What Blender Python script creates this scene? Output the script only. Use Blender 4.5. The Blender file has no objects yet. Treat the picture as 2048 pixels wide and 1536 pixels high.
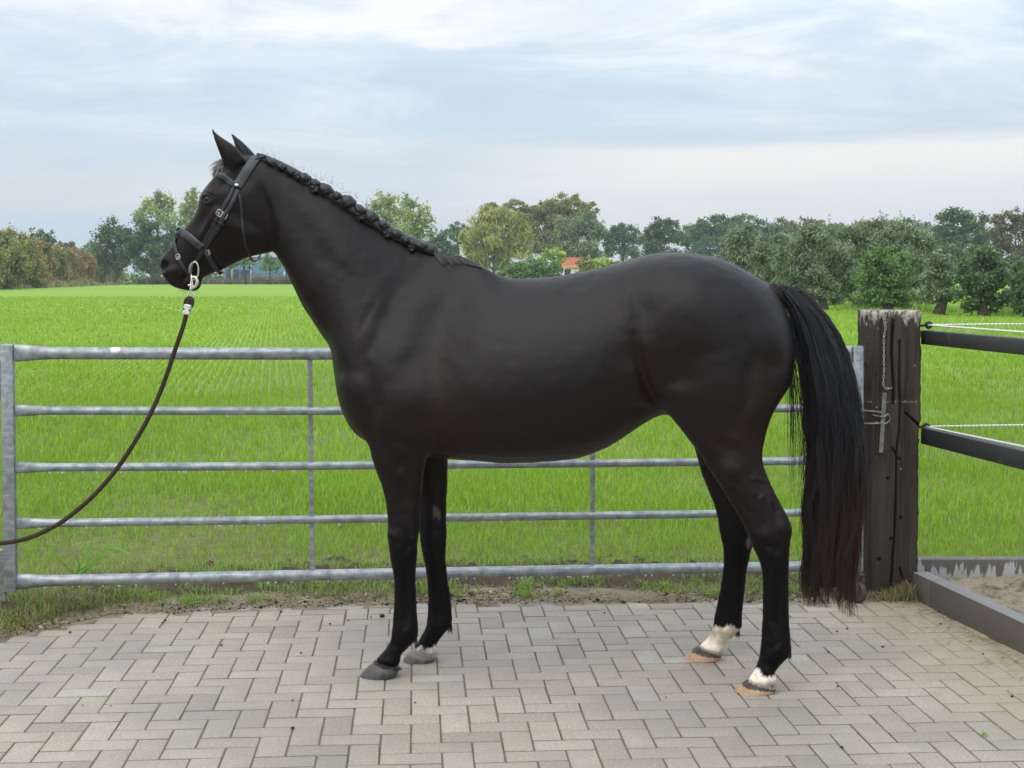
import bpy, bmesh, math, random
import numpy as np
from mathutils import Vector, Matrix
from mathutils.bvhtree import BVHTree

SC = bpy.context.scene
COL = SC.collection
rng = np.random.default_rng(7)
random.seed(7)

# ------------------------------------------------------------------ camera
F, W2, H2, CAMZ, PITCH = 2840.0, 1024.0, 768.0, 1.62, 0.0770
cam_d = bpy.data.cameras.new("camera")
cam_d.sensor_fit = 'HORIZONTAL'; cam_d.sensor_width = 36.0
cam_d.lens = F / 2048.0 * 36.0
cam_d.clip_start = 0.05; cam_d.clip_end = 9000.0
cam = bpy.data.objects.new("camera", cam_d)
COL.objects.link(cam)
cam.location = (0, 0, CAMZ)
cam.rotation_euler = (math.pi / 2 - PITCH, 0, 0)
SC.camera = cam

# ------------------------------------------------------------------ view
SC.view_settings.view_transform = 'Standard'
SC.view_settings.look = 'None'
SC.view_settings.exposure = 0.16
SC.view_settings.gamma = 1.0
SC.view_settings.use_curve_mapping = False
SC.render.engine = 'CYCLES'
SC.cycles.use_denoising = True
SC.cycles.denoiser = 'OPENIMAGEDENOISE'
SC.cycles.denoising_input_passes = 'RGB_ALBEDO_NORMAL'
SC.cycles.denoising_prefilter = 'ACCURATE'
SC.cycles.max_bounces = 8
SC.cycles.diffuse_bounces = 3
SC.cycles.glossy_bounces = 3
SC.cycles.transmission_bounces = 6
SC.cycles.transparent_max_bounces = 8
SC.cycles.volume_bounces = 0
SC.cycles.use_adaptive_sampling = True
SC.cycles.adaptive_threshold = 0.01

# ------------------------------------------------------------------ node helpers
def node(nt, typ, ins=None, **attrs):
    n = nt.nodes.new(typ)
    for k, v in attrs.items():
        setattr(n, k, v)
    for k, v in (ins or {}).items():
        s = n.inputs[k]
        if isinstance(v, bpy.types.NodeSocket):
            nt.links.new(v, s)
        else:
            if s.type == 'RGBA' and len(v) == 3:
                v = (*v, 1)
            s.default_value = v
    return n
def math_n(nt, op, a, b=0.0, c=None, clamp=False):
    ins = {0: a, 1: b}
    if c is not None: ins[2] = c
    n = node(nt, 'ShaderNodeMath', ins, operation=op); n.use_clamp = clamp
    return n.outputs[0]
def mixc(nt, fac, a, b, blend='MIX'):
    n = nt.nodes.new('ShaderNodeMix'); n.data_type = 'RGBA'; n.blend_type = blend
    for idx, v in ((0, fac), (6, a), (7, b)):
        s = n.inputs[idx]
        if isinstance(v, bpy.types.NodeSocket): nt.links.new(v, s)
        elif idx == 0: s.default_value = v
        else: s.default_value = (*v, 1) if len(v) == 3 else v
    return n.outputs[2]
def ramp(nt, fac, stops, interp='LINEAR'):
    n = nt.nodes.new('ShaderNodeValToRGB'); cr = n.color_ramp; cr.interpolation = interp
    while len(cr.elements) < len(stops): cr.elements.new(0.5)
    for e, (p, c) in zip(cr.elements, stops):
        e.position = p
        e.color = (c, c, c, 1) if isinstance(c, (int, float)) else (*c, 1)
    nt.links.new(fac, n.inputs[0])
    return n.outputs[0]
def noise(nt, vec, scale, detail=3.0, rough=0.55, dist=0.0):
    return node(nt, 'ShaderNodeTexNoise', {'Vector': vec, 'Scale': scale, 'Detail': detail, 'Roughness': rough, 'Distortion': dist}).outputs[0]
def mapping(nt, vec, scale=(1, 1, 1), rot=(0, 0, 0), loc=(0, 0, 0)):
    return node(nt, 'ShaderNodeMapping', {'Vector': vec, 'Scale': scale, 'Rotation': rot, 'Location': loc}).outputs[0]

# ------------------------------------------------------------------ world: blue sky behind soft layered cloud
world = bpy.data.worlds.new("World"); SC.world = world; world.use_nodes = True
SUN_EL, SUN_AZ = math.radians(52), math.radians(205)      # azimuth clockwise from +Y
def build_world():
    nt = world.node_tree; nt.nodes.clear()
    out = nt.nodes.new('ShaderNodeOutputWorld'); bg = nt.nodes.new('ShaderNodeBackground')
    sky = nt.nodes.new('ShaderNodeTexSky'); sky.sky_type = 'NISHITA'; sky.sun_disc = False
    sky.sun_elevation = SUN_EL; sky.sun_rotation = SUN_AZ; sky.air_density = 1.0; sky.dust_density = 1.2; sky.ozone_density = 1.5
    tc = nt.nodes.new('ShaderNodeTexCoord').outputs['Generated']
    sep = node(nt, 'ShaderNodeSeparateXYZ', {0: tc})
    x, y, z = sep.outputs
    zz = math_n(nt, 'MAXIMUM', z, 0.0)
    den = math_n(nt, 'ADD', zz, 0.16)
    cx = math_n(nt, 'DIVIDE', x, den); cy = math_n(nt, 'DIVIDE', y, den)
    cv = node(nt, 'ShaderNodeCombineXYZ', {0: cx, 1: cy, 2: 0.0}).outputs[0]
    # big soft layers, elongated across the view
    m1 = mapping(nt, cv, (0.40, 0.62, 1), (0, 0, math.radians(-9)), (4.36, 2.15, 0))
    n1 = noise(nt, m1, 1.0, 6.0, 0.54, 0.4)
    m2 = mapping(nt, cv, (0.85, 1.35, 1), (0, 0, math.radians(-14)), (7.1, 3.3, 0))
    n2 = noise(nt, m2, 1.25, 5.0, 0.62, 0.7)
    n12 = math_n(nt, 'ADD', math_n(nt, 'MULTIPLY', n1, 0.66), math_n(nt, 'MULTIPLY', n2, 0.34))
    cover = ramp(nt, n12, [(0.38, 0.0), (0.50, 0.5), (0.60, 1.0)], 'EASE')
    # cloud shade: cool grey thin layers to warm white thick edges
    m3 = mapping(nt, cv, (0.85, 1.25, 1), (0, 0, math.radians(-10)), (1.2, 8.2, 0))
    n3 = noise(nt, m3, 1.5, 7.0, 0.6, 0.5)
    ccol = ramp(nt, n3, [(0.38, (0.45, 0.535, 0.625)), (0.48, (0.565, 0.635, 0.70)), (0.60, (0.78, 0.80, 0.815))])
    base = mixc(nt, 1.0, sky.outputs[0], (0.105, 0.100, 0.088), 'MULTIPLY')
    base = mixc(nt, 0.70, base, (0.47, 0.585, 0.715))          # thin high veil over the blue
    col = mixc(nt, cover, base, ccol)
    # two cloud banks of this sky: a bright one high on the left, a cream one low on the right
    bn = noise(nt, node(nt, 'ShaderNodeCombineXYZ', {0: math_n(nt, 'MULTIPLY', x, 7.0), 1: math_n(nt, 'MULTIPLY', z, 22.0), 2: y}).outputs[0], 1.0, 6.0, 0.6, 0.3)
    bn2 = noise(nt, node(nt, 'ShaderNodeCombineXYZ', {0: math_n(nt, 'MULTIPLY', x, 3.0), 1: math_n(nt, 'MULTIPLY', z, 30.0), 2: 3.7}).outputs[0], 1.0, 5.0, 0.55, 0.2)
    za = math_n(nt, 'MULTIPLY_ADD', math_n(nt, 'SUBTRACT', bn, 0.5), 0.16, z)
    fa = math_n(nt, 'MULTIPLY', ramp(nt, za, [(0.135, 0.0), (0.175, 0.9), (0.5, 0.7)], 'EASE'), ramp(nt, math_n(nt, 'MULTIPLY_ADD', math_n(nt, 'SUBTRACT', bn, 0.5), 0.5, math_n(nt, 'ADD', x, 0.5)), [(0.46, 1.0), (0.66, 0.0)], 'EASE'))
    col = mixc(nt, fa, col, mixc(nt, ramp(nt, bn, [(0.42, 0.0), (0.58, 1.0)]), (0.57, 0.62, 0.67), (0.73, 0.75, 0.77)))
    zb = math_n(nt, 'MULTIPLY_ADD', math_n(nt, 'SUBTRACT', bn2, 0.5), 0.035, math_n(nt, 'MULTIPLY_ADD', x, -0.02, z))
    fb = math_n(nt, 'MULTIPLY', ramp(nt, zb, [(0.0, 0.25), (0.045, 0.45), (0.072, 0.95), (0.081, 0.9), (0.089, 0.0)], 'EASE'), ramp(nt, math_n(nt, 'ADD', x, 0.5), [(0.42, 0.0), (0.62, 1.0)], 'EASE'))
    # haze near the horizon
    hz = ramp(nt, zz, [(0.0, 1.0), (0.05, 0.72), (0.12, 0.16), (0.25, 0.0)])
    n4 = noise(nt, mapping(nt, cv, (0.35, 1.2, 1)), 1.3, 3.0)
    hcol = mixc(nt, ramp(nt, n4, [(0.4, 0.0), (0.6, 1.0)]), (0.54, 0.63, 0.715), (0.62, 0.655, 0.69))
    col = mixc(nt, hz, col, hcol)
    col = mixc(nt, fb, col, (0.745, 0.735, 0.72))
    # an overcast sky brightens towards the zenith (CIE: (1+2 sin h)/3)
    gain = math_n(nt, 'ADD', math_n(nt, 'MULTIPLY', zz, 1.75), 0.97)
    col = node(nt, 'ShaderNodeVectorMath', {0: col, 3: gain}, operation='SCALE').outputs[0]
    nt.links.new(col, bg.inputs[0]); bg.inputs[1].default_value = 1.0
    nt.links.new(bg.outputs[0], out.inputs[0])
build_world()

# ------------------------------------------------------------------ sun (veiled)
sun_d = bpy.data.lights.new("sun", 'SUN'); sun_d.energy = 1.25; sun_d.angle = math.radians(60); sun_d.color = (1.0, 0.955, 0.89)
sun = bpy.data.objects.new("sun", sun_d); COL.objects.link(sun)
sdir = Vector((math.sin(SUN_AZ) * math.cos(SUN_EL), math.cos(SUN_AZ) * math.cos(SUN_EL), math.sin(SUN_EL)))
sun.rotation_euler = sdir.to_track_quat('Z', 'Y').to_euler()
sun.location = (0, 0, 30)

# ------------------------------------------------------------------ geometry helpers
_c, _s = math.cos(PITCH), math.sin(PITCH)
def ray(px, py):
    v = -(py - H2) / F
    return Vector(((px - W2) / F, _c + v * _s, -_s + v * _c))
def P(px, py, D):
    """pixel of the photograph + distance along the ground -> point"""
    d = ray(px, py); t = D / d.y
    return Vector((d.x * t, D, CAMZ + d.z * t))
def G(px, py, z=0.0):
    """pixel -> point on the level z"""
    d = ray(px, py); t = (z - CAMZ) / d.z
    return Vector((d.x * t, d.y * t, z))

def props(o, label=None, cat=None, group=None, kind=None):
    if label: o['label'] = label
    if cat: o['category'] = cat
    if group: o['group'] = group
    if kind: o['kind'] = kind
    return o
def empty(name, loc=(0, 0, 0), label=None, cat=None, group=None):
    o = bpy.data.objects.new(name, None); COL.objects.link(o); o.location = loc
    o.empty_display_size = 0.1
    return props(o, label, cat, group)
def link(name, me, mat=None, parent=None):          # vertices in world space; parents carry translation only
    o = bpy.data.objects.new(name, me); COL.objects.link(o)
    if mat is not None and not me.materials: me.materials.append(mat)
    if parent is not None:
        o.parent = parent
        p, off = parent, Vector((0, 0, 0))
        while p is not None: off += p.location; p = p.parent
        o.location = -off
    return o
def mesh_np(name, V, Fq, smooth=False, col=None, colname='tone'):
    """V (n,3), Fq (m,3) or (m,4) or a list of such arrays"""
    V = np.asarray(V, np.float32)
    fl = Fq if isinstance(Fq, list) else [Fq]
    fl = [np.asarray(f, np.int32) for f in fl if len(f)]
    me = bpy.data.meshes.new(name)
    me.vertices.add(len(V)); me.vertices.foreach_set('co', V.ravel())
    loops = np.concatenate([f.ravel() for f in fl])
    tot = np.concatenate([np.full(len(f), f.shape[1], np.int32) for f in fl])
    start = np.concatenate([[0], np.cumsum(tot)[:-1]]).astype(np.int32)
    me.loops.add(len(loops)); me.loops.foreach_set('vertex_index', loops)
    me.polygons.add(len(tot)); me.polygons.foreach_set('loop_start', start); me.polygons.foreach_set('loop_total', tot)
    if smooth: me.polygons.foreach_set('use_smooth', np.ones(len(tot), bool))
    me.update(calc_edges=True)
    if col is not None:
        c = np.asarray(col, np.float32)
        if c.ndim == 1: c = np.stack([c, c, c], 1)
        a = me.color_attributes.new(colname, 'FLOAT_COLOR', 'POINT')
        a.data.foreach_set('color', np.concatenate([c, np.ones((len(c), 1), np.float32)], 1).ravel())
    return me
class MB:
    """collects shapes into one mesh"""
    def __init__(s): s.v = []; s.f = []; s.n = 0
    def add(s, V, faces):
        V = [tuple(v) for v in V]
        s.v += V; s.f += [tuple(i + s.n for i in f) for f in faces]; s.n += len(V); return s
    def box(s, c, size, rot=None, bev=0.0):
        hx, hy, hz = size[0] / 2, size[1] / 2, size[2] / 2
        c = Vector(c); R = rot if rot is not None else Matrix.Identity(3)
        if bev <= 0:
            V = [R @ Vector((sx * hx, sy * hy, sz * hz)) + c for sx in (-1, 1) for sy in (-1, 1) for sz in (-1, 1)]
            Fc = [(0, 1, 3, 2), (4, 6, 7, 5), (0, 4, 5, 1), (2, 3, 7, 6), (0, 2, 6, 4), (1, 5, 7, 3)]
            return s.add(V, Fc)
        bm = bmesh.new(); bmesh.ops.create_cube(bm, size=1.0)
        for v in bm.verts: v.co = Vector((v.co.x * size[0], v.co.y * size[1], v.co.z * size[2]))
        bmesh.ops.bevel(bm, geom=list(bm.edges), offset=bev, segments=2, affect='EDGES', profile=0.5)
        bm.verts.index_update()
        V = [R @ v.co + c for v in bm.verts]; Fc = [[v.index for v in f.verts] for f in bm.faces]; bm.free()
        return s.add(V, Fc)
    def tube(s, pts, r, seg=10, cap=True, squash=None):
        pts = [Vector(p) for p in pts]; n = len(pts)
        rr = r if hasattr(r, '__len__') else [r] * n
        V = []; up = None
        for i in range(n):
            t = (pts[min(i + 1, n - 1)] - pts[max(i - 1, 0)])
            if t.length < 1e-9: t = Vector((0, 0, 1))
            t.normalize()
            if up is None:
                a = Vector((0, 0, 1)) if abs(t.z) < 0.9 else Vector((0, 1, 0))
                up = (a - t * a.dot(t)).normalized()
            else:
                up = (up - t * up.dot(t)).normalized()
            b = t.cross(up)
            for k in range(seg):
                an = 2 * math.pi * k / seg
                V.append(pts[i] + up * math.cos(an) * rr[i] * (squash[0] if squash else 1) + b * math.sin(an) * rr[i] * (squash[1] if squash else 1))
        Fc = [(i * seg + k, i * seg + (k + 1) % seg, (i + 1) * seg + (k + 1) % seg, (i + 1) * seg + k) for i in range(n - 1) for k in range(seg)]
        if cap: Fc += [tuple(range(seg - 1, -1, -1)), tuple((n - 1) * seg + k for k in range(seg))]
        return s.add(V, Fc)
    def ball(s, c, r, seg=10, rings=7, rot=None):
        c = Vector(c); r = r if hasattr(r, '__len__') else (r, r, r); R = rot or Matrix.Identity(3)
        V = [R @ Vector((0, 0, r[2])) + c]
        for i in range(1, rings):
            th = math.pi * i / rings
            for k in range(seg):
                ph = 2 * math.pi * k / seg
                V.append(R @ Vector((r[0] * math.sin(th) * math.cos(ph), r[1] * math.sin(th) * math.sin(ph), r[2] * math.cos(th))) + c)
        V.append(R @ Vector((0, 0, -r[2])) + c)
        Fc = [(0, 1 + k, 1 + (k + 1) % seg) for k in range(seg)]
        for i in range(rings - 2):
            a = 1 + i * seg
            Fc += [(a + k, a + seg + k, a + seg + (k + 1) % seg, a + (k + 1) % seg) for k in range(seg)]
        a = 1 + (rings - 2) * seg; b = a + seg
        Fc += [(a + k, b, a + (k + 1) % seg) for k in range(seg)]
        return s.add(V, Fc)
    def mesh(s, name, smooth=False, fix=True):
        me = bpy.data.meshes.new(name); me.from_pydata(s.v, [], s.f)
        if fix:
            bm = bmesh.new(); bm.from_mesh(me); bmesh.ops.recalc_face_normals(bm, faces=list(bm.faces)); bm.to_mesh(me); bm.free()
        if smooth: me.polygons.foreach_set('use_smooth', np.ones(len(me.polygons), bool))
        me.update(); return me
    def build(s, name, mat, parent=None, smooth=False, **kw):
        o = link(name, s.mesh(name, smooth), mat, parent)
        return props(o, **kw) if kw else o
def sharp(me, deg=35):
    me.polygons.foreach_set('use_smooth', np.ones(len(me.polygons), bool))
    bm = bmesh.new(); bm.from_mesh(me)
    for e in bm.edges:
        e.smooth = not (len(e.link_faces) == 2 and e.calc_face_angle(0) > math.radians(deg))
    bm.to_mesh(me); bm.free(); return me

# cheap smooth value noise for geometry
_perm = np.random.default_rng(3).random((64, 64, 64)).astype(np.float32)
def vnoise(p, scale):
    q = np.asarray(p, np.float64) * scale + 1000.0
    i = np.floor(q).astype(int); f = q - i; f = f * f * (3 - 2 * f)
    r = 0
    for dx in (0, 1):
        for dy in (0, 1):
            for dz in (0, 1):
                w = (f[:, 0] if dx else 1 - f[:, 0]) * (f[:, 1] if dy else 1 - f[:, 1]) * (f[:, 2] if dz else 1 - f[:, 2])
                r = r + w * _perm[(i[:, 0] + dx) % 64, (i[:, 1] + dy) % 64, (i[:, 2] + dz) % 64]
    return r * 2 - 1
def fbm(p, scale, oct=4, gain=0.5):
    r = 0; a = 1.0
    for k in range(oct):
        r = r + a * vnoise(np.asarray(p) + 17.3 * k, scale * 2 ** k); a *= gain
    return r

# ------------------------------------------------------------------ materials
def newmat(name):
    m = bpy.data.materials.new(name); m.use_nodes = True
    nt = m.node_tree; b = nt.nodes['Principled BSDF']
    return m, nt, b
def setb(nt, b, **k):
    names = {'base': 'Base Color', 'rough': 'Roughness', 'metal': 'Metallic', 'spec': 'Specular IOR Level', 'normal': 'Normal', 'sheen': 'Sheen Weight', 'sheenr': 'Sheen Roughness', 'trans': 'Transmission Weight', 'ior': 'IOR', 'coat': 'Coat Weight', 'aniso': 'Anisotropic', 'sheent': 'Sheen Tint'}
    for kk, v in k.items():
        s = b.inputs[names[kk]]
        if isinstance(v, bpy.types.NodeSocket): nt.links.new(v, s)
        else:
            if s.type == 'RGBA' and len(v) == 3: v = (*v, 1)
            s.default_value = v
def bump(nt, h, strength, dist=0.01, normal=None):
    ins = {'Strength': strength, 'Distance': dist, 'Height': h}
    if normal is not None: ins['Normal'] = normal
    return node(nt, 'ShaderNodeBump', ins).outputs[0]
def geo_pos(nt): return nt.nodes.new('ShaderNodeNewGeometry').outputs['Position']
def attr(nt, name): return node(nt, 'ShaderNodeAttribute', attribute_name=name).outputs[0]
def simple(name, base, rough=0.6, metal=0.0, var=0.25, scale=30.0, bmp=0.0, spec=0.5):
    m, nt, b = newmat(name); p = geo_pos(nt)
    n = noise(nt, p, scale, 4.0)
    dark = tuple(c * (1 - var) for c in base); lite = tuple(min(1, c * (1 + var)) for c in base)
    setb(nt, b, base=mixc(nt, ramp(nt, n, [(0.3, 0.0), (0.7, 1.0)]), dark, lite), rough=rough, metal=metal, spec=spec)
    if bmp: setb(nt, b, normal=bump(nt, noise(nt, p, scale * 4, 3.0), bmp, 0.004))
    return m
# ================================================================== GROUND
ROW_A = -0.166
ROWN = np.array([math.cos(ROW_A), -math.sin(ROW_A)])       # across the drill rows
def make_field():
    m, nt, b = newmat("field_crop")
    p = geo_pos(nt)
    sep = node(nt, 'ShaderNodeSeparateXYZ', {0: p})
    u = math_n(nt, 'ADD', math_n(nt, 'MULTIPLY', sep.outputs[0], float(ROWN[0])), math_n(nt, 'MULTIPLY', sep.outputs[1], float(ROWN[1])))
    wob = math_n(nt, 'MULTIPLY', noise(nt, p, 2.2, 2.0), 0.03)
    st = math_n(nt, 'SINE', math_n(nt, 'MULTIPLY', math_n(nt, 'ADD', u, wob), 2 * math.pi / 0.125))
    st = math_n(nt, 'MULTIPLY_ADD', st, 0.5, 0.5)
    n1 = noise(nt, p, 0.35, 5.0, 0.6); n2 = noise(nt, p, 9.0, 4.0, 0.6); n3 = noise(nt, mapping(nt, p, (0.02, 0.05, 1)), 1.0, 4.0)
    far = ramp(nt, math_n(nt, 'DIVIDE', sep.outputs[1], 60.0), [(0.11, 0.40), (0.2, 0.58), (0.5, 0.68), (1.0, 0.95)])
    rowfade = ramp(nt, math_n(nt, 'DIVIDE', sep.outputs[1], 60.0), [(0.18, 0.05), (0.34, 0.4), (0.5, 0.9)])
    cov = math_n(nt, 'ADD', math_n(nt, 'MULTIPLY', st, rowfade), math_n(nt, 'MULTIPLY', n2, 0.85))
    cov = math_n(nt, 'ADD', cov, math_n(nt, 'SUBTRACT', far, 0.75), clamp=True)
    g1 = mixc(nt, ramp(nt, n3, [(0.35, 0.0), (0.65, 1.0)]), (0.205, 0.355, 0.03), (0.24, 0.39, 0.04))
    g1 = mixc(nt, ramp(nt, n1, [(0.35, 0.0), (0.7, 0.6)]), g1, (0.22, 0.36, 0.045))
    soil = mixc(nt, noise(nt, p, 26.0, 5.0, 0.7), (0.035, 0.026, 0.016), (0.20, 0.155, 0.10))
    setb(nt, b, base=mixc(nt, cov, soil, g1), rough=0.9, spec=0.15)
    setb(nt, b, normal=bump(nt, math_n(nt, 'ADD', n2, math_n(nt, 'MULTIPLY', st, 0.4)), 0.6, 0.03))
    xs = np.array([-4000, -600, -120, -30, -8, 0, 8, 30, 120, 600, 4000.0])
    ys = np.array([-60, -8, 6, 9, 14, 24, 50, 110, 240, 600, 1500, 5000.0])
    X, Y = np.meshgrid(xs, ys); V = np.stack([X.ravel(), Y.ravel(), np.full(X.size, -0.05)], 1)
    nx = len(xs); q = [(j * nx + i, j * nx + i + 1, (j + 1) * nx + i + 1, (j + 1) * nx + i) for j in range(len(ys) - 1) for i in range(nx - 1)]
    return link("field", mesh_np("field", V, np.array(q)), m)
props(make_field(), 'flat bright green field of young crop reaching the trees', 'field', kind='structure')

# ---- blade mesh factory
def blades(base, h, w, lean, az, tone, curl=0.35):
    """base (n,3); returns V,F,tone for tapered two-step blades"""
    n = len(base); t = np.stack([np.cos(az), np.sin(az), np.zeros(n)], 1)          # lean direction
    sd = az + math.pi / 2 + rng.normal(0, 0.5, n)
    s = np.stack([np.cos(sd), np.sin(sd), np.zeros(n)], 1) * (w / 2)[:, None]
    up = np.array([0, 0, 1.0])
    mid = base + t * (lean * h * curl)[:, None] + up * (h * 0.6)[:, None]
    tip = base + t * (lean * h)[:, None] + up * (h * np.sqrt(np.clip(1.05 - 0.75 * lean ** 2, 0.05, 1)))[:, None]
    V = np.stack([base - s, base + s, mid + s * 0.85, mid - s * 0.85, tip], 1).reshape(-1, 3)
    i = np.arange(n)[:, None] * 5
    return V, (i + np.array([[0, 1, 2, 3]])), (i + np.array([[3, 2, 4]])), np.repeat(tone, 5, axis=0)

def leaf_mat(name, stops, trans=0.35, rough=0.55, spec=0.3):
    m, nt, b = newmat(name)
    t = node(nt, 'ShaderNodeSeparateColor', {0: attr(nt, 'tone')}).outputs[0]
    c = ramp(nt, t, stops)
    setb(nt, b, base=c, rough=rough, spec=spec)
    tr = node(nt, 'ShaderNodeBsdfTranslucent', {'Color': c}).outputs[0]
    mx = node(nt, 'ShaderNodeMixShader', {0: trans, 1: b.outputs[0], 2: tr}).outputs[0]
    nt.links.new(mx, nt.nodes['Material Output'].inputs[0])
    return m
M_CROP = leaf_mat("crop_blade", [(0.0, (0.36, 0.30, 0.14)), (0.08, (0.26, 0.28, 0.08)), (0.2, (0.185, 0.32, 0.022)), (0.6, (0.275, 0.455, 0.034)), (1.0, (0.38, 0.55, 0.08))], 0.42)
M_WEED = leaf_mat("verge_grass", [(0.0, (0.33, 0.26, 0.14)), (0.3, (0.22, 0.20, 0.08)), (0.45, (0.10, 0.16, 0.035)), (0.75, (0.20, 0.34, 0.045)), (1.0, (0.32, 0.47, 0.085))], 0.35)
M_STRAW = leaf_mat("dry_straw", [(0.0, (0.16, 0.11, 0.06)), (0.5, (0.36, 0.28, 0.15)), (1.0, (0.60, 0.51, 0.33))], 0.2)

def scatter_rows(y0, y1, dens):
    area = 0.46 * (y1 * y1 - y0 * y0) + 2.4 * (y1 - y0)
    n = int(area * dens)
    u = rng.random(n)
    # density in y proportional to the half width .36y+.8
    a, bb = 0.46, 1.2
    A0 = a * y0 * y0 / 2 + bb * y0; A1 = a * y1 * y1 / 2 + bb * y1
    Y = (-bb + np.sqrt(bb * bb + 2 * a * (A0 + u * (A1 - A0)))) / a
    X = (rng.random(n) * 2 - 1) * (a * Y + bb)
    uu = X * ROWN[0] + Y * ROWN[1]
    un = np.round(uu / 0.125) * 0.125 + rng.normal(0, 1, n) * np.interp(Y, [7, 13, 22], [0.08, 0.05, 0.015])
    d = un - uu
    return np.stack([X + d * ROWN[0], Y + d * ROWN[1], np.full(n, -0.052)], 1)
def make_crop():
    Vs, Q, T, C = [], [], [], []; off = 0
    for (y0, y1, dens, h, w) in ((7.5, 9.2, 4300, 0.060, 0.0042), (9.2, 12.5, 2100, 0.078, 0.0062), (12.5, 20, 600, 0.090, 0.0098), (20, 34, 185, 0.09, 0.020), (34, 62, 54, 0.09, 0.042), (62, 105, 13, 0.10, 0.09)):
        B = scatter_rows(y0, y1, dens); n = len(B)
        pat = fbm(np.c_[B[:, :2], np.zeros(n)], 0.9, 3); big = fbm(np.c_[B[:, :2] + 9, np.zeros(n)], 0.22, 3)
        bare = np.clip((9.4 - B[:, 1]) / 1.7, 0, 0.30)               # thin trampled strip inside the gate
        keep = rng.random(n) > np.clip(0.12 - 0.36 * pat - 0.2 * big + 0.6 * bare, 0, 0.75)
        B = B[keep]; n = len(B); pat = pat[keep]; big = big[keep]
        hh = h * rng.uniform(0.55, 1.25, n) * (1 + 0.25 * pat); ww = w * rng.uniform(0.7, 1.3, n)
        tone = np.clip(0.56 + 0.16 * rng.normal(0, 1, n) + 0.14 * big + 0.22 * np.clip((B[:, 1] - 14) / 30, 0, 1), 0.1, 1)
        dead = rng.random(n) < (0.05 + 0.14 * np.clip((9.6 - B[:, 1]) / 1.8, 0, 1)); tone[dead] = rng.uniform(0, 0.1, dead.sum())
        V, q, t, c = blades(B, hh, ww, rng.uniform(0.15, 0.85, n) * np.interp(B[:, 1], [10, 18], [1, .45]), rng.random(n) * 6.283, tone)
        Vs.append(V); Q.append(q + off); T.append(t + off); C.append(c); off += len(V)
    me = mesh_np("crop_blades", np.concatenate(Vs), [np.concatenate(Q), np.concatenate(T)], col=np.concatenate(C))
    return link("crop_grass", me, M_CROP)
props(make_crop(), 'young green cereal blades sown in rows behind the gate', 'grass', kind='stuff')

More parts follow.
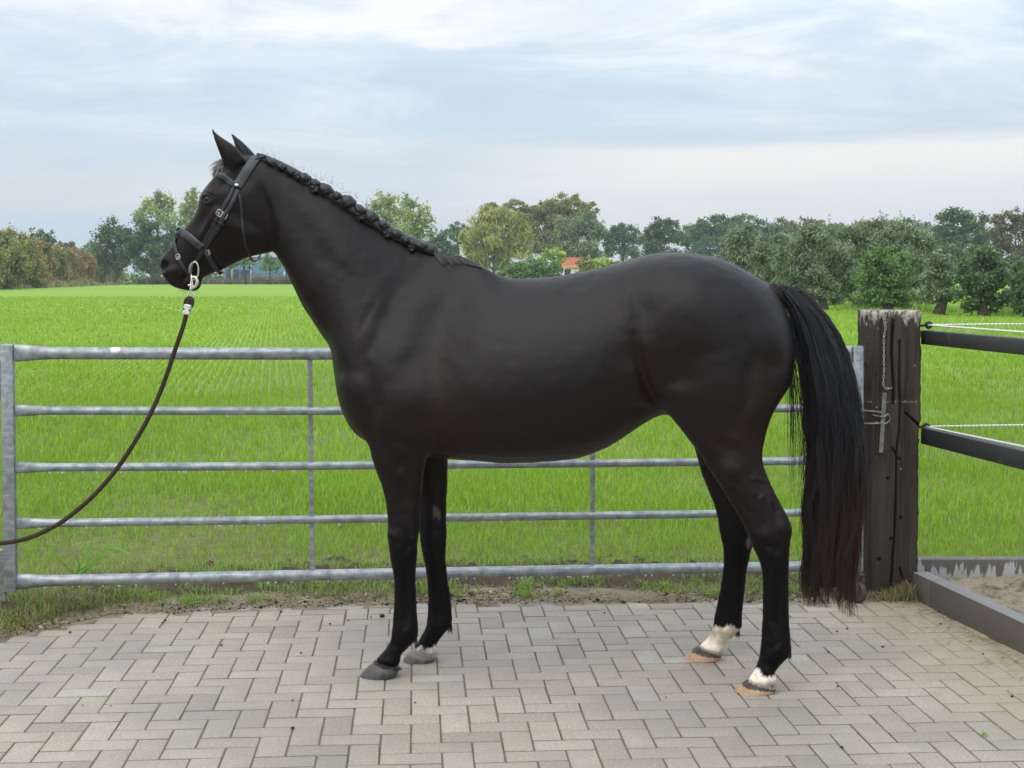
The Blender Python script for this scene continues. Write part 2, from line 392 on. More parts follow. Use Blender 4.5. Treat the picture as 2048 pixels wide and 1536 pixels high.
# ================================================================== PAVING
YAW, UN = 0.0679, 0.1055
PO = np.array([0.279, 6.4424])
ex = np.array([math.cos(YAW), math.sin(YAW)]); ey = np.array([-math.sin(YAW), math.cos(YAW)])
def grid(a, b): return PO + a * UN * ex + b * UN * ey
EDGE = [(-6.0, 5.2), (-2.9, 5.95), (-2.27, 6.29), (-2.15, 6.42), (-2.0, 6.6), (-1.93, 6.72), (-1.6, 6.76), (-1.24, 6.86), (-0.6, 6.92), (0.0, 6.96), (0.8, 6.98), (1.45, 6.99), (2.02, 7.0)]
KX = lambda y: 2.02 + (6.94 - y) * 0.152                    # left foot of the kerb
def edge_y(x): return np.interp(x, [e[0] for e in EDGE], [e[1] for e in EDGE])
def make_paver_mats():
    m, nt, b = newmat("concrete_paver")
    p = geo_pos(nt); t = node(nt, 'ShaderNodeSeparateColor', {0: attr(nt, 'tone')})
    col = ramp(nt, t.outputs[0], [(0.0, (0.262, 0.212, 0.158)), (0.35, (0.340, 0.280, 0.213)), (0.7, (0.395, 0.331, 0.258)), (0.9, (0.410, 0.331, 0.264)), (1.0, (0.42, 0.375, 0.32))])
    fine = noise(nt, p, 260.0, 3.0, 0.7)
    col = mixc(nt, ramp(nt, fine, [(0.25, 0.45), (0.5, 0.0), (0.75, 0.35)]), col, mixc(nt, ramp(nt, fine, [(0.45, 0.0), (0.55, 1.0)]), (0.16, 0.145, 0.12), (0.58, 0.56, 0.52)))
    sp2 = noise(nt, p, 95.0, 3.0, 0.65)
    col = mixc(nt, ramp(nt, sp2, [(0.30, 0.75), (0.47, 0.0), (0.55, 0.0), (0.72, 0.75)]), col, mixc(nt, ramp(nt, sp2, [(0.5, 0.0), (0.52, 1.0)]), (0.19, 0.165, 0.13), (0.52, 0.48, 0.42)))
    mid = noise(nt, p, 7.0, 5.0, 0.65)
    col = mixc(nt, ramp(nt, mid, [(0.35, 0.0), (0.75, 0.45)]), col, (0.30, 0.272, 0.225))
    # damp, worn patch on the standing side of the yard, dry dust along the kerb and the verge
    sep = node(nt, 'ShaderNodeSeparateXYZ', {0: p})
    big = noise(nt, p, 1.1, 4.0, 0.6)
    damp = math_n(nt, 'MULTIPLY', ramp(nt, big, [(0.40, 0.0), (0.58, 1.0)]), 0.5)
    col = mixc(nt, damp, col, (0.225, 0.208, 0.178))
    kd = math_n(nt, 'SUBTRACT', sep.outputs[0], math_n(nt, 'MULTIPLY_ADD', sep.outputs[1], -0.152, 2.02 + 6.94 * 0.152))
    dust = ramp(nt, math_n(nt, 'ADD', kd, math_n(nt, 'MULTIPLY', mid, 0.7)), [(0.0, 0.0), (0.10, 0.0), (0.40, 0.75)])
    dust = ramp(nt, math_n(nt, 'MULTIPLY_ADD', mid, 0.75, math_n(nt, 'ADD', kd, 0.42)), [(0.15, 0.0), (0.62, 0.85)])
    col = mixc(nt, dust, col, mixc(nt, fine, (0.235, 0.19, 0.115), (0.40, 0.335, 0.225)))
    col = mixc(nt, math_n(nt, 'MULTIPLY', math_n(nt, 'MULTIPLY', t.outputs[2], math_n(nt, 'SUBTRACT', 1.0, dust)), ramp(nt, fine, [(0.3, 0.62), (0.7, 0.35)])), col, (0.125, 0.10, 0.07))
    setb(nt, b, base=col, rough=ramp(nt, mid, [(0.3, 0.62), (0.7, 0.82)]), spec=0.35)
    setb(nt, b, normal=bump(nt, fine, 0.35, 0.0025, bump(nt, noise(nt, p, 60.0, 3.0), 0.25, 0.004)))
    j, nt, b = newmat("joint_sand"); p = geo_pos(nt); n = noise(nt, p, 90.0, 4.0, 0.7)
    jc = mixc(nt, n, (0.10, 0.082, 0.058), (0.22, 0.185, 0.135))
    jc = mixc(nt, ramp(nt, noise(nt, p, 2.6, 4.0), [(0.56, 0.0), (0.66, 0.7)]), jc, (0.06, 0.085, 0.03))
    jx = node(nt, 'ShaderNodeSeparateXYZ', {0: p}); kd = math_n(nt, 'SUBTRACT', jx.outputs[0], math_n(nt, 'MULTIPLY_ADD', jx.outputs[1], -0.152, 2.02 + 6.94 * 0.152))
    jc = mixc(nt, ramp(nt, math_n(nt, 'MULTIPLY_ADD', noise(nt, p, 7.0, 5.0, 0.65), 0.75, math_n(nt, 'ADD', kd, 0.42)), [(0.15, 0.0), (0.62, 0.85)]), jc, (0.29, 0.24, 0.155))
    setb(nt, b, base=jc, rough=0.95, spec=0.1, normal=bump(nt, n, 0.8, 0.01))
    return m, j
M_PAVE, M_JOINT = make_paver_mats()
def paver_mesh(L, Wd, tone, seed):
    r = random.Random(seed)
    bm = bmesh.new(); bmesh.ops.create_cube(bm, size=1.0)
    for v in bm.verts: v.co = Vector((v.co.x * L, v.co.y * Wd, (v.co.z - 0.5) * 0.05))
    top = [e for e in bm.edges if all(v.co.z > -0.001 for v in e.verts)] + [e for e in bm.edges if abs(e.verts[0].co.z - e.verts[1].co.z) > 0.01]
    bmesh.ops.bevel(bm, geom=top, offset=0.0065, segments=2, affect='EDGES', profile=0.6)
    for v in bm.verts:
        if v.co.z > -0.006: v.co += Vector((r.uniform(-.0007, .0007), r.uniform(-.0007, .0007), r.uniform(-.0005, .0005)))
    bmesh.ops.delete(bm, geom=[f for f in bm.faces if f.normal.z < -0.9], context='FACES')
    me = bpy.data.meshes.new("paver"); bm.to_mesh(me); bm.free()
    a = me.color_attributes.new('tone', 'FLOAT_COLOR', 'POINT')
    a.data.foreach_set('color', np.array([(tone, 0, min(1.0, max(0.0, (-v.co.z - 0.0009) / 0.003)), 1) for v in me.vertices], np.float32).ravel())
    me.materials.append(M_PAVE); return sharp(me, 50)
def make_paving():
    xs = np.linspace(-6, 3.2, 60); V = []; 
    for x in xs: V += [(x, 1.0, -0.0032), (x, min(edge_y(x) + 0.12, 7.1), -0.0032)]
    q = [(2 * i, 2 * i + 2, 2 * i + 3, 2 * i + 1) for i in range(len(xs) - 1)]
    bed = link("pavement", mesh_np("pavement", np.array(V), np.array(q)), M_JOINT)
    props(bed, 'grey concrete block paving laid in herringbone under the horse', 'pavement', kind='structure')
    tones = [0.05, 0.2, 0.3, 0.38, 0.45, 0.5, 0.55, 0.62, 0.7, 0.78, 0.88, 1.0]
    g = 0.0048
    var = [paver_mesh(2 * UN - g, UN - g, t, k) for k, t in enumerate(tones)]
    items = []
    for i in range(-45, 45):
        for j in range(-40, 30):
            a, b = i + 2 * j, i - 2 * j
            for (x0, y0, l, w, vert) in ((a, b - 1, 2, 1, 0), (a - 1, b - 1, 1, 2, 1)):
                c = grid(x0 + l / 2, y0 + w / 2)
                if c[1] < 2.6 or c[1] > edge_y(c[0]) - 0.02 or c[0] < -4.2 or c[0] > KX(c[1]) + 0.05: continue
                items.append((c, vert))
    seen = set(); out = []
    for c, v in items:
        k = (round(c[0], 3), round(c[1], 3))
        if k not in seen: seen.add(k); out.append((c, v))
    def inview(c):
        d = c[1] * _c + CAMZ * _s
        vv = c[1] * _s - CAMZ * _c
        px = W2 + F * c[0] / d; py = H2 - F * vv / d
        return -10 < px < 2058 and py < 1545
    vis = sorted([o for o in out if inview(o[0])], key=lambda o: o[0][1])
    rest = [o for o in out if not inview(o[0])] + vis[300:]
    r = random.Random(5)
    def place(c, v):
        M = Matrix.Translation((c[0], c[1], r.uniform(-.0012, .0012))) @ Matrix.Rotation(YAW + (math.pi / 2 if v else 0) + r.gauss(0, 0.006) + (math.pi if r.random() < .5 else 0), 4, 'Z') @ Matrix.Rotation(r.gauss(0, .006), 4, 'X') @ Matrix.Rotation(r.gauss(0, .004), 4, 'Y')
        wts = [3, 5, 6, 7, 8, 8, 8, 7, 6, 5, 3, 1]
        return M, r.choices(range(12), wts)[0]
    for c, v in vis[:300]:
        M, k = place(c, v)
        o = bpy.data.objects.new("paver", var[k]); COL.objects.link(o); o.parent = bed; o.matrix_world = M
    bm = bmesh.new()
    for c, v in rest:
        M, k = place(c, v); me = var[k].copy(); me.transform(M); bm.from_mesh(me); bpy.data.meshes.remove(me)
    me = bpy.data.meshes.new("paver_remainder"); bm.to_mesh(me); bm.free(); me.materials.append(M_PAVE)
    o = bpy.data.objects.new("paver_remainder", me); COL.objects.link(o); o.parent = bed; o['kind'] = 'stuff'
    return bed
make_paving()

# ================================================================== VERGE between paving and field
def make_verge():
    m, nt, b = newmat("verge_soil"); p = geo_pos(nt)
    sep = node(nt, 'ShaderNodeSeparateColor', {0: attr(nt, 'tone')})
    n1 = noise(nt, p, 5.0, 5.0, 0.65); n2 = noise(nt, p, 60.0, 5.0, 0.7); n3 = noise(nt, p, 220.0, 2.0, 0.6)
    sand = mixc(nt, n2, (0.25, 0.195, 0.125), (0.47, 0.40, 0.29))
    soil = mixc(nt, n2, (0.045, 0.034, 0.022), (0.15, 0.112, 0.075))
    f = ramp(nt, math_n(nt, 'ADD', sep.outputs[0], math_n(nt, 'MULTIPLY_ADD', n1, 0.5, -0.25)), [(0.35, 0.0), (0.62, 1.0)])
    col = mixc(nt, f, sand, soil)
    col = mixc(nt, ramp(nt, n3, [(0.62, 0.0), (0.7, 0.6)]), col, (0.52, 0.44, 0.30))
    setb(nt, b, base=col, rough=0.95, spec=0.15, normal=bump(nt, math_n(nt, 'ADD', n2, math_n(nt, 'MULTIPLY', n3, 0.5)), 1.0, 0.02))
    xs = np.arange(-5.2, 2.25, 0.022); ts = np.linspace(-0.13, 1.35, 56)
    X, T = np.meshgrid(xs, ts); E = edge_y(X.ravel()).reshape(X.shape)
    Yv = E + T; pp = np.c_[X.ravel(), Yv.ravel(), np.zeros(X.size)]
    Tn = T.ravel() + 0.07 * fbm(pp, 3.0, 3)
    z = 0.001 + 0.018 * np.clip((Tn - 0.01) / 0.10, -0.1, 1) + 0.020 * np.clip((Tn - 0.25) / 0.15, 0, 1) * np.clip((0.75 - Tn) / 0.2, 0, 1)
    z = z - 0.065 * np.clip((Tn - 0.7) / 0.5, 0, 1)
    z += 0.010 * fbm(pp, 9.0, 3) * np.clip(Tn / 0.1, 0, 1) + 0.008 * fbm(pp, 30.0, 3) * np.clip((Tn + 0.02) / 0.2, 0, 1)
    clods = np.clip(fbm(pp + 5, 14.0, 2) - 0.35, 0, 1) * np.clip((Tn - 0.15) / 0.2, 0, 1)
    z += 0.05 * clods
    z[T.ravel() > 1.28] = -0.09; z[T.ravel() < -0.125] = -0.03; z += np.where((T.ravel() > -.125) & (T.ravel() < .15), 0.0035 * fbm(pp + 2, 12.0, 3), 0)
    tone = np.clip(0.15 + (Tn - 0.06) * 2.3, 0, 1) + clods * 0.6
    V = np.c_[X.ravel(), Yv.ravel(), z]; nx = len(xs); i = np.arange(len(ts) - 1)[:, None] * nx + np.arange(nx - 1)[None]
    q = np.stack([i, i + 1, i + nx + 1, i + nx], -1).reshape(-1, 4)
    props(link("verge", mesh_np("verge", V, q, True, col=tone), m), 'strip of sand and dark soil along the edge of the paving', 'soil', kind='structure')
    # grass and dead stalks on it
    def zat(x, y): return None
    n = 60000
    x = rng.uniform(-3.4, 2.1, n); t = rng.uniform(0.02, 1.25, n); y = edge_y(x) + t
    pp = np.c_[x, y, np.zeros(n)]; pat = fbm(pp, 4.5, 3) + 0.5 * fbm(pp + 3, 1.3, 2)
    leftw = np.clip((-1.75 - x) / 0.3, 0, 1)
    prob = np.clip(0.05 + 0.9 * np.clip(pat + 0.12, 0, 1) * np.clip((t - 0.04) / 0.08, 0, 1) + 0.25 * np.clip((t - 0.72) / 0.3, 0, 1) + 0.65 * leftw * np.clip((t + 0.05) / 0.1, 0, 1), 0, 0.95)
    prob *= np.where((t > 0.32) & (t < 0.62) & (pat < 0.25), 0.15, 1)
    k = rng.random(n) < prob; x, y, t, pat = x[k], y[k], t[k], pat[k]; n = len(x); leftw = leftw[k]
    h = rng.uniform(0.015, 0.058, n) * (1 + 0.6 * np.clip(pat, 0, 1)) * (1 + 1.2 * leftw)
    tone = np.clip(0.82 + 0.18 * rng.normal(0, 1, n) - 0.30 * leftw * (rng.random(n)), 0.35, 1)
    dead = rng.random(n) < 0.28 + 0.35 * leftw; tone[dead] = rng.uniform(0, 0.32, dead.sum())
    lean = np.where(dead, rng.uniform(0.8, 1.1, n), rng.uniform(0.2, 0.95, n))
    B = np.c_[x, y, np.full(n, -0.012)]; B[:, 2] += 0.018 * np.clip(t / 0.1, 0, 1) - 0.05 * np.clip((t - 0.75) / 0.4, 0, 1)
    # clumps of brighter grass
    nc, per = 190, 40; cx = rng.uniform(-3.2, 2.0, nc); ct = rng.uniform(0.05, 0.75, nc); k = np.repeat(np.arange(nc), per); sz = rng.uniform(.5, 1.25, nc)
    bx = cx[k] + rng.normal(0, .028, nc * per) * sz[k]; bt = np.clip(ct[k] + rng.normal(0, .022, nc * per) * sz[k], .03, 2); by = edge_y(bx) + bt
    B = np.r_[B, np.c_[bx, by, .004 + 0 * bx]]; h = np.r_[h, rng.uniform(.03, .075, nc * per) * sz[k]]; tone = np.r_[tone, np.clip(rng.normal(.88, .1, nc * per), .5, 1)]; lean = np.r_[lean, rng.uniform(.35, .95, nc * per)]; n = len(B)
    V, q, tr, c = blades(B, h, rng.uniform(0.0025, 0.0055, n), lean, rng.random(n) * 6.283, tone)
    props(link("verge_grass", mesh_np("verge_grass", V, [q, tr], col=c), M_WEED), 'tufts of short grass and dead stalks on the soil under the gate', 'grass', kind='stuff')
    # straw and dry litter lying flat, on the verge and along the kerb
    n = 9000
    x = rng.uniform(-3.2, 2.1, n); y = edge_y(x) + np.abs(rng.normal(0.04, 0.30, n)) - 0.05
    n2_ = 520; yk = rng.uniform(4.9, 7.0, n2_); xk = KX(yk) - np.abs(rng.normal(0, 0.13, n2_)) - 0.01
    x = np.r_[x, xk]; y = np.r_[y, yk]; n = len(x)
    zt = np.where(np.arange(n) < 9000, 0.018 - .02 * np.clip((.05 - (y - edge_y(x))) / .1, 0, .7), 0.004) + rng.uniform(0, 0.006, n)
    an = rng.random(n) * 3.14; L = rng.uniform(0.008, 0.045, n); w = rng.uniform(0.0008, 0.0022, n)
    d = np.stack([np.cos(an), np.sin(an), rng.normal(0, 0.12, n)], 1) * (L / 2)[:, None]; s = np.stack([-np.sin(an), np.cos(an), np.full(n, 0.3)], 1) * w[:, None]
    c0 = np.c_[x, y, zt]
    V = np.stack([c0 - d - s, c0 + d - s, c0 + d + s, c0 - d + s], 1).reshape(-1, 3); q = np.arange(n * 4).reshape(-1, 4)
    props(link("straw_litter", mesh_np("straw_litter", V, q, col=np.repeat(rng.random(n), 4)), M_STRAW), 'bits of dry straw and chaff along the edges of the paving', 'straw', kind='stuff')
make_verge()
def grit():
    r = np.random.default_rng(8); n = 3600; x = r.uniform(-3.0, 2.05, n); t = np.abs(r.normal(0, .22, n)) - .06; y = edge_y(x) + t; s = r.uniform(.0015, .006, n) * np.where(r.random(n) < .06, 2.6, 1)
    o = np.array([(1, 0, 0), (0, 1, 0), (-1, 0, 0), (0, -1, 0), (0, 0, 1), (0, 0, -1)], float); f = np.array([(0, 1, 4), (1, 2, 4), (2, 3, 4), (3, 0, 4), (1, 0, 5), (2, 1, 5), (3, 2, 5), (0, 3, 5)])
    z = .004 + .016 * np.clip((t - .0) / .1, 0, 1)
    V = np.c_[x, y, z][:, None] + o[None] * s[:, None, None] * r.uniform(.6, 1.3, (n, 6, 1)); F3 = (np.arange(n)[:, None, None] * 6 + f[None]).reshape(-1, 3)
    m = leaf_mat("grit", [(0, (.03, .024, .018)), (.4, (.12, .095, .065)), (.7, (.30, .25, .18)), (1, (.52, .47, .40))], 0.0, .9, .1)
    props(link("soil_grit", mesh_np("soil_grit", V.reshape(-1, 3), F3, col=np.repeat(r.random(n) ** 1.3, 6)), m), 'crumbs of soil and small stones along the verge', 'grit', kind='stuff')
grit()
# ================================================================== HORSE
def hmid(x): return 5.75 - 0.056 * x                        # the horse's middle plane, a few degrees off square
def HP(px, py, yo=0.0):
    D = 5.75
    for _ in range(3):
        D = hmid((px - W2) / F * D) + yo
    return P(px, py, D)
def catmull(A, sub):
    A = np.asarray(A, float); n = len(A); out = []
    for i in range(n - 1):
        p0, p1, p2, p3 = A[max(i - 1, 0)], A[i], A[i + 1], A[min(i + 2, n - 1)]
        for k in range(sub):
            t = k / sub
            out.append(0.5 * (2 * p1 + (p2 - p0) * t + (2 * p0 - 5 * p1 + 4 * p2 - p3) * t * t + (3 * p1 - p0 - 3 * p2 + p3) * t ** 3))
    out.append(A[-1]); return np.array(out)
def loft(rows, seg=28, sub=4):
    """rows: ax,ay,bx,by, halfwidth, yoffset, widest(0..1), q_front, q_back"""
    R = catmull(rows, sub); V = []; n = len(R)
    for r in R:
        ax, ay, bx, by, w, yo, wd, q1, q2 = r
        A = HP(ax, ay, yo); B = HP(bx, by, yo)
        p = math.log(0.5) / math.log(min(max(wd, 0.2), 0.8))
        norm = (q1 / (q1 + q2)) ** q1 * (q2 / (q1 + q2)) ** q2
        for k in range(seg):
            a = 2 * math.pi * k / seg
            s = (1 - math.cos(a)) / 2; sp = s ** p
            ww = max(w, 0.002) * (max(sp, 0) ** q1 * max(1 - sp, 0) ** q2) / norm
            sg = 1 if math.sin(a) > 1e-9 else (-1 if math.sin(a) < -1e-9 else 0)
            V.append(A.lerp(B, s) + Vector((0, sg * ww, 0)))
    Fc = [(i * seg + k, i * seg + (k + 1) % seg, (i + 1) * seg + (k + 1) % seg, (i + 1) * seg + k) for i in range(n - 1) for k in range(seg)]
    Fc += [tuple(range(seg - 1, -1, -1)), tuple((n - 1) * seg + k for k in range(seg))]
    return V, Fc
TORSO = [  # top x,y  bottom x,y  half width, yo, widest, q top, q bottom
 (1584, 655, 1588, 722, .030, 0, .5, .5, .5), (1573, 625, 1581, 765, .110, 0, .5, .5, .5), (1548, 582, 1553, 808, .195, 0, .5, .5, .5),
 (1518, 558, 1528, 850, .240, 0, .48, .5, .5), (1482, 536, 1492, 872, .268, 0, .46, .52, .5), (1440, 518, 1445, 885, .284, 0, .44, .55, .5),
 (1390, 506.5, 1392, 862, .290, 0, .42, .58, .5), (1340, 505, 1345, 832, .285, 0, .42, .58, .5), (1300, 509, 1310, 834, .275, 0, .44, .55, .5),
 (1250, 522, 1264, 862, .275, 0, .48, .52, .48), (1200, 535, 1215, 892, .287, 0, .52, .5, .46), (1150, 546, 1160, 913, .298, 0, .54, .5, .45),
 (1100, 553, 1100, 921, .302, 0, .55, .5, .45), (1050, 557, 1050, 924, .297, 0, .56, .52, .45), (1010, 553, 1000, 924.5, .287, 0, .57, .56, .45),
 (970, 535, 940, 919, .270, 0, .58, .65, .45), (942, 521, 880, 915, .252, 0, .60, .75, .45), (916, 508, 822, 905, .240, 0, .62, .80, .45),
 (884, 500, 765, 893, .230, 0, .63, .82, .45), (852, 497, 716, 870, .220, 0, .63, .80, .45), (812, 483, 688, 829, .205, 0, .62, .75, .48),
 (772, 463, 675, 782, .180, 0, .62, .70, .5), (732, 439, 668, 740, .155, 0, .60, .66, .5), (696, 415, 661, 697, .132, 0, .58, .62, .5),
 (661, 392, 641, 667, .114, 0, .56, .60, .5), (626, 371, 620, 636, .102, 0, .55, .58, .5), (596, 353, 602, 606, .095, 0, .54, .56, .5),
 (570, 338, 587, 575, .090, 0, .52, .55, .5), (547, 325, 571, 540, .085, 0, .52, .53, .5), (526, 316, 556, 516, .078, 0, .5, .5, .5), (508, 312, 545, 500, .066, 0, .5, .5, .5)]
HEAD = [
 (528, 318, 552, 500, .070, 0, .5, .5, .5), (500, 311, 541, 505, .082, 0, .5, .5, .45), (468, 316, 524, 508.5, .096, 0, .45, .42, .45),
 (447, 330, 505, 512.5, .106, 0, .42, .40, .45), (431, 355, 488, 518, .110, 0, .40, .38, .45), (414.5, 376, 471, 526, .108, 0, .40, .36, .45),
 (404, 392, 456, 533.5, .100, 0, .42, .36, .42), (399.5, 411, 441, 540, .089, 0, .44, .36, .42), (388.5, 434, 426, 546.5, .077, 0, .46, .38, .42),
 (371.5, 455, 412, 552.5, .066, 0, .48, .40, .42), (354, 477, 404, 557.5, .059, 0, .5, .42, .42), (339, 497, 401.5, 566, .057, 0, .48, .42, .42),
 (326, 515, 398, 576.5, .060, 0, .42, .40, .42), (322, 530, 387, 582, .058, 0, .42, .40, .42), (326.5, 547, 371, 580, .050, 0, .45, .42, .42), (337, 565, 352, 575.5, .030, 0, .5, .5, .5)]
EAR_N = [(452, 350, 492, 322, .030, -.055, .5, .5, .5), (444.5, 323, 481, 304, .031, -.060, .5, .5, .5), (436.5, 300, 468, 291, .027, -.062, .5, .5, .5), (431, 286, 455, 282, .022, -.062, .5, .5, .5),
 (427, 273, 441, 273, .015, -.062, .5, .5, .5), (424, 263, 431, 264.5, .0095, -.062, .5, .5, .5), (422.5, 255, 425.5, 257, .005, -.062, .5, .5, .5)]
EAR_F = [(478, 335, 515, 318, .028, .055, .5, .5, .5), (472, 307, 508, 307, .030, .062, .5, .5, .5), (470, 293, 495, 293, .026, .065, .5, .5, .5), (467, 281, 483, 282, .019, .067, .5, .5, .5),
 (463, 272, 473, 274, .0115, .068, .5, .5, .5), (459.5, 263.5, 463, 266, .005, .068, .5, .5, .5)]
def leg(rows, k=1.0): return [(*r[:5], r[5] * (1 + (k - 1) * min(1, max(0, (i - 3) / 6))), .5, .5, .5) for i, r in enumerate(rows)]
HIND_N = leg([(1335, 640, 1575, 690, .100, -.13), (1312, 735, 1584, 738, .135, -.14), (1318, 800, 1566, 786, .140, -.15), (1346, 843, 1549, 824, .125, -.155), (1375, 877, 1533, 863, .104, -.165),
 (1400, 909, 1525, 896, .084, -.175), (1420, 941, 1526, 925, .070, -.185), (1441, 972, 1537, 957, .059, -.19), (1463, 1009, 1553, 991, .051, -.2), (1483, 1042, 1573, 1029, .047, -.205),
 (1495, 1069, 1584, 1056, .048, -.21), (1507, 1099, 1580, 1088, .046, -.21), (1519, 1123, 1578, 1118, .040, -.215), (1525, 1158, 1577, 1156, .034, -.22), (1525.5, 1212, 1578, 1212, .031, -.222),
 (1524, 1250, 1579, 1250, .032, -.225), (1522, 1283, 1581, 1280, .038, -.227), (1519, 1312, 1582, 1306, .041, -.228), (1511, 1335, 1562, 1328, .035, -.23), (1503, 1349, 1551, 1343, .035, -.23),
 (1496, 1360, 1553, 1358, .042, -.23), (1500, 1369, 1548, 1370, .034, -.23)], 1.17)
HIND_F = leg([(1340, 650, 1570, 700, .100, .13), (1320, 760, 1575, 760, .120, .14), (1350, 838, 1545, 828, .110, .16), (1383, 883, 1530, 878, .090, .175), (1395, 917, 1522, 913, .075, .185),
 (1404, 950, 1520, 940, .064, .19), (1416, 980, 1522, 968, .056, .2), (1430, 1015, 1524, 1000, .050, .205), (1436, 1044, 1526, 1030, .048, .21), (1441, 1072, 1520, 1060, .047, .212),
 (1447, 1101, 1504, 1095, .043, .215), (1446, 1142, 1494, 1140, .035, .22), (1441, 1175, 1490, 1178, .031, .222), (1435, 1205, 1487, 1208, .032, .225), (1429, 1232, 1484, 1234, .037, .228),
 (1426.5, 1250, 1483, 1255, .040, .23), (1421, 1268, 1467, 1272, .035, .23), (1408, 1284, 1451, 1288, .034, .23), (1399, 1293, 1446, 1299, .042, .23), (1405, 1302, 1440, 1308, .034, .23)], 0.84)
FORE_N = leg([(720, 690, 850, 690, .070, -.125), (694, 770, 890, 780, .100, -.130), (700, 835, 896, 845, .110, -.130), (734, 886, 874, 890, .094, -.122), (743, 914, 857, 912, .079, -.118),
 (753, 942, 848, 943, .066, -.116), (763, 970, 845, 975, .057, -.115), (771, 1001, 842, 1004, .049, -.115), (775, 1036, 840, 1036, .045, -.115), (775.5, 1064, 839, 1061, .046, -.115),
 (777, 1090, 835, 1086, .047, -.115), (780, 1115, 835, 1109, .044, -.115), (785, 1141, 832, 1138, .035, -.115), (788, 1166, 831.5, 1166, .029, -.115), (788, 1198, 833, 1198, .028, -.115),
 (786, 1232, 834.6, 1232, .031, -.115), (784, 1256, 836.5, 1254, .038, -.115), (781, 1280, 835, 1275, .040, -.115), (771, 1298, 818, 1294, .034, -.115), (760, 1311, 804, 1308, .034, -.115),
 (752, 1320, 801, 1321, .042, -.115), (758, 1329, 797, 1331, .034, -.115)], 1.22)
FORE_F = leg([(770, 720, 900, 740, .080, .12), (775, 800, 925, 810, .100, .13), (795, 855, 912, 862, .094, .13), (816, 900, 897, 905, .080, .132), (823, 940, 895.5, 940, .066, .134), (831, 976, 894.5, 976, .055, .135),
 (836, 1018, 893, 1018, .047, .135), (838, 1057, 893.5, 1055, .046, .135), (841, 1086, 893, 1082, .047, .135), (845, 1110, 891, 1107, .043, .135), (850, 1134, 893, 1134, .035, .135),
 (854, 1159, 896, 1159, .029, .135), (856, 1192, 900, 1188, .028, .135), (855, 1226, 904, 1221, .033, .135), (852.5, 1251, 903.5, 1248, .039, .135), (845, 1268, 888, 1268, .036, .135), (836, 1284, 875, 1286, .034, .135),
 (827, 1296, 873, 1299, .042, .135), (832, 1304, 868, 1308, .034, .135)], 0.72)
DOCK = [(1490, 545, 1505, 600, .05, 0, .5, .5, .5), (1530, 563, 1535, 610, .04, 0, .5, .5, .5), (1565, 571, 1560, 605, .032, 0, .5, .5, .5), (1600, 585, 1585, 620, .028, 0, .5, .5, .5), (1628, 615, 1606, 645, .022, 0, .5, .5, .5), (1645, 660, 1625, 680, .012, 0, .5, .5, .5)]

def fast_smooth(V, E, it, lam, mask):
    n = len(V); cnt = np.bincount(E.ravel(), minlength=n).astype(float)[:, None]; cnt[cnt == 0] = 1
    for k in range(it):
        for l in (lam, -lam * 1.02):
            S = np.zeros_like(V)
            for a in range(3):
                S[:, a] = np.bincount(E[:, 0], V[E[:, 1], a], n) + np.bincount(E[:, 1], V[E[:, 0], a], n)
            V = V + l * mask[:, None] * (S / cnt - V)
    return V
def vnormals(me):
    n = np.empty(len(me.vertices) * 3, np.float32); me.vertices.foreach_get('normal', n); return n.reshape(-1, 3)
def to_px(V):
    x, y, z = V[:, 0], V[:, 1], V[:, 2] - CAMZ
    d = y * _c - z * _s; v = y * _s + z * _c
    return np.stack([W2 + F * x / d, H2 - F * v / d], 1)
def poly_dist(p, line):
    best = np.full(len(p), 1e9)
    if len(line) == 1: return np.hypot(*(p - np.array(line[0])).T)
    for a, b in zip(line[:-1], line[1:]):
        a = np.array(a, float); b = np.array(b, float); d = b - a; L = (d @ d)
        t = np.clip(((p - a) @ d) / L, 0, 1); q = a + t[:, None] * d
        best = np.minimum(best, np.hypot(*(p - q).T))
    return best
def taper(p, line):
    """1 along the middle of a line, falling to 0 at its ends, so strokes fade in and out"""
    if len(line) == 1: return np.ones(len(p))
    L = [0.0]
    for a, b in zip(line[:-1], line[1:]): L.append(L[-1] + math.dist(a, b))
    best = np.full(len(p), 1e9); tt = np.zeros(len(p))
    for k, (a, b) in enumerate(zip(line[:-1], line[1:])):
        a = np.array(a, float); b = np.array(b, float); d = b - a
        t = ((p - a) @ d) / (d @ d); tc = np.clip(t, 0, 1); q = a + tc[:, None] * d
        r = np.hypot(*(p - q).T); m = r < best; best[m] = r[m]
        te = np.where((k == 0) & (t < 0), t, np.where((k == len(line) - 2) & (t > 1), t, tc))
        tt[m] = ((L[k] + te * (L[k + 1] - L[k])) / L[-1])[m]
    u = np.clip((tt + 0.25) / 1.5, 0, 1)
    return np.sin(math.pi * u) ** 1.5
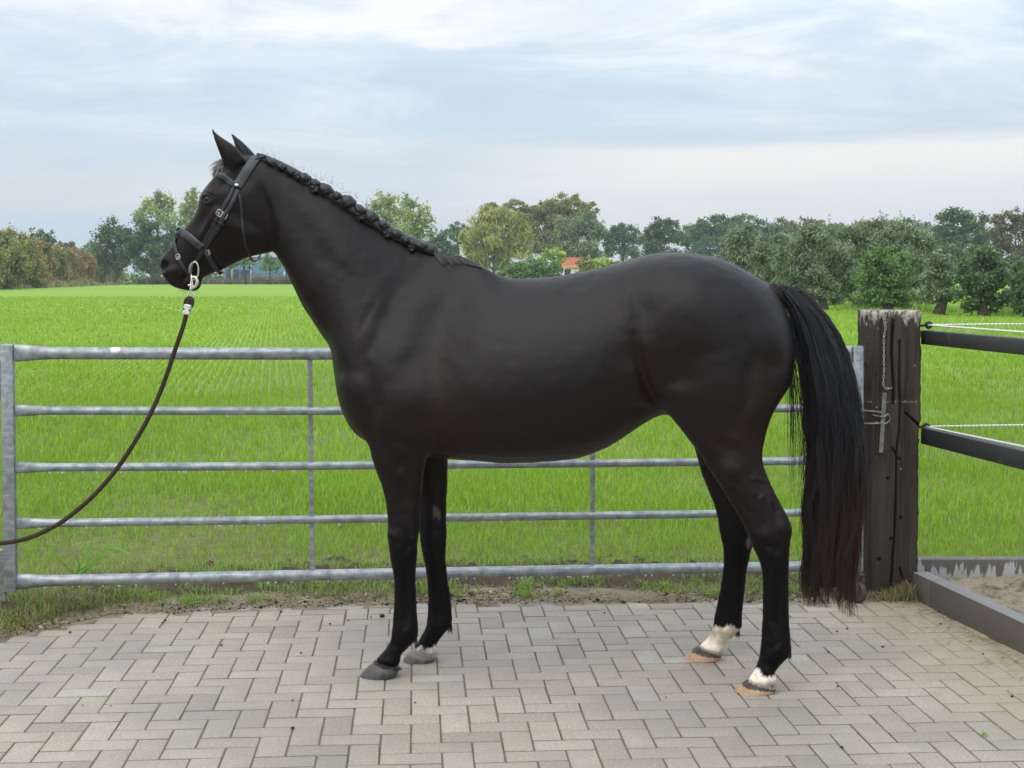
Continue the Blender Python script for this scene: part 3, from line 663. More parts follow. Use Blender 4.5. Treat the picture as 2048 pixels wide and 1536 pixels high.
# muscles, bones and creases: line on the side of the horse (pixels), radius (pixels), height (mm; minus = groove)
MUSCLE = [
 ([(497, 452), (480, 480)], 42, 9), ([(549, 503), (546, 460), (534, 415), (518, 372)], 10, -9), ([(540, 420), (556, 500)], 12, 4),
 ([(432, 418), (414, 452), (396, 486)], 6, 5), ([(447, 366)], 11, -8), ([(425, 405), (440, 412)], 9, -3), ([(413, 384), (425, 387)], 6, 6), ([(414, 408), (426, 402)], 5, 3),
 ([(405, 432), (380, 468)], 12, -4), ([(358, 573), (366, 560), (376, 548), (386, 540)], 3.2, -7), ([(340, 535), (345, 550)], 14, 4), ([(380, 570)], 12, 3),
 ([(470, 345), (500, 370)], 16, -6), ([(462, 400), (480, 360)], 10, -3),
 ([(566, 545), (600, 612), (645, 690), (676, 745)], 13, -10), ([(590, 520), (630, 610), (672, 690)], 22, 7),
 ([(560, 395), (620, 470), (690, 560), (735, 625)], 26, -6), ([(600, 400), (680, 480), (760, 555)], 34, 6),
 ([(752, 600), (738, 630), (716, 668)], 5, -2.6), ([(737, 612), (722, 648)], 4, -2.2),
 ([(872, 545), (820, 650), (770, 740)], 30, 8), ([(800, 560), (745, 690), (715, 740)], 16, -6), ([(905, 570), (870, 680)], 30, -5),
 ([(822, 740), (815, 830)], 48, 8), ([(702, 755), (712, 810)], 30, 8), ([(734, 735), (750, 810), (738, 862)], 15, -10), ([(864, 640), (876, 770), (886, 885)], 34, -13), ([(866, 868), (878, 900)], 14, -9),
 ([(768, 864), (800, 888), (838, 900)], 10, -10), ([(762, 905), (775, 960)], 16, 5), ([(806, 905), (800, 940)], 7, -5), ([(838, 915), (832, 980)], 12, 4), ([(803, 960), (806, 1010)], 6, -3),
 ([(785, 1062), (790, 1085)], 10, 4), ([(812, 1060), (818, 1092), (804, 1110)], 6, -4), ([(826, 1078)], 7, 4), ([(815, 1125), (814, 1240)], 4.5, -4), ([(824, 1130), (824, 1240)], 4, 2.5), ([(806, 1262), (815, 1270)], 12, 4), ([(795, 1285), (790, 1300)], 8, -3),
 ([(930, 620), (1000, 700), (1080, 760)], 90, 5), ([(1180, 560), (1120, 570)], 26, -4), ([(960, 880), (1100, 895), (1200, 870)], 30, 5),
 ([(1255, 574), (1252, 600), (1258, 640)], 9, 4), ([(1276, 590), (1286, 625), (1282, 670)], 24, -9), ([(1250, 690), (1262, 735)], 24, -6),
 ([(1268, 670), (1280, 725), (1298, 780), (1324, 822)], 11, -20), ([(1240, 800), (1290, 800), (1318, 822)], 9, 5), ([(1262, 815), (1300, 812)], 12, -5),
 ([(1345, 770), (1352, 810)], 30, 9), ([(1420, 720), (1440, 790)], 70, 9), ([(1480, 640), (1502, 720), (1494, 800), (1470, 855)], 15, -9), ([(1545, 650), (1550, 720)], 30, 6), ([(1530, 790), (1505, 850)], 16, 5), ([(1360, 600), (1420, 600)], 50, 4), ([(1540, 590), (1565, 640)], 10, -4),
 ([(1395, 845), (1440, 890), (1480, 905)], 12, -5), ([(1440, 930), (1470, 960)], 26, 6), ([(1448, 952), (1464, 968), (1482, 985)], 3.2, 3.5), ([(1500, 960), (1515, 956), (1532, 962)], 3.2, 3), ([(1520, 1000), (1535, 985)], 3.2, 3),
 ([(1515, 930), (1535, 985), (1556, 1022)], 7, -5), ([(1548, 1010), (1560, 1050)], 8, -6), ([(1520, 1062), (1540, 1085)], 14, 4), ([(1556, 1090), (1548, 1110)], 6, -4), ([(1530, 1100), (1550, 1110)], 7, 3),
 ([(1556, 1135), (1556, 1265)], 4.5, -4), ([(1567, 1135), (1568, 1265)], 4, 2.5), ([(1536, 1140), (1534, 1260)], 6, 2), ([(1552, 1296), (1560, 1302)], 13, 4), ([(1540, 1322), (1536, 1338)], 8, -3), ([(1540, 1240), (1560, 1255)], 3, -2.5)]
MUSCLE += [([(778, 1060), (782, 1080)], 6, 2.5), ([(800, 1052), (806, 1070)], 5, -2), ([(795, 1095), (808, 1104)], 5, 2), ([(800, 1125), (800, 1240)], 4, 1.6), ([(786, 935), (792, 1000)], 7, 2.2), ([(815, 930), (818, 1010)], 5, -2), ([(800, 1275), (806, 1262)], 5, -1.8), ([(1500, 1050), (1512, 1078)], 7, 2), ([(1560, 1062), (1566, 1084)], 5, -2.4), ([(1530, 1085), (1544, 1100)], 4, -2), ([(1545, 1140), (1545, 1265)], 3.6, 1.6), ([(1535, 1290), (1545, 1300)], 6, -1.8), ([(1480, 1000), (1505, 1035)], 7, -2), ([(1465, 930), (1500, 990)], 9, 2)]
MUSCLE_FAR = [([(872, 1060), (868, 1095)], 8, -3), ([(876, 1135), (880, 1230)], 4.5, -4), ([(1468, 1130), (1463, 1225)], 4.5, -4), ([(865, 1250)], 11, 4)]

def coat_material():
    m, nt, b = newmat("black_coat")
    c = attr(nt, 'coat'); p = geo_pos(nt)
    tc = nt.nodes.new('ShaderNodeTexCoord').outputs['Object']
    hair = noise(nt, mapping(nt, tc, (110, 160, 330), (0, math.radians(24), 0)), 1.0, 4.0, 0.65)
    hair2 = noise(nt, mapping(nt, tc, (30, 40, 90), (0, math.radians(24), 0)), 1.0, 4.0, 0.6)
    big = noise(nt, p, 5.0, 4.0, 0.6)
    col = mixc(nt, ramp(nt, hair, [(0.32, 0.0), (0.70, 0.5)]), c, mixc(nt, 1.0, c, (1.75, 1.65, 1.6), 'MULTIPLY'))
    col = mixc(nt, ramp(nt, big, [(0.4, 0.0), (0.7, 0.45)]), col, mixc(nt, 1.0, c, (1.5, 1.25, 1.1), 'MULTIPLY'))
    col = mixc(nt, ramp(nt, hair2, [(0.35, 0.0), (0.65, 0.5)]), col, mixc(nt, 1.0, c, (1.9, 1.75, 1.7), 'MULTIPLY'))
    rg = math_n(nt, 'ADD', math_n(nt, 'MULTIPLY', hair2, 0.20), math_n(nt, 'MULTIPLY_ADD', big, 0.06, 0.30))
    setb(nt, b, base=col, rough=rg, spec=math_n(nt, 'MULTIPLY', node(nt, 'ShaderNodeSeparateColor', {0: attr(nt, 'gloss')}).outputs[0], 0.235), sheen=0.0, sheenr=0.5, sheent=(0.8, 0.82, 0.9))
    setb(nt, b, normal=bump(nt, hair, 0.25, 0.002, bump(nt, hair2, 0.14, 0.003)))
    return m
M_COAT = coat_material()

def build_body(parent):
    bm = bmesh.new()
    for rows, seg in ((TORSO, 40), (HEAD, 32), (EAR_N, 16), (EAR_F, 16), (HIND_N, 26), (HIND_F, 26), (FORE_N, 26), (FORE_F, 26), (DOCK, 16)):
        V, Fc = loft(rows, seg)
        b2 = bmesh.new(); vs = [b2.verts.new(v) for v in V]
        for f in Fc:
            try: b2.faces.new([vs[i] for i in f])
            except ValueError: pass
        bmesh.ops.remove_doubles(b2, verts=b2.verts, dist=1e-5)
        bmesh.ops.recalc_face_normals(b2, faces=list(b2.faces))
        if b2.calc_volume(signed=True) < 0: bmesh.ops.reverse_faces(b2, faces=list(b2.faces))
        me = bpy.data.meshes.new("t"); b2.to_mesh(me); b2.free(); bm.from_mesh(me); bpy.data.meshes.remove(me)
    me = bpy.data.meshes.new("loft"); bm.to_mesh(me); bm.free()
    o = bpy.data.objects.new("loft", me); COL.objects.link(o)
    md = o.modifiers.new("r", 'REMESH'); md.mode = 'VOXEL'; md.voxel_size = 0.0080; md.adaptivity = 0.0
    dg = bpy.context.evaluated_depsgraph_get(); dg.update()
    body = bpy.data.meshes.new_from_object(o.evaluated_get(dg))
    bpy.data.objects.remove(o); bpy.data.meshes.remove(me)
    n = len(body.vertices)
    V = np.empty(n * 3, np.float32); body.vertices.foreach_get('co', V); V = V.reshape(-1, 3).astype(float)
    E = np.empty(len(body.edges) * 2, np.int32); body.edges.foreach_get('vertices', E); E = E.reshape(-1, 2)
    px = to_px(V)
    # blend the joints of neck, shoulder and quarters strongly, the lower legs and the face only a little
    trunk = np.clip((V[:, 2] - 0.72) / 0.2, 0, 1) * np.clip((px[:, 0] - 520) / 70, 0, 1)
    side = np.clip(np.abs(V[:, 1] - hmid(V[:, 0])) / 0.10, 0, 1)
    V = fast_smooth(V, E, 6, 0.55, np.full(n, 0.9))
    for blk in range(6):
        V = fast_smooth(V, E, 22, 0.62, trunk * (0.25 + 0.75 * side))
    # a plain Laplace pass where the flank meets the thigh and the shoulder the barrel
    m2 = trunk * side * np.clip((px[:, 1] - 560) / 60, 0, 1) * np.clip((880 - px[:, 1]) / 40, 0, 1)
    cnt = np.bincount(E.ravel(), minlength=n).astype(float)[:, None]
    for k in range(60):
        S = np.stack([np.bincount(E[:, 0], V[E[:, 1], a], n) + np.bincount(E[:, 1], V[E[:, 0], a], n) for a in range(3)], 1)
        V = V + 0.6 * m2[:, None] * (S / cnt - V)
    body.vertices.foreach_set('co', V.astype(np.float32).ravel()); body.update()
    Nn = vnormals(body).astype(float)
    # sculpt: strokes are laid on the side view of the middle plane, so they act on both flanks
    mid = hmid(V[:, 0]); near = V[:, 1] < mid
    q = to_px(np.c_[V[:, 0], mid - 0.2, V[:, 2]])
    qn = to_px(V)
    disp = np.zeros(n)
    legz = V[:, 2] < 0.86
    for pts, r, h in MUSCLE:
        d = poly_dist(np.where(near[:, None], qn, q), pts); pq = np.where(near[:, None], qn, q); w = np.exp(-(d / r) ** 2 * 0.9) * taper(pq, pts)
        w = w * np.clip(np.abs(Nn[:, 1]) * 1.5, 0, 1)
        w = w * np.where(legz & ~near, 0.0, 1.0)
        if max(p_[1] for p_ in pts) > 935: w = w * 1.9
        elif max(p_[0] for p_ in pts) < 530: w = w * 1.35
        disp += w * h * 1.3 / 1000.0
    for pts, r, h in MUSCLE_FAR:
        d = poly_dist(qn, pts); disp += np.exp(-(d / r) ** 2 * 1.3) * np.where(near, 0, 1) * h / 1000.0
    V = V + Nn * disp[:, None]
    V = fast_smooth(V, E, 2, 0.5, np.full(n, 0.9))
    # nostril and ear hollows
    for (c, r, dep) in (((327.5, 530), 7.5, 0.030), ((326, 538), 5, 0.018)):
        qq = to_px(V); d = np.hypot(*(qq - np.array(c)).T); w = np.exp(-(d / r) ** 2 * 1.6)
        sg = np.where(V[:, 1] < hmid(V[:, 0]), 1.0, -1.0)
        off = np.abs(V[:, 1] - hmid(V[:, 0])) > 0.012
        V[:, 1] += sg * w * dep * off; V[:, 0] += 0.010 * w * off
    V += Nn * (0.0016 * fbm(V, 16.0, 3) * trunk)[:, None]
    V += Nn * (0.0012 * fbm(V, 45.0, 2) * (1 - trunk) * np.clip((px[:, 0] - 560) / 40, 0, 1))[:, None]
    # ground contact: nothing below the sole
    V[:, 2] = np.maximum(V[:, 2], 0.012)
    body.vertices.foreach_set('co', V.astype(np.float32).ravel()); body.update()
    # coat colour: near black, browner at elbow, flank and muzzle; white on the coronets and one pastern
    base = np.array([0.0062, 0.0043, 0.0040]); C = np.tile(base, (n, 1)); px = to_px(V); near = V[:, 1] < hmid(V[:, 0])
    def blend(mask, c): C[:] = C * (1 - mask[:, None]) + np.array(c) * mask[:, None]
    low = np.clip((V[:, 2] - 0.1) / 0.5, 0, 1) * np.clip((0.85 - V[:, 2]) / 0.1, 0, 1)
    for pts, r, a in (([(868, 720), (880, 860)], 40, .7), ([(1270, 690), (1290, 760), (1322, 825)], 32, .8), ([(900, 890), (1100, 905), (1250, 850)], 45, .6), ([(1560, 760), (1500, 880)], 50, .55), ([(1420, 880), (1500, 960)], 60, .4), ([(400, 440), (380, 470)], 28, .6), ([(330, 540), (345, 565)], 22, .4), ([(735, 640), (715, 680)], 14, .5)):
        blend(0.6 * a * np.exp(-(poly_dist(px, pts) / (r * 1.4)) ** 2), (0.012, 0.0062, 0.0045))
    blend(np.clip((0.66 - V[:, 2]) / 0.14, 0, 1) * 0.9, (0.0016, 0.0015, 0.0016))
    nz = 5 * fbm(V, 55.0, 3) + 3 * vnoise(V, 160.0)
    white = (0.60, 0.56, 0.48)
    # far hind: white from the fetlock down
    mk = ((~near) & (px[:, 0] > 1340)) * np.clip((px[:, 1] + nz - 1250 - 0.10 * (px[:, 0] - 1428)) / 5, 0, 1); blend(mk, white)
    blend(mk * np.clip(0.75 * fbm(V, 26.0, 3) + 0.12 + 0.012 * (px[:, 0] - 1420), 0, .85), (0.25, 0.205, 0.14))
    # near hind: white above the coronet, higher in front
    hb = np.interp(px[:, 0], [1495, 1505, 1515, 1525, 1540, 1556], [1340, 1329, 1334, 1352, 1349, 1343])
    mk = (near & (px[:, 0] > 1450)) * np.clip((px[:, 1] + nz - hb) / 4, 0, 1); blend(mk, white)
    blend(mk * np.clip(0.75 * fbm(V, 26.0, 3) + 0.08, 0, .7), (0.27, 0.22, 0.15))
    # far fore: narrow white coronet
    hb = np.interp(px[:, 0], [820, 835, 850, 865, 880], [1292, 1290, 1296, 1294, 1285])
    mk = ((~near) & (px[:, 0] < 1000)) * np.clip((px[:, 1] + nz * 1.2 - hb) / 4, 0, 1); blend(mk, white)
    blend(mk * np.clip(0.9 * fbm(V, 30.0, 3) + 0.15, 0, .85), (0.16, 0.14, 0.11))
    # chestnuts on the inside of the far legs
    mk = (px[:, 0] < 1000) & (~near) & (Nn[:, 1] < 0); d = np.hypot((px[:, 0] - 873 - 0.25 * (px[:, 1] - 1025)) / 7.5, (px[:, 1] - 1025) / 15)
    blend(mk * np.clip((1.15 + 0.06 * nz - d) / 0.25, 0, 1), (0.06, 0.052, 0.047))
    d = np.hypot((px[:, 0] - 1497) / 6, (px[:, 1] - 1086) / 13)
    blend(((~near) & (Nn[:, 1] < 0.3) & (px[:, 0] > 1400)) * np.clip((1 - d) / 0.3, 0, 1), (0.08, 0.06, 0.05))
    # star under the forelock
    d = np.hypot(px[:, 0] - 437, px[:, 1] - 343); blend(np.clip((15 - d) / 8, 0, 1) * (np.abs(V[:, 1] - hmid(V[:, 0])) < 0.06), (0.55, 0.53, 0.50))
    # nostril lining
    d = np.hypot(px[:, 0] - 327, px[:, 1] - 532); blend(np.clip((6.5 - d) / 3, 0, 1), (0.004, 0.0035, 0.0035))
    gl = 0.50 + 0.55 * np.clip((V[:, 2] - 0.5) / 0.65, 0, 1); gl = gl * np.where((px[:, 0] < 560) & (V[:, 2] > 1.2), 0.8, 1.0)  # specular weakened towards belly and legs, putting shade into the coat
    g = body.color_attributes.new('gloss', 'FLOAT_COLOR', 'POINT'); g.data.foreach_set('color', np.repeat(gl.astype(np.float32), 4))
    a = body.color_attributes.new('coat', 'FLOAT_COLOR', 'POINT')
    a.data.foreach_set('color', np.c_[C, np.ones(n)].astype(np.float32).ravel())
    body.polygons.foreach_set('use_smooth', np.ones(len(body.polygons), bool))
    body.materials.clear(); body.materials.append(M_COAT)
    body.name = "body"
    return link("body", body, None, parent), body
horse = empty("horse", (0.2, hmid(0.2), 0), 'glossy black horse with plaited mane standing side-on on the paving', 'horse')
body_ob, BODY = build_body(horse)
_bv = np.empty(len(BODY.vertices) * 3, np.float32); BODY.vertices.foreach_get('co', _bv); _bv = _bv.reshape(-1, 3)
BVH = BVHTree.FromPolygons([Vector(v) for v in _bv], [tuple(p.vertices) for p in BODY.polygons])
def hit(px, py):
    """point and normal where the line of sight meets the horse's near side"""
    d = ray(px, py).normalized(); o = Vector((0, 0, CAMZ))
    loc, nor, idx, dist = BVH.ray_cast(o, d)
    if loc is None:
        q = HP(px, py, -0.03); loc, nor, idx, dist = BVH.find_nearest(q)
    if nor.dot(d) > 0: nor = -nor
    return loc, nor
# ------------------------------------------------------------------ hooves
def hoof_material(name, wall_a, wall_b, band, band_amt):
    m, nt, b = newmat(name); p = geo_pos(nt)
    t = node(nt, 'ShaderNodeSeparateColor', {0: attr(nt, 'tone')})          # r: 0 sole .. 1 coronet
    st = noise(nt, mapping(nt, p, (90, 60, 14)), 1.0, 3.0, 0.6); rings = noise(nt, mapping(nt, p, (6, 6, 170)), 1.0, 2.0)
    col = mixc(nt, ramp(nt, st, [(0.3, 0.0), (0.7, 1.0)]), wall_a, wall_b)
    col = mixc(nt, math_n(nt, 'MULTIPLY', rings, 0.35), col, tuple(c * 0.55 for c in wall_a))
    nb = noise(nt, p, 70.0, 4.0, 0.7)
    f = ramp(nt, math_n(nt, 'MULTIPLY_ADD', nb, 0.5, math_n(nt, 'SUBTRACT', t.outputs[0], 0.25)), [(0.53, 0.0), (0.64, 1.0)])
    col = mixc(nt, math_n(nt, 'MULTIPLY', f, band_amt), col, band)
    setb(nt, b, base=col, rough=0.5, spec=0.4, normal=bump(nt, math_n(nt, 'ADD', st, rings), 0.35, 0.003))
    return m
M_HOOF_D = hoof_material("dark_hoof", (0.028, 0.027, 0.027), (0.085, 0.082, 0.08), (0.10, 0.08, 0.055), 0.45)
M_HOOF_G = hoof_material("striped_hoof", (0.035, 0.031, 0.028), (0.17, 0.14, 0.115), (0.24, 0.21, 0.16), 0.5)
M_HOOF_L = hoof_material("pale_hoof", (0.36, 0.205, 0.115), (0.50, 0.34, 0.21), (0.035, 0.024, 0.018), 0.97)
def hoof(yo, cor_f, cor_b, toe, heel, mat, parent):
    """coronet front/back pixels, ground toe/heel pixels"""
    cf, cb = HP(*cor_f, yo), HP(*cor_b, yo); tf, tb = HP(*toe, yo), HP(*heel, yo)
    tf.z = tb.z = 0.0005
    seg, rings = 36, 9; V = []; tone = []
    for i in range(rings):
        u = i / (rings - 1); bulge = 0.0035 * math.sin(math.pi * u)
        A = tf.lerp(cf, u); B = tb.lerp(cb, u)
        c = (A + B) / 2; hl = (A - B) / 2; hw = 0.066 * (1 - u) + 0.050 * u
        for k in range(seg):
            a = 2 * math.pi * k / seg; ca, sa = math.cos(a), math.sin(a)
            back = max(0.0, -ca)
            ca2 = ca * (1 - 0.10 * back)
            ww = hw * (1 - 0.10 * back) * (abs(sa) ** 0.9) * (1 if sa > 0 else -1)
            notch = 0.012 * math.exp(-((a - math.pi) / 0.28) ** 2)
            V.append(c + hl * (ca2 + notch * 6) + Vector((0, ww + bulge * (1 if sa > 0 else -1), 0)) + Vector((-bulge * max(ca, 0), 0, 0)))
            tone.append(u)
    V.append((tf + tb) / 2); tone.append(0); V.append((cf + cb) / 2 + Vector((0, 0, .006))); tone.append(1)
    Fc = [(i * seg + k, i * seg + (k + 1) % seg, (i + 1) * seg + (k + 1) % seg, (i + 1) * seg + k) for i in range(rings - 1) for k in range(seg)]
    n = rings * seg
    Fc += [(k, (k + 1) % seg, n) for k in range(seg)] + [((rings - 1) * seg + k, (rings - 1) * seg + (k + 1) % seg, n + 1) for k in range(seg)]
    me = bpy.data.meshes.new("hoof"); me.from_pydata([tuple(v) for v in V], [], Fc)
    bm = bmesh.new(); bm.from_mesh(me); bmesh.ops.recalc_face_normals(bm, faces=list(bm.faces)); bm.to_mesh(me); bm.free()
    a = me.color_attributes.new('tone', 'FLOAT_COLOR', 'POINT'); a.data.foreach_set('color', np.repeat(np.array(tone, np.float32), 4))
    sharp(me, 55); return link("hoof", me, mat, parent)
props(hoof(-.140, (749, 1323), (805, 1337), (720, 1365), (797, 1365), M_HOOF_D, horse), 'dark grey front hoof nearest the camera')
props(hoof(.097, (825, 1298), (878, 1312), (806, 1334), (872, 1334), M_HOOF_G, horse), 'streaked dark front hoof with dirty white coronet')
props(hoof(-.269, (1494, 1361), (1557, 1376), (1470, 1397), (1553, 1397), M_HOOF_L, horse), 'pale tan hind hoof with dark wet band, nearest the tail')
props(hoof(.193, (1396, 1293), (1447, 1309), (1369, 1330), (1442, 1330), M_HOOF_L, horse), 'pale tan hind hoof below the white pastern')

# ------------------------------------------------------------------ hair
def hair_material(name, c0, c1, tip, rough=0.38):
    m, nt, b = newmat(name); t = node(nt, 'ShaderNodeSeparateColor', {0: attr(nt, 'tone')})
    col = mixc(nt, t.outputs[0], c0, c1); col = mixc(nt, t.outputs[1], col, tip)
    setb(nt, b, base=col, rough=rough, spec=0.5); return m
M_MANE = hair_material("mane_hair", (0.006, 0.0055, 0.0055), (0.055, 0.05, 0.05), (0.06, 0.04, 0.03), 0.40)
M_TAIL = hair_material("tail_hair", (0.0035, 0.0033, 0.0035), (0.024, 0.022, 0.026), (0.080, 0.028, 0.021), 0.32)
def strands(curves, radii, tones):
    """curves (n,m,3), radii (n,m), tones (n,m,2) -> triangular tubes"""
    n, m, _ = curves.shape
    T = np.gradient(curves, axis=1); T /= np.linalg.norm(T, axis=2, keepdims=True) + 1e-9
    ref = np.tile(np.array([0.3, 1.0, 0.2]), (n, m, 1)); A = np.cross(T, ref); A /= np.linalg.norm(A, axis=2, keepdims=True) + 1e-9
    Bn = np.cross(T, A); V = []
    for k in range(3):
        an = 2 * math.pi * k / 3 + 0.5
        V.append(curves + (A * math.cos(an) + Bn * math.sin(an)) * radii[..., None])
    V = np.stack(V, 2)                                       # n,m,3,3
    idx = np.arange(n * m * 3).reshape(n, m, 3)
    q = [np.stack([idx[:, :-1, k], idx[:, :-1, (k + 1) % 3], idx[:, 1:, (k + 1) % 3], idx[:, 1:, k]], -1).reshape(-1, 4) for k in range(3)]
    C = np.zeros((n, m, 3, 3), np.float32); C[..., :2] = tones[:, :, None, :]
    return V.reshape(-1, 3), np.concatenate(q), C.reshape(-1, 3)
def ipts(pts, ts):
    pts = np.asarray(pts, float); L = np.r_[0, np.cumsum(np.hypot(*np.diff(pts, axis=0).T))]; L /= L[-1]
    return np.stack([np.interp(ts, L, pts[:, k]) for k in range(2)], -1)
def P_np(px, py, D):
    v = -(py - H2) / F; dx = (px - W2) / F; dy = _c + v * _s; dz = -_s + v * _c; t = D / dy
    return np.stack([dx * t, D, CAMZ + dz * t], -1)
def make_tail():
    r = np.random.default_rng(11)
    m = 17; ts = np.linspace(0, 1, m)
    # guides: inner (towards the legs) to outer edge, in the plane of the tail
    left = catmull([(1556, 590), (1584, 640), (1605, 720), (1613, 800), (1620, 880), (1622, 960), (1616, 1040), (1611, 1120), (1608, 1190), (1610, 1212)], 6)
    ml = catmull([(1566, 582), (1605, 640), (1632, 730), (1645, 820), (1652, 910), (1650, 1000), (1644, 1090), (1640, 1160), (1642, 1215)], 6)
    mr = catmull([(1580, 576), (1630, 630), (1672, 720), (1692, 810), (1697, 910), (1692, 1000), (1684, 1090), (1678, 1160), (1680, 1218)], 6)
    right = catmull([(1592, 572), (1645, 618), (1694, 702), (1717, 790), (1727, 880), (1724, 980), (1716, 1070), (1706, 1150), (1706, 1236)], 6)
    Gd = np.stack([ipts(g, ts) for g in (left, ml, mr, right)])        # 4,m,2
    def curve(u, n_, wisp=0.0, lock=None):
        k = np.clip(u * 3, 0, 2.9999); i = k.astype(int); f = (k - i)[:, None, None]
        return Gd[i] * (1 - f) + Gd[i + 1] * f
    out = []
    # main locks
    nl, per = 96, 28
    lu = np.sort(r.random(nl)); ld = r.normal(0, 0.5, nl); lend = 1.0 - 0.30 * r.random(nl) ** 2.2; lphase = r.random(nl) * 6.28; lamp = r.uniform(4, 16, nl)
    ltone = r.random(nl)
    lk = np.repeat(np.arange(nl), per); n = len(lk)
    u = np.clip(lu[lk] + r.normal(0, 0.022, n), 0, 1)
    C = curve(u, n); Cl = curve(np.clip(lu, 0, 1), nl)[lk]; gat = np.clip((ts - 0.72) / 0.28, 0, 1)[None, :, None] * 0.8; C = C * (1 - gat) + Cl * gat
    end = np.clip(lend[lk] - np.abs(r.normal(0, 0.06, n)) + 0.02, 0.5, 1.03)
    tt = ts[None] * end[:, None]
    C = np.stack([np.stack([np.interp(tt[i], ts, C[i, :, k]) for k in range(2)], -1) for i in range(n)])
    wob = lamp[lk][:, None] * (np.sin(lphase[lk][:, None] + tt * r.uniform(6, 12, nl)[lk][:, None]) + 0.5 * np.sin(lphase[lk][:, None] * 2 + tt * r.uniform(16, 30, nl)[lk][:, None])) * (0.25 + 0.75 * tt) * np.clip(tt * 6, 0, 1)
    C[..., 0] += wob + np.cumsum(r.normal(0, 0.55, (n, m)), 1) * (0.3 + tt)
    th = np.pi * (u)                                               # rounded cross-section: middle locks stand further out
    bodyd = 0.075 * np.sin(np.clip(th, 0.15, 2.99))[:, None] * np.clip(0.35 + 1.6 * tt, 0, 1) * np.where(r.random(nl) < 0.62, -1, 1)[lk][:, None]
    dep = bodyd * r.uniform(0.75, 1.0, n)[:, None] + 0.022 * ld[lk][:, None] * tt
    D = hmid(1.25) + 0.0 + dep
    pts = P_np(C[..., 0], C[..., 1], D)
    rad = r.uniform(0.0009, 0.0018, n)[:, None] * np.clip(1.15 - 0.95 * ts[None] ** 3, 0.2, 1)
    tone = np.zeros((n, m, 2)); tone[..., 0] = np.clip(0.05 + 0.95 * ltone[lk] ** 1.5 + r.normal(0, .12, n), 0, 1)[:, None]
    tone[..., 1] = np.clip((tt - 0.5) / 0.42, 0, 1) * r.uniform(0.15, 1.0, n)[:, None] * (0.35 + 0.65 * u[:, None])
    out.append(strands(pts, rad, tone))
    # stray hairs standing off the outer edge and across the tail
    n = 340; u = np.clip(np.where(r.random(n) < .5, r.uniform(.85, 1.0, n), r.random(n)), 0, 1); C = curve(u, n); e0 = r.uniform(0, .75, n); e1 = np.clip(e0 + r.uniform(.15, .45, n), 0, 1.02)
    tt = e0[:, None] + (e1 - e0)[:, None] * ts[None]; C = np.stack([np.stack([np.interp(tt[i], ts, C[i, :, k]) for k in range(2)], -1) for i in range(n)])
    C[..., 0] += r.normal(2, 6, n)[:, None] * ts[None] ** 1.5 + 3 * np.sin(ts[None] * r.uniform(3, 8, n)[:, None] + r.random(n)[:, None] * 6) * ts[None]
    pts = P_np(C[..., 0], C[..., 1], hmid(1.25) - (0.08 * np.sin(np.clip(np.pi * u, .15, 2.99)) * r.uniform(.9, 1.1, n))[:, None] * np.clip(.35 + 1.6 * tt, 0, 1))
    rad = np.full((n, m), 0.0008) * np.clip(1.1 - ts[None] ** 2 * .8, .3, 1); tone = np.zeros((n, m, 2)); tone[..., 0] = r.random(n)[:, None]; tone[..., 1] = np.clip((tt - .5) * 1.2, 0, 1) * r.random(n)[:, None]
    out.append(strands(pts, rad, tone))
    # loose wisps hanging on the leg side
    n = 130; grp = r.integers(0, 26, n); gx = np.sort(r.uniform(1583, 1640, 26)); gl = r.uniform(0.12, 0.62, 26); gl[3:9] += 0.12
    y0 = 640 + r.normal(0, 15, n); x0 = 1572 + r.normal(0, 6, n)
    xe = gx[grp] + r.normal(0, 4, n) - 4; ye = 700 + gl[grp] * 520 + r.normal(0, 25, n)
    tt = np.tile(ts, (n, 1)); px = x0[:, None] + (xe - x0)[:, None] * (1 - (1 - tt) ** 2.2) + 4 * np.sin(tt * r.uniform(4, 9, n)[:, None] + grp[:, None]) * tt; py = y0[:, None] + (ye - y0)[:, None] * tt
    pts = P_np(px, py, np.full_like(px, hmid(1.25)) + r.normal(0, 0.012, n)[:, None] + 0.02 * (grp % 3 - 1)[:, None])
    rad = np.full((n, m), 0.00085) * np.clip(1.1 - ts[None] ** 2 * 0.8, 0.3, 1); tone = np.zeros((n, m, 2)); tone[..., 0] = 0.3
    out.append(strands(pts, rad, tone))
    # lower fringe on the leg side
    n = 170; y0 = r.uniform(760, 1000, n); u0 = r.random(n) * 0.1
    base = curve(u0, n); x0 = np.array([np.interp(y0[i], base[i, :, 1], base[i, :, 0]) for i in range(n)]); ye = np.minimum(y0 + r.uniform(120, 260, n), 1200); xe = x0 - r.uniform(0, 20, n)
    px = x0[:, None] + 6 + (xe - x0 - 6)[:, None] * tt[:1] ** 1.3 + 3 * np.sin(tt[:1] * 7 + r.random(n)[:, None] * 6); py = y0[:, None] + (ye - y0)[:, None] * tt[:1]
    pts = P_np(px, py, np.full_like(px, hmid(1.25)) + r.normal(0, 0.02, n)[:, None])
    rad = np.full((n, m), 0.0011) * np.clip(1.1 - ts[None] ** 2 * 0.8, 0.3, 1); tone = np.zeros((n, m, 2)); tone[..., 0] = 0.3; tone[..., 1] = 0.3 * tt[:1]
    out.append(strands(pts, rad, tone))
    # short brown hair on the dock
    n = 420; u = r.random(n); b0 = ipts([(1535, 567), (1570, 571), (1600, 580), (1622, 598), (1640, 622)], u); L = r.uniform(5, 14, n)
    dx = 0.75 + 0.25 * u; tt2 = np.linspace(0, 1, m)[None]
    px = b0[:, :1] + (L * dx)[:, None] * tt2; py = b0[:, 1:] + 3 - (L * 0.28 * (1 - u * 1.6))[:, None] * np.sin(tt2 * 2.2)
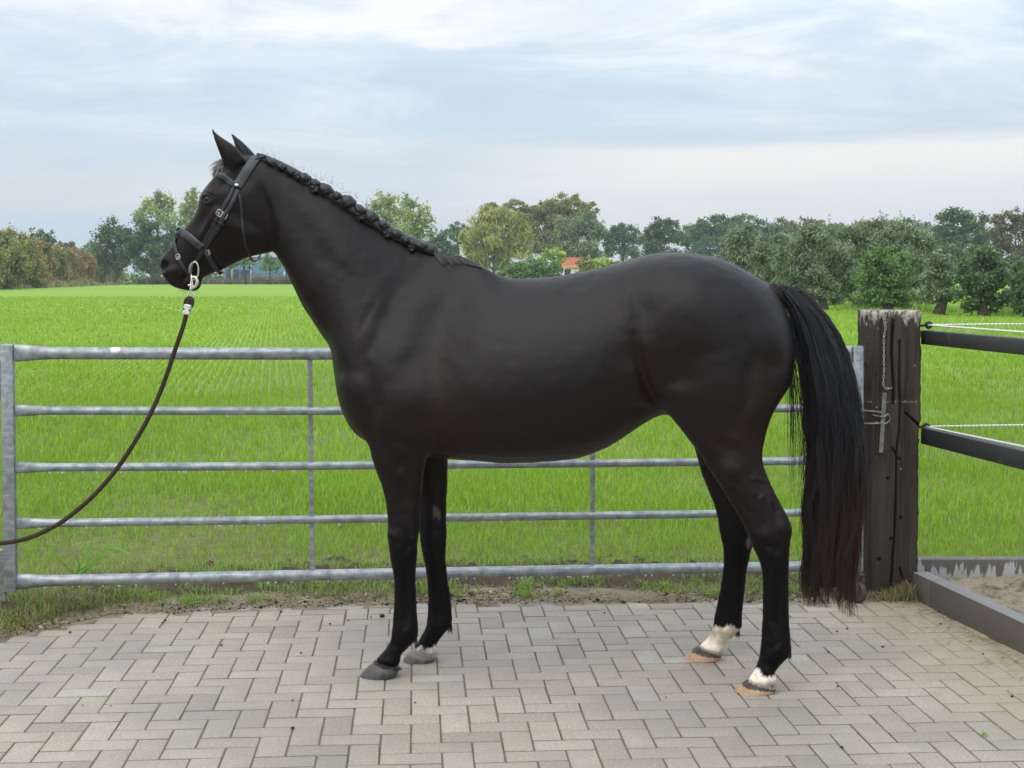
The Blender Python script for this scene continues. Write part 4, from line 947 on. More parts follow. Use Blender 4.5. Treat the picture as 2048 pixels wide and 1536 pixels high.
    pts = P_np(px, py, np.full_like(px, hmid(1.2)) + r.normal(0, 0.022, n)[:, None])
    rad = np.full((n, m), 0.0007); tone = np.zeros((n, m, 2)); tone[..., 0] = 0.6; tone[..., 1] = r.uniform(0.0, 0.9, n)[:, None]
    out.append(strands(pts, rad, tone))
    off = 0; V = []; Q = []; Cc = []
    for v, q, c in out: V.append(v); Q.append(q + off); Cc.append(c); off += len(v)
    o = link("tail", mesh_np("tail", np.concatenate(V), np.concatenate(Q), True, np.concatenate(Cc)), M_TAIL, horse)
    # dark core so daylight does not pass through the thick middle
    core = loft([(1560, 585, 1575, 612, .02, 0, .5, .5, .5), (1606, 640, 1640, 640, .03, 0, .5, .5, .5), (1628, 740, 1684, 740, .045, 0, .5, .5, .5), (1638, 840, 1704, 830, .05, 0, .5, .5, .5), (1638, 950, 1708, 945, .05, 0, .5, .5, .5), (1630, 1050, 1700, 1045, .045, 0, .5, .5, .5), (1628, 1130, 1688, 1125, .035, 0, .5, .5, .5), (1640, 1175, 1676, 1172, .02, 0, .5, .5, .5)], 18, 4)
    mb = MB(); mb.add(*core); mb.build("tail_underhair", simple("underhair", (0.006, 0.005, 0.005), 0.7, var=0.4, scale=200), o, True)
    return o
make_tail()

def crest_hair():
    r = np.random.default_rng(21)
    # loose mane on the withers
    n, m = 620, 12; ts = np.linspace(0, 1, m)[None]
    u = r.random(n); b0 = ipts([(862, 497), (890, 500), (916, 507), (945, 522), (965, 533)], u); lock = np.sin(u * 38) * 0.5
    L = (32 + 4 * lock + r.normal(0, 4, n)) * np.clip(1.25 - 1.15 * u, 0.15, 1)
    dx = 0.62 + 0.08 * lock; px = b0[:, :1] - 3 + (L * dx)[:, None] * ts; py = b0[:, 1:] + 1.5 + (L * 0.85)[:, None] * ts ** 1.15
    V = np.zeros((n, m, 3))
    for i in range(n):
        for k in range(m):
            loc, nor = hit(px[i, k], py[i, k]); V[i, k] = loc + nor * (0.003 + 0.0015 * r.random())
    rad = np.full((n, m), 0.0012) * np.clip(1.1 - ts ** 2 * 0.7, 0.3, 1); tone = np.zeros((n, m, 2)); tone[..., 0] = np.clip(0.55 + 0.4 * lock + r.normal(0, 0.2, n), 0, 1)[:, None]
    v, q, c = strands(V, rad, tone); link("mane", mesh_np("mane", v, q, True, c), M_MANE, horse)
    # flyaway hairs along the plaits
    n = 110; u = r.random(n); b0 = ipts([(525, 312), (560, 323), (610, 345), (660, 368), (700, 388), (745, 420), (790, 452), (850, 478)], u)
    L = r.uniform(6, 26, n) * np.where(r.random(n) < .35, 1, .45); an = r.normal(-1.75, 0.55, n); cv = r.normal(0, 0.5, n)
    ang = an[:, None] + cv[:, None] * ts; st = (L / m)[:, None]
    px = b0[:, :1] + np.cumsum(np.cos(ang) * st, 1); py = b0[:, 1:] + np.cumsum(np.sin(ang) * st, 1)
    pts = P_np(px, py, hmid((px - W2) / F * 5.8) + r.normal(0, 0.015, n)[:, None]); rad = np.full((n, m), 0.00042); tone = np.zeros((n, m, 2)); tone[..., 0] = .5
    v, q, c = strands(pts, rad, tone); props(link("loose_hair", mesh_np("loose_hair", v, q, False, c), M_MANE, horse), kind='stuff')
    # forelock over the star
    n = 170; u = r.random(n); b0 = ipts([(444, 316), (450, 334)], u); L = r.uniform(18, 36, n); an = r.normal(2.35, 0.22, n)
    ang = an[:, None] - 0.5 * ts; px = b0[:, :1] + np.cumsum(np.cos(ang) * (L / m)[:, None], 1); py = b0[:, 1:] + np.cumsum(np.sin(ang) * (L / m)[:, None], 1)
    pts = P_np(px, py, hmid((px - W2) / F * 5.8) - 0.02 + r.normal(0, 0.02, n)[:, None]); rad = np.full((n, m), 0.0011); tone = np.zeros((n, m, 2)); tone[..., 0] = .5
    pale = r.random(n) < .6
    fm = hair_material("forelock_hair", (0.02, 0.018, 0.016), (0.05, 0.04, 0.03), (0.55, 0.53, 0.50)); tone[pale, :, 1] = 0.55
    v, q, c = strands(pts, rad, tone); link("forelock", mesh_np("forelock", v, q, True, c), fm, horse)
    # whiskers under the chin
    n = 26; px0 = r.uniform(352, 400, n); py0 = np.interp(px0, [352, 370, 386, 400], [576, 580, 582, 572]); L = r.uniform(6, 16, n); an = r.uniform(0.5, 2.4, n)
    px = px0[:, None] + np.cos(an)[:, None] * L[:, None] * ts; py = py0[:, None] + np.sin(an)[:, None] * L[:, None] * ts
    pts = P_np(px, py, np.full_like(px, hmid(-1.3)) + r.normal(0, .02, n)[:, None]); rad = np.full((n, m), 0.00035); tone = np.zeros((n, m, 2)); tone[..., 0] = .5
    v, q, c = strands(pts, rad, tone); props(link("whiskers", mesh_np("whiskers", v, q, False, c), M_MANE, horse), kind='stuff')
crest_hair()

M_PLAIT = None
def plait_mat():
    m, nt, b = newmat("plaited_mane"); tc = nt.nodes.new('ShaderNodeTexCoord').outputs['Object']
    n = noise(nt, mapping(nt, tc, (60, 300, 60), (0.5, 0.3, 0.2)), 1.0, 4.0, 0.6)
    setb(nt, b, base=mixc(nt, n, (0.004, 0.004, 0.004), (0.022, 0.019, 0.018)), rough=0.42, spec=0.5, normal=bump(nt, n, 0.6, 0.004)); return m
M_PLAIT = plait_mat()
def plait_shape(c, rx, ry, rz, tilt, lobes, seed, seg=26, rings=16):
    """a rolled plait: an oval bundle with twisted strands pressed into it"""
    r = random.Random(seed); V = []; R = Matrix.Rotation(tilt, 3, 'Y'); ph0 = r.random() * 6
    for i in range(rings + 1):
        th = math.pi * i / rings
        for k in range(seg):
            ph = 2 * math.pi * k / seg
            g = abs(math.sin(lobes * 0.5 * ph + 2.2 * th + ph0)); f = 0.90 + 0.12 * math.sqrt(g)
            f *= 1 + 0.05 * math.sin(7 * th + ph0)
            V.append(c + R @ Vector((rx * f * math.cos(th), ry * f * math.sin(th) * math.cos(ph), rz * f * math.sin(th) * math.sin(ph))))
    Fc = [(i * seg + k, i * seg + (k + 1) % seg, (i + 1) * seg + (k + 1) % seg, (i + 1) * seg + k) for i in range(rings) for k in range(seg)]
    return V, Fc
def plaits():
    hump = [(544.5, 321, 17, 8), (566, 331, 11, 9), (583.5, 340, 13, 8), (611, 352, 13, 10), (631, 363, 11, 9), (652, 376, 16, 13), (675, 388, 10, 9), (697, 401, 16, 15), (721, 416, 15, 10), (743.7, 431, 15, 14), (768, 446, 13, 9), (794.5, 464, 13, 10), (814, 477, 9, 10), (843, 487.5, 16, 9)]
    knot = [(595, 351, 8), (629.5, 377, 9), (675, 398, 10), (721, 431.5, 11), (777, 460.5, 9), (824, 489.5, 8)]
    k = 1 / 494.0
    for i, (x, y, rx, ry) in enumerate(hump):
        c = HP(x, y, -0.006); mb = MB()
        tl = math.radians((30, 30, 30, 30, 31, 31, 33, 33, 33, 32, 32, 32, 28, 12)[i])
        mb.add(*plait_shape(c + Vector((0, 0, -.006)), rx * k * 1.08, 0.032, ry * k * 0.86, tl, 11, i))
        mb.add(*plait_shape(c + Vector((-.004, -.012, -.010)), rx * k * 0.85, 0.024, ry * k * 0.7, tl + .25, 9, i + 50))
        o = mb.build("braid", M_PLAIT, horse, True)
    rl = catmull([(520, 316), (560, 333), (600, 354), (640, 378), (690, 408), (740, 440), (800, 474), (850, 495), (868, 499)], 6)
    mb = MB(); mb.tube([HP(x, y + 1, -.004) for x, y in rl], 0.023, 12); mb.build("mane_roll", M_PLAIT, horse, True)
    for i, (x, y, rr) in enumerate(knot):
        loc, nor = hit(x, y + 4); c = loc + Vector((0, -0.008, 0.004)); mb = MB(); rad = rr * k
        rr_ = random.Random(40 + i)
        for j in range(6):
            a = j * 1.05 + rr_.random() * 0.4
            mb.add(*plait_shape(c + Vector((math.cos(a) * rad * 0.5, -0.004 + 0.006 * math.sin(2 * a), math.sin(a) * rad * 0.5)), rad * 0.62, rad * 0.5, rad * 0.42, a + 0.9, 6, 100 + 7 * i + j, 14, 9))
        mb.add(*plait_shape(c + Vector((0, -0.008, 0)), rad * 0.45, rad * 0.4, rad * 0.4, 0.3, 6, 200 + i, 14, 9))
        mb.build("braid_knot", M_PLAIT, horse, True)
plaits()

# ------------------------------------------------------------------ hair on fetlocks and coronets
M_FEATH = hair_material("fetlock_hair", (0.004, 0.0038, 0.0038), (0.014, 0.012, 0.011), (0.60, 0.55, 0.46), 0.6)
def fetlock(yo, ergot, cor, pale, dirt, seed):
    r = np.random.default_rng(seed); m = 5; ts = np.linspace(0, 1, m)[None]
    n = 110; px0 = ergot[0] - np.abs(r.normal(0, 5, n)); py0 = ergot[1] + r.normal(-4, 5, n); L = r.uniform(6, 15, n)
    px = px0[:, None] + L[:, None] * (0.25 + .35 * r.normal(0, 1, n)[:, None] * .4) * ts - 2 * ts ** 2; py = py0[:, None] + L[:, None] * ts * .9
    D0 = hmid((ergot[0] - W2) / F * 5.7) + yo
    a = strands(P_np(px, py, D0 + r.normal(0, .012, n)[:, None] + 0 * px), np.full((n, m), .0008) * (1.1 - .7 * ts), np.tile(np.array([.4, 0.0]), (n, m, 1)))
    n = 300; t = r.random(n); b0 = ipts(cor, t); ph = r.uniform(-1.45, 1.45, n); c0 = HP(*cor[0], yo); c1 = HP(*cor[-1], yo)
    bx = np.interp(t, [0, 1], [c0.x, c1.x]); bz = np.interp(t, [0, 1], [c0.z, c1.z]); w = .047 * np.sqrt(np.clip(1 - (2 * t - 1) ** 2, .02, 1)); sy = np.where(r.random(n) < .8, -1, 1)
    base = np.c_[bx, np.full(n, D0) + sy * w, bz + r.uniform(-.002, .012, n)]; L = r.uniform(.003, .008, n); out = np.c_[(2 * t - 1) * .5, sy * .45, -np.ones(n)]; out[:, 0] += r.normal(0, .25, n)
    pts = base[:, None, :] + out[:, None, :] * (L[:, None] * ts)[..., None]
    tone = np.zeros((n, m, 2)); tone[..., 0] = r.random(n)[:, None]; tone[..., 1] = (pale * r.uniform(1 - dirt, 1, n))[:, None]
    b = strands(pts, np.full((n, m), .0008) * (1.1 - .7 * ts), tone)
    link("fetlock_hair", mesh_np("fetlock_hair", np.r_[a[0], b[0]], np.r_[a[1], b[1] + len(a[0])], True, np.r_[a[2], b[2]]), M_FEATH, horse)['kind'] = 'stuff'
fetlock(-.140, (833, 1279), [(750, 1321), (804, 1336)], 0.0, 0, 1)
fetlock(.097, (903, 1255), [(826, 1297), (877, 1310)], 0.9, .45, 2)
fetlock(-.269, (1581, 1306), [(1495, 1359), (1556, 1374)], 0.9, .3, 3)
fetlock(.193, (1478, 1262), [(1397, 1292), (1446, 1307)], 0.8, .4, 4)

# ------------------------------------------------------------------ eye
def make_eye():
    m, nt, b = newmat("horse_eye"); setb(nt, b, base=(0.006, 0.0045, 0.004), rough=0.03, spec=0.5)
    loc, nor = hit(413.5, 397); c = loc - nor * 0.0135
    mb = MB(); mb.ball(c, 0.0165, 24, 16); e = mb.build("eye", m, horse, True)
    lm = simple("eyelid", (0.004, 0.0035, 0.0033), 0.55, var=0.3, scale=80)
    for pts, rr in (([(404, 398), (407, 391.5), (413, 389), (420, 391), (425, 397)], 0.0042), ([(404.5, 399), (409, 404), (415, 406), (421, 403.5), (425, 398)], 0.0032)):
        mb = MB(); q = []
        for x, y in catmull(pts, 4):
            l, nn = hit(x, y); q.append(l + nn * 0.0012)
        mb.tube(q, [rr * (0.45 + 0.55 * math.sin(math.pi * i / (len(q) - 1))) for i in range(len(q))], 8); mb.build("eyelid", lm, e, True)
    l, nn = hit(413.5, 397)
make_eye()
# ================================================================== BRIDLE
def leather(name, base, rough):
    m, nt, b = newmat(name); p = geo_pos(nt); n = noise(nt, p, 180.0, 4.0, 0.6)
    setb(nt, b, base=mixc(nt, n, tuple(c * .7 for c in base), tuple(c * 1.4 for c in base)), rough=rough, spec=0.5, normal=bump(nt, n, 0.25, 0.002)); return m
M_LEATHER = leather("black_leather", (0.012, 0.012, 0.014), 0.38)
M_PADDED = leather("padded_leather", (0.026, 0.027, 0.032), 0.42)
M_STEEL = simple("bright_steel", (0.78, 0.78, 0.76), 0.18, 1.0, 0.06, 60)
M_BRASS = simple("pale_brass", (0.74, 0.70, 0.60), 0.28, 0.9, 0.10, 60)
def strap_pts(pts, sub=6, lift=0.003):
    out = []
    for x, y in catmull(pts, sub):
        l, n = hit(x, y); out.append((l + n * lift, n))
    return out
def mirror(sp):
    r = []
    for p, n in sp:
        q = Vector((p.x, 2 * hmid(p.x) - p.y, p.z)); r.append((q, Vector((n.x, -n.y, n.z))))
    return r
def strap(sp, width, thick, name, mat, parent, closed=False, rounded=False):
    """leather strip following points with their surface normals"""
    n = len(sp); P0 = [a for a, _ in sp]; N0 = [b.copy() for _, b in sp]
    for _ in range(3):                                       # even out the normals
        N1 = []
        for i in range(n):
            a = N0[(i - 1) % n] if closed or i > 0 else N0[i]; c = N0[(i + 1) % n] if closed or i < n - 1 else N0[i]
            N1.append((a + N0[i] * 2 + c).normalized())
        N0 = N1
    prof = [(-1, -1), (-1, .55), (-.8, 1), (.8, 1), (1, .55), (1, -1)] if not rounded else [(-1, -1), (-1, .1), (-.75, .75), (-.35, 1), (.35, 1), (.75, .75), (1, .1), (1, -1)]
    V = []; k = len(prof)
    for i in range(n):
        a = P0[(i - 1) % n] if closed or i > 0 else P0[i]; c = P0[(i + 1) % n] if closed or i < n - 1 else P0[i]
        t = (c - a).normalized(); s = t.cross(N0[i]).normalized()
        for u, v in prof: V.append(P0[i] + s * (u * width / 2) + N0[i] * (v * thick / 2))
    rng_ = range(n) if closed else range(n - 1)
    Fc = [(i * k + j, i * k + (j + 1) % k, ((i + 1) % n) * k + (j + 1) % k, ((i + 1) % n) * k + j) for i in rng_ for j in range(k)]
    if not closed: Fc += [tuple(range(k)), tuple((n - 1) * k + j for j in range(k))]
    mb = MB(); mb.add(V, Fc); me = mb.mesh(name); sharp(me, 40); return link(name, me, mat, parent)
def top_bridge(a, b, over, n=6, lift=0.004):
    """points from the near side, over a pixel on the outline, to the far side"""
    c = HP(*over, 0.0); r = []
    for i in range(1, n):
        t = i / n; q = a.lerp(b, t); h = math.sin(math.pi * t)
        base = a.lerp(b, t); mid = (a + b) / 2; r.append(base + (c - mid) * h)
    return r
def buckle(px, py, ang, w, h, parent, rr=0.0012, name="buckle"):
    loc, nor = hit(px, py); c = loc + nor * 0.007
    d = Vector((math.cos(ang), 0, -math.sin(ang))); d = (d - nor * d.dot(nor)).normalized(); s = d.cross(nor)
    pts = []
    for k in range(25):
        a = 2 * math.pi * k / 24; ca, sa = math.cos(a), math.sin(a)
        u = math.copysign(abs(ca) ** 0.5, ca) * h / 2; v = math.copysign(abs(sa) ** 0.5, sa) * w / 2
        pts.append(c + d * u + s * v)
    mb = MB(); mb.tube(pts, rr, 6, False); mb.tube([c - s * w / 2, c + s * w / 2], rr * .8, 6); mb.tube([c, c + d * h / 2 + nor * .002], rr * .7, 6)
    return mb.build(name, M_STEEL, parent, True)
bx, by_, _ = HP(470, 370)
bridle = empty("bridle", HP(470, 400, -0.1), "black leather bridle with padded noseband on the horse's head", 'bridle')
def make_bridle():
    # crownpiece: over the poll, down to the rosette
    cp = strap_pts([(516, 314), (505, 326), (494, 342), (484, 358), (474, 373)], 6, 0.006)
    top = HP(521, 309, -0.03); cp = [(HP(522.5, 309, 0.0), Vector((0.3, 0, 1)).normalized()), (HP(522, 309.5, -0.03), Vector((0.3, -.5, 1)).normalized())] + cp
    far = mirror(cp)[::-1]
    crown = strap(far[:-1] + cp, 0.038, 0.007, "crownpiece", M_PADDED, bridle)
    pipe = strap_pts([(519, 318), (508, 331), (498, 346), (488, 362), (479, 377)], 6, 0.006); strap(pipe, 0.006, 0.006, "crown_piping", M_LEATHER, crown, rounded=True)
    # browband
    bb = strap_pts([(437, 350), (446, 351), (455, 358), (464, 366), (472, 372)], 6, 0.005)
    pre = [(HP(430.5, 352.5, o), Vector((-1, -abs(o) * 8, .3)).normalized()) for o in (0.0, -.03, -.055)]
    bbn = pre + bb
    brow = strap(mirror(bbn)[::-1][:-1] + bbn, 0.021, 0.007, "browband", M_PADDED, bridle, rounded=True)
    lo = strap_pts([(438, 355.5), (446, 356.5), (454, 363), (462, 370.5), (469, 376)], 6, 0.006); strap(lo, 0.005, 0.006, "browband_piping", M_PADDED, brow, rounded=True)
    loc, nor = hit(472.5, 371.5); mb = MB(); R = nor.to_track_quat('Z', 'Y').to_matrix(); mb.ball(loc + nor * 0.011, (0.0085, 0.0065, 0.0028), 16, 8, R); mb.build("rosette", M_STEEL, brow, True)
    # cheekpieces (noseband hanger in front, bit cheekpiece behind)
    ck1 = strap_pts([(468, 377), (460, 393), (450, 411), (441, 426), (433, 441), (424, 458), (413, 478), (404, 494)], 5, 0.0055)
    c1 = strap(ck1, 0.017, 0.005, "cheekpiece", M_LEATHER, bridle)
    ck2 = strap_pts([(477, 381), (469, 398), (460, 415), (450, 430), (443, 445), (432, 462), (420, 482), (408, 500), (397, 517), (392, 526)], 5, 0.0075)
    c2 = strap(ck2, 0.017, 0.006, "cheekpiece", M_LEATHER, bridle)
    buckle(439, 426, 2.1, 0.022, 0.024, c1, 0.0014); buckle(449, 432, 2.1, 0.022, 0.028, c2, 0.0014)
    for cx, cy, pp in ((433, 440, c1), (444, 447, c2), (428, 450, c1), (436, 456, c2)):
        loc, nor = hit(cx, cy); d = Vector((0.5, 0, -0.86)).normalized(); d = Vector((-0.5, 0, -0.86)); d = (d - nor * d.dot(nor)).normalized(); s = d.cross(nor)
        mb = MB(); mb.box(loc + nor * 0.010, (0.024, 0.009, 0.007), Matrix((s, d, nor)).transposed(), 0.002); mb.build("keeper_loop", M_LEATHER, pp, True)
    # far side cheekpiece
    strap(mirror(ck2), 0.017, 0.005, "cheekpiece", M_LEATHER, bridle)
    # padded noseband round the nose and under the chin
    nb = strap_pts([(361, 463), (372, 470), (384, 478), (396, 487), (406, 495)], 5, 0.009)
    pre = [(HP(352.5, 463, o), Vector((-1, o * 10, .5)).normalized()) for o in (0.0, -.025)] + [(HP(355, 462, -.045), Vector((-.6, -1, .3)).normalized())]
    nbn = pre + nb
    nose = strap(mirror(nbn)[::-1][:-1] + nbn, 0.034, 0.013, "noseband", M_PADDED, bridle, rounded=True)
    up = strap_pts([(365, 459), (376, 467), (388, 476), (400, 485)], 5, 0.011); strap(up, 0.007, 0.008, "noseband_piping", M_LEATHER, nose, rounded=True)
    # chin strap to its buckle under the jaw
    ch = strap_pts([(407, 496), (415, 508), (422, 520), (430, 533), (437, 541)], 5, 0.005)
    ch += [(HP(441, 545.5, -.03), Vector((0.3, -.5, -1)).normalized()), (HP(442, 547, 0), Vector((.3, 0, -1)).normalized())]
    cs = strap(ch + mirror(ch)[::-1][1:], 0.022, 0.006, "chin_strap", M_LEATHER, bridle)
    mb = MB()
    mb.tube([HP(431, 548, -.02), HP(440, 542, -.022), HP(446, 541.5, -.022), HP(451, 545, -.02), HP(447, 550, -.02), HP(438, 551, -.02), HP(431, 548, -.02)], 0.0022, 6)
    mb.tube([HP(446, 541, -.02), HP(452, 534, -.015), HP(454, 538, -.01), HP(451, 545, -.015)], 0.0022, 6)
    mb.build("chin_buckle", M_STEEL, cs, True)
    buckle(417, 504, 1.2, 0.018, 0.02, cs)
    # flash strap: over the nose, down to the bit
    fl = strap_pts([(349, 480), (351, 492), (354, 505), (358, 518), (365, 531), (372, 541), (379, 548)], 5, 0.005)
    pre = [(HP(347.5, 476, o), Vector((-1, o * 12, .3)).normalized()) for o in (0.0, -.02)]
    fs = strap(mirror(pre + fl[:16])[::-1][:-1] + pre + fl, 0.015, 0.005, "flash_strap", M_LEATHER, bridle)
    buckle(357.5, 514, 1.15, 0.017, 0.02, fs)
    # throat lash
    tl = strap_pts([(477, 384), (481, 402), (483, 420), (484, 440), (486, 460), (490, 482), (495, 500), (499, 510)], 5, 0.003)
    tl += [(HP(503, 519, -.02), Vector((0, -.4, -1)).normalized()), (HP(508, 524, 0.0), Vector((0, 0, -1)))]
    th = strap(tl, 0.010, 0.004, "throatlash", M_LEATHER, bridle)
    tb = [(HP(508, 524, 0.0), Vector((0, 0, -1))), (HP(514, 520, .01), Vector((.3, 0, -1)).normalized()), (HP(519, 513, .03), Vector((.5, .3, -.8)).normalized()), (HP(521, 508, .05), Vector((.5, .6, -.6)).normalized())]
    strap(tb, 0.011, 0.004, "throatlash_end", M_LEATHER, th)
    mb = MB(); mb.tube([HP(505, 522, -.012), HP(512, 519, -.012), HP(518, 513, -.012), HP(521, 517, -.012), HP(513, 525, -.012), HP(505, 527, -.012), HP(505, 522, -.012)], 0.0014, 6); mb.build("throat_buckle", M_STEEL, th, True)
    # loose-ring bit
    loc, nor = hit(392, 545); yb = -0.088
    pts = catmull([(391, 523), (395.5, 530), (397, 541), (395.5, 552), (390, 559), (384.5, 556), (381.5, 546), (382, 534), (386, 526), (391, 523)], 4)
    mb = MB(); mb.tube([HP(x, y, yb) for x, y in pts], 0.0036, 8, False); bit = mb.build("bit_ring", M_BRASS, bridle, True)
    sl = catmull([(386, 525), (382.5, 531), (380.5, 540), (381, 549)], 4); mb = MB(); mb.tube([HP(x, y, yb - .003) for x, y in sl], [0.004 + 0.004 * math.sin(math.pi * i / 12) for i in range(13)], 10)
    mb.build("bit_sleeve", simple("bit_sleeve", (0.20, 0.20, 0.195), 0.4, 0.5), bit, True)
    mb = MB(); mb.tube([HP(382, 541, yb), HP(379, 543, yb + .03), HP(378, 544, 0.0)], 0.006, 8); mb.build("mouthpiece", M_BRASS, bridle, True)
make_bridle()

# ================================================================== LEAD ROPE
def make_rope():
    root = empty("lead_rope", HP(372, 640, -.1), 'dark brown twisted lead rope with steel snap hook hanging from the bit', 'rope')
    D0 = -0.095
    # snap hook
    mb = MB()
    hk = catmull([(385.5, 575), (384, 562), (384.5, 556), (388, 553.5), (392, 556), (394.5, 562), (393.5, 569), (389.5, 574), (384.5, 576)], 5)
    n = len(hk); mb.tube([HP(x, y, D0) for x, y in hk], [0.0042 + 0.0028 * math.sin(math.pi * min(1, max(0, (i / n - .35) / .6))) for i in range(n)], 8)
    hook = mb.build("snap_hook", M_BRASS, root, True)
    mb = MB(); mb.tube([HP(383.5, 550, D0), HP(382.8, 560, D0), HP(382, 570, D0), HP(382, 578, D0), HP(381.5, 584, D0)], [0.0032, 0.0034, 0.005, 0.0062, 0.0058], 10); mb.tube([HP(377.5, 570.5, D0 - .004), HP(382, 569, D0 - .004)], 0.003, 6); mb.ball(HP(377.5, 570.5, D0 - .004), 0.0042, 8, 6); mb.build("hook_stem", M_STEEL, hook, True)
    ey_ = catmull([(379, 585), (384, 584.5), (386.5, 591), (386, 598), (381, 600), (376.5, 598), (376, 591), (379, 585)], 4); mb = MB(); mb.tube([HP(x, y, D0) for x, y in ey_], 0.0034, 8, False); mb.build("swivel_eye", M_STEEL, hook, True)
    # clamp plate with its holes
    a = math.radians(12); R = Matrix.Rotation(a, 3, 'Y')
    c = HP(375, 619, D0 - 0.010); mb = MB(); mb.box(c, (0.027, 0.032, 0.041), R, 0.003); cl = mb.build("rope_clamp", simple("clamp_steel", (0.80, 0.79, 0.74), 0.3, 0.4, 0.05, 40), root)
    mh = simple("clamp_hole", (0.03, 0.025, 0.02), 0.7)
    for u, v, r_ in ((-.007, .015, .0016), (.006, .015, .0016), (-.007, -.015, .0016), (.006, -.015, .0016), (-.012, 0, .0042), (.012, 0, .0042)):
        q = c + R @ Vector((u, -0.0162, v)); mb = MB(); mb.ball(q, (r_, 0.001, r_), 10, 6); mb.build("clamp_hole", mh, cl, True)
    # twisted rope
    path = catmull([(381, 596), (377, 604), (375, 618), (371.5, 634), (364, 660), (350, 700), (335, 745), (316, 795), (292, 845), (262, 896), (228, 945), (190, 988), (150, 1024), (110, 1052), (62, 1074), (15, 1085), (-60, 1090), (-160, 1085), (-330, 1040)], 14)
    tdep = np.linspace(0, 1, len(path))
    Cn = [HP(x, y, D0 - 0.12 * max(0, t - .12)) if x > -50 else P(x, y, 5.69) for (x, y), t in zip(path, tdep)]
    C3 = np.array([tuple(p) for p in Cn])
    # smooth join
    L = np.r_[0, np.cumsum(np.linalg.norm(np.diff(C3, axis=0), axis=1))]
    s = np.arange(0, L[-1], 0.0045); C3 = np.stack([np.interp(s, L, C3[:, k]) for k in range(3)], 1)
    for _ in range(8): C3[1:-1] = 0.25 * C3[:-2] + 0.5 * C3[1:-1] + 0.25 * C3[2:]
    T = np.gradient(C3, axis=0); T /= np.linalg.norm(T, axis=1, keepdims=True); A = np.cross(T, [0, 1.0, 0]); A /= np.linalg.norm(A, axis=1, keepdims=True); Bv = np.cross(T, A)
    m, nt, b = newmat("rope_fibre"); p = geo_pos(nt); nn = noise(nt, p, 320.0, 3.0, 0.7); n2 = noise(nt, p, 24.0, 3.0)
    setb(nt, b, base=mixc(nt, n2, mixc(nt, nn, (0.012, 0.009, 0.007), (0.055, 0.038, 0.026)), mixc(nt, nn, (0.02, 0.014, 0.01), (0.10, 0.072, 0.05))), rough=0.85, spec=0.25, normal=bump(nt, nn, 0.8, 0.003))
    mb = MB()
    for k in range(3):
        ph = s / 0.032 * 2 * math.pi + k * 2 * math.pi / 3
        q = C3 + (A * np.cos(ph)[:, None] + Bv * np.sin(ph)[:, None]) * 0.0046
        mb.tube([Vector(v) for v in q], 0.0056, 6)
    mb.build("rope", m, root, True)
    # doubled rope in the swivel eye
    mb = MB(); mb.tube([HP(x, y, D0) for x, y in catmull([(371, 612), (371, 602), (377, 596), (384, 598), (385, 606), (382, 614)], 4)], 0.0075, 8); mb.build("rope_loop", m, root, True)
make_rope()
# ================================================================== GATE
def galv():
    m, nt, b = newmat("galvanised_steel"); p = geo_pos(nt)
    v = node(nt, 'ShaderNodeTexVoronoi', {'Vector': mapping(nt, p, (14, 30, 34)), 'Scale': 1.0, 'Randomness': 1.0}); n1 = noise(nt, p, 22.0, 5.0, 0.65); n2 = noise(nt, mapping(nt, p, (5, 5, 60)), 1.0, 4.0, 0.6)
    col = mixc(nt, ramp(nt, v.outputs['Distance'], [(0.1, 0.0), (0.7, 1.0)]), (0.235, 0.258, 0.276), (0.355, 0.378, 0.392))
    col = mixc(nt, ramp(nt, n1, [(0.42, 0.0), (0.62, 0.8)]), col, (0.175, 0.193, 0.207))
    col = mixc(nt, ramp(nt, n2, [(0.55, 0.0), (0.7, 0.55)]), col, (0.46, 0.48, 0.49))
    setb(nt, b, base=col, metal=0.55, rough=ramp(nt, n1, [(0.3, 0.38), (0.7, 0.58)]), spec=0.5, normal=bump(nt, n1, 0.15, 0.003)); return m
M_GALV = galv()
M_RUST = simple("rusty_iron", (0.12, 0.075, 0.05), 0.75, 0.2, 0.5, 60, 0.4)
M_IRON = simple("grey_iron", (0.22, 0.215, 0.20), 0.5, 0.6, 0.4, 50, 0.2)
GL, GR = Vector((-2.335, 6.55, 0)), Vector((1.690, 7.00, 0))
def gate_pt(px, py):
    d = ray(px, py); n = Vector((-(GR.y - GL.y), GR.x - GL.x, 0)); t = (GL - Vector((0, 0, CAMZ))).dot(n) / d.dot(n)
    return Vector((0, 0, CAMZ)) + d * t
gate = empty("field_gate", (GL + GR) / 2, 'galvanised steel field gate with five tubular rails behind the horse', 'gate')
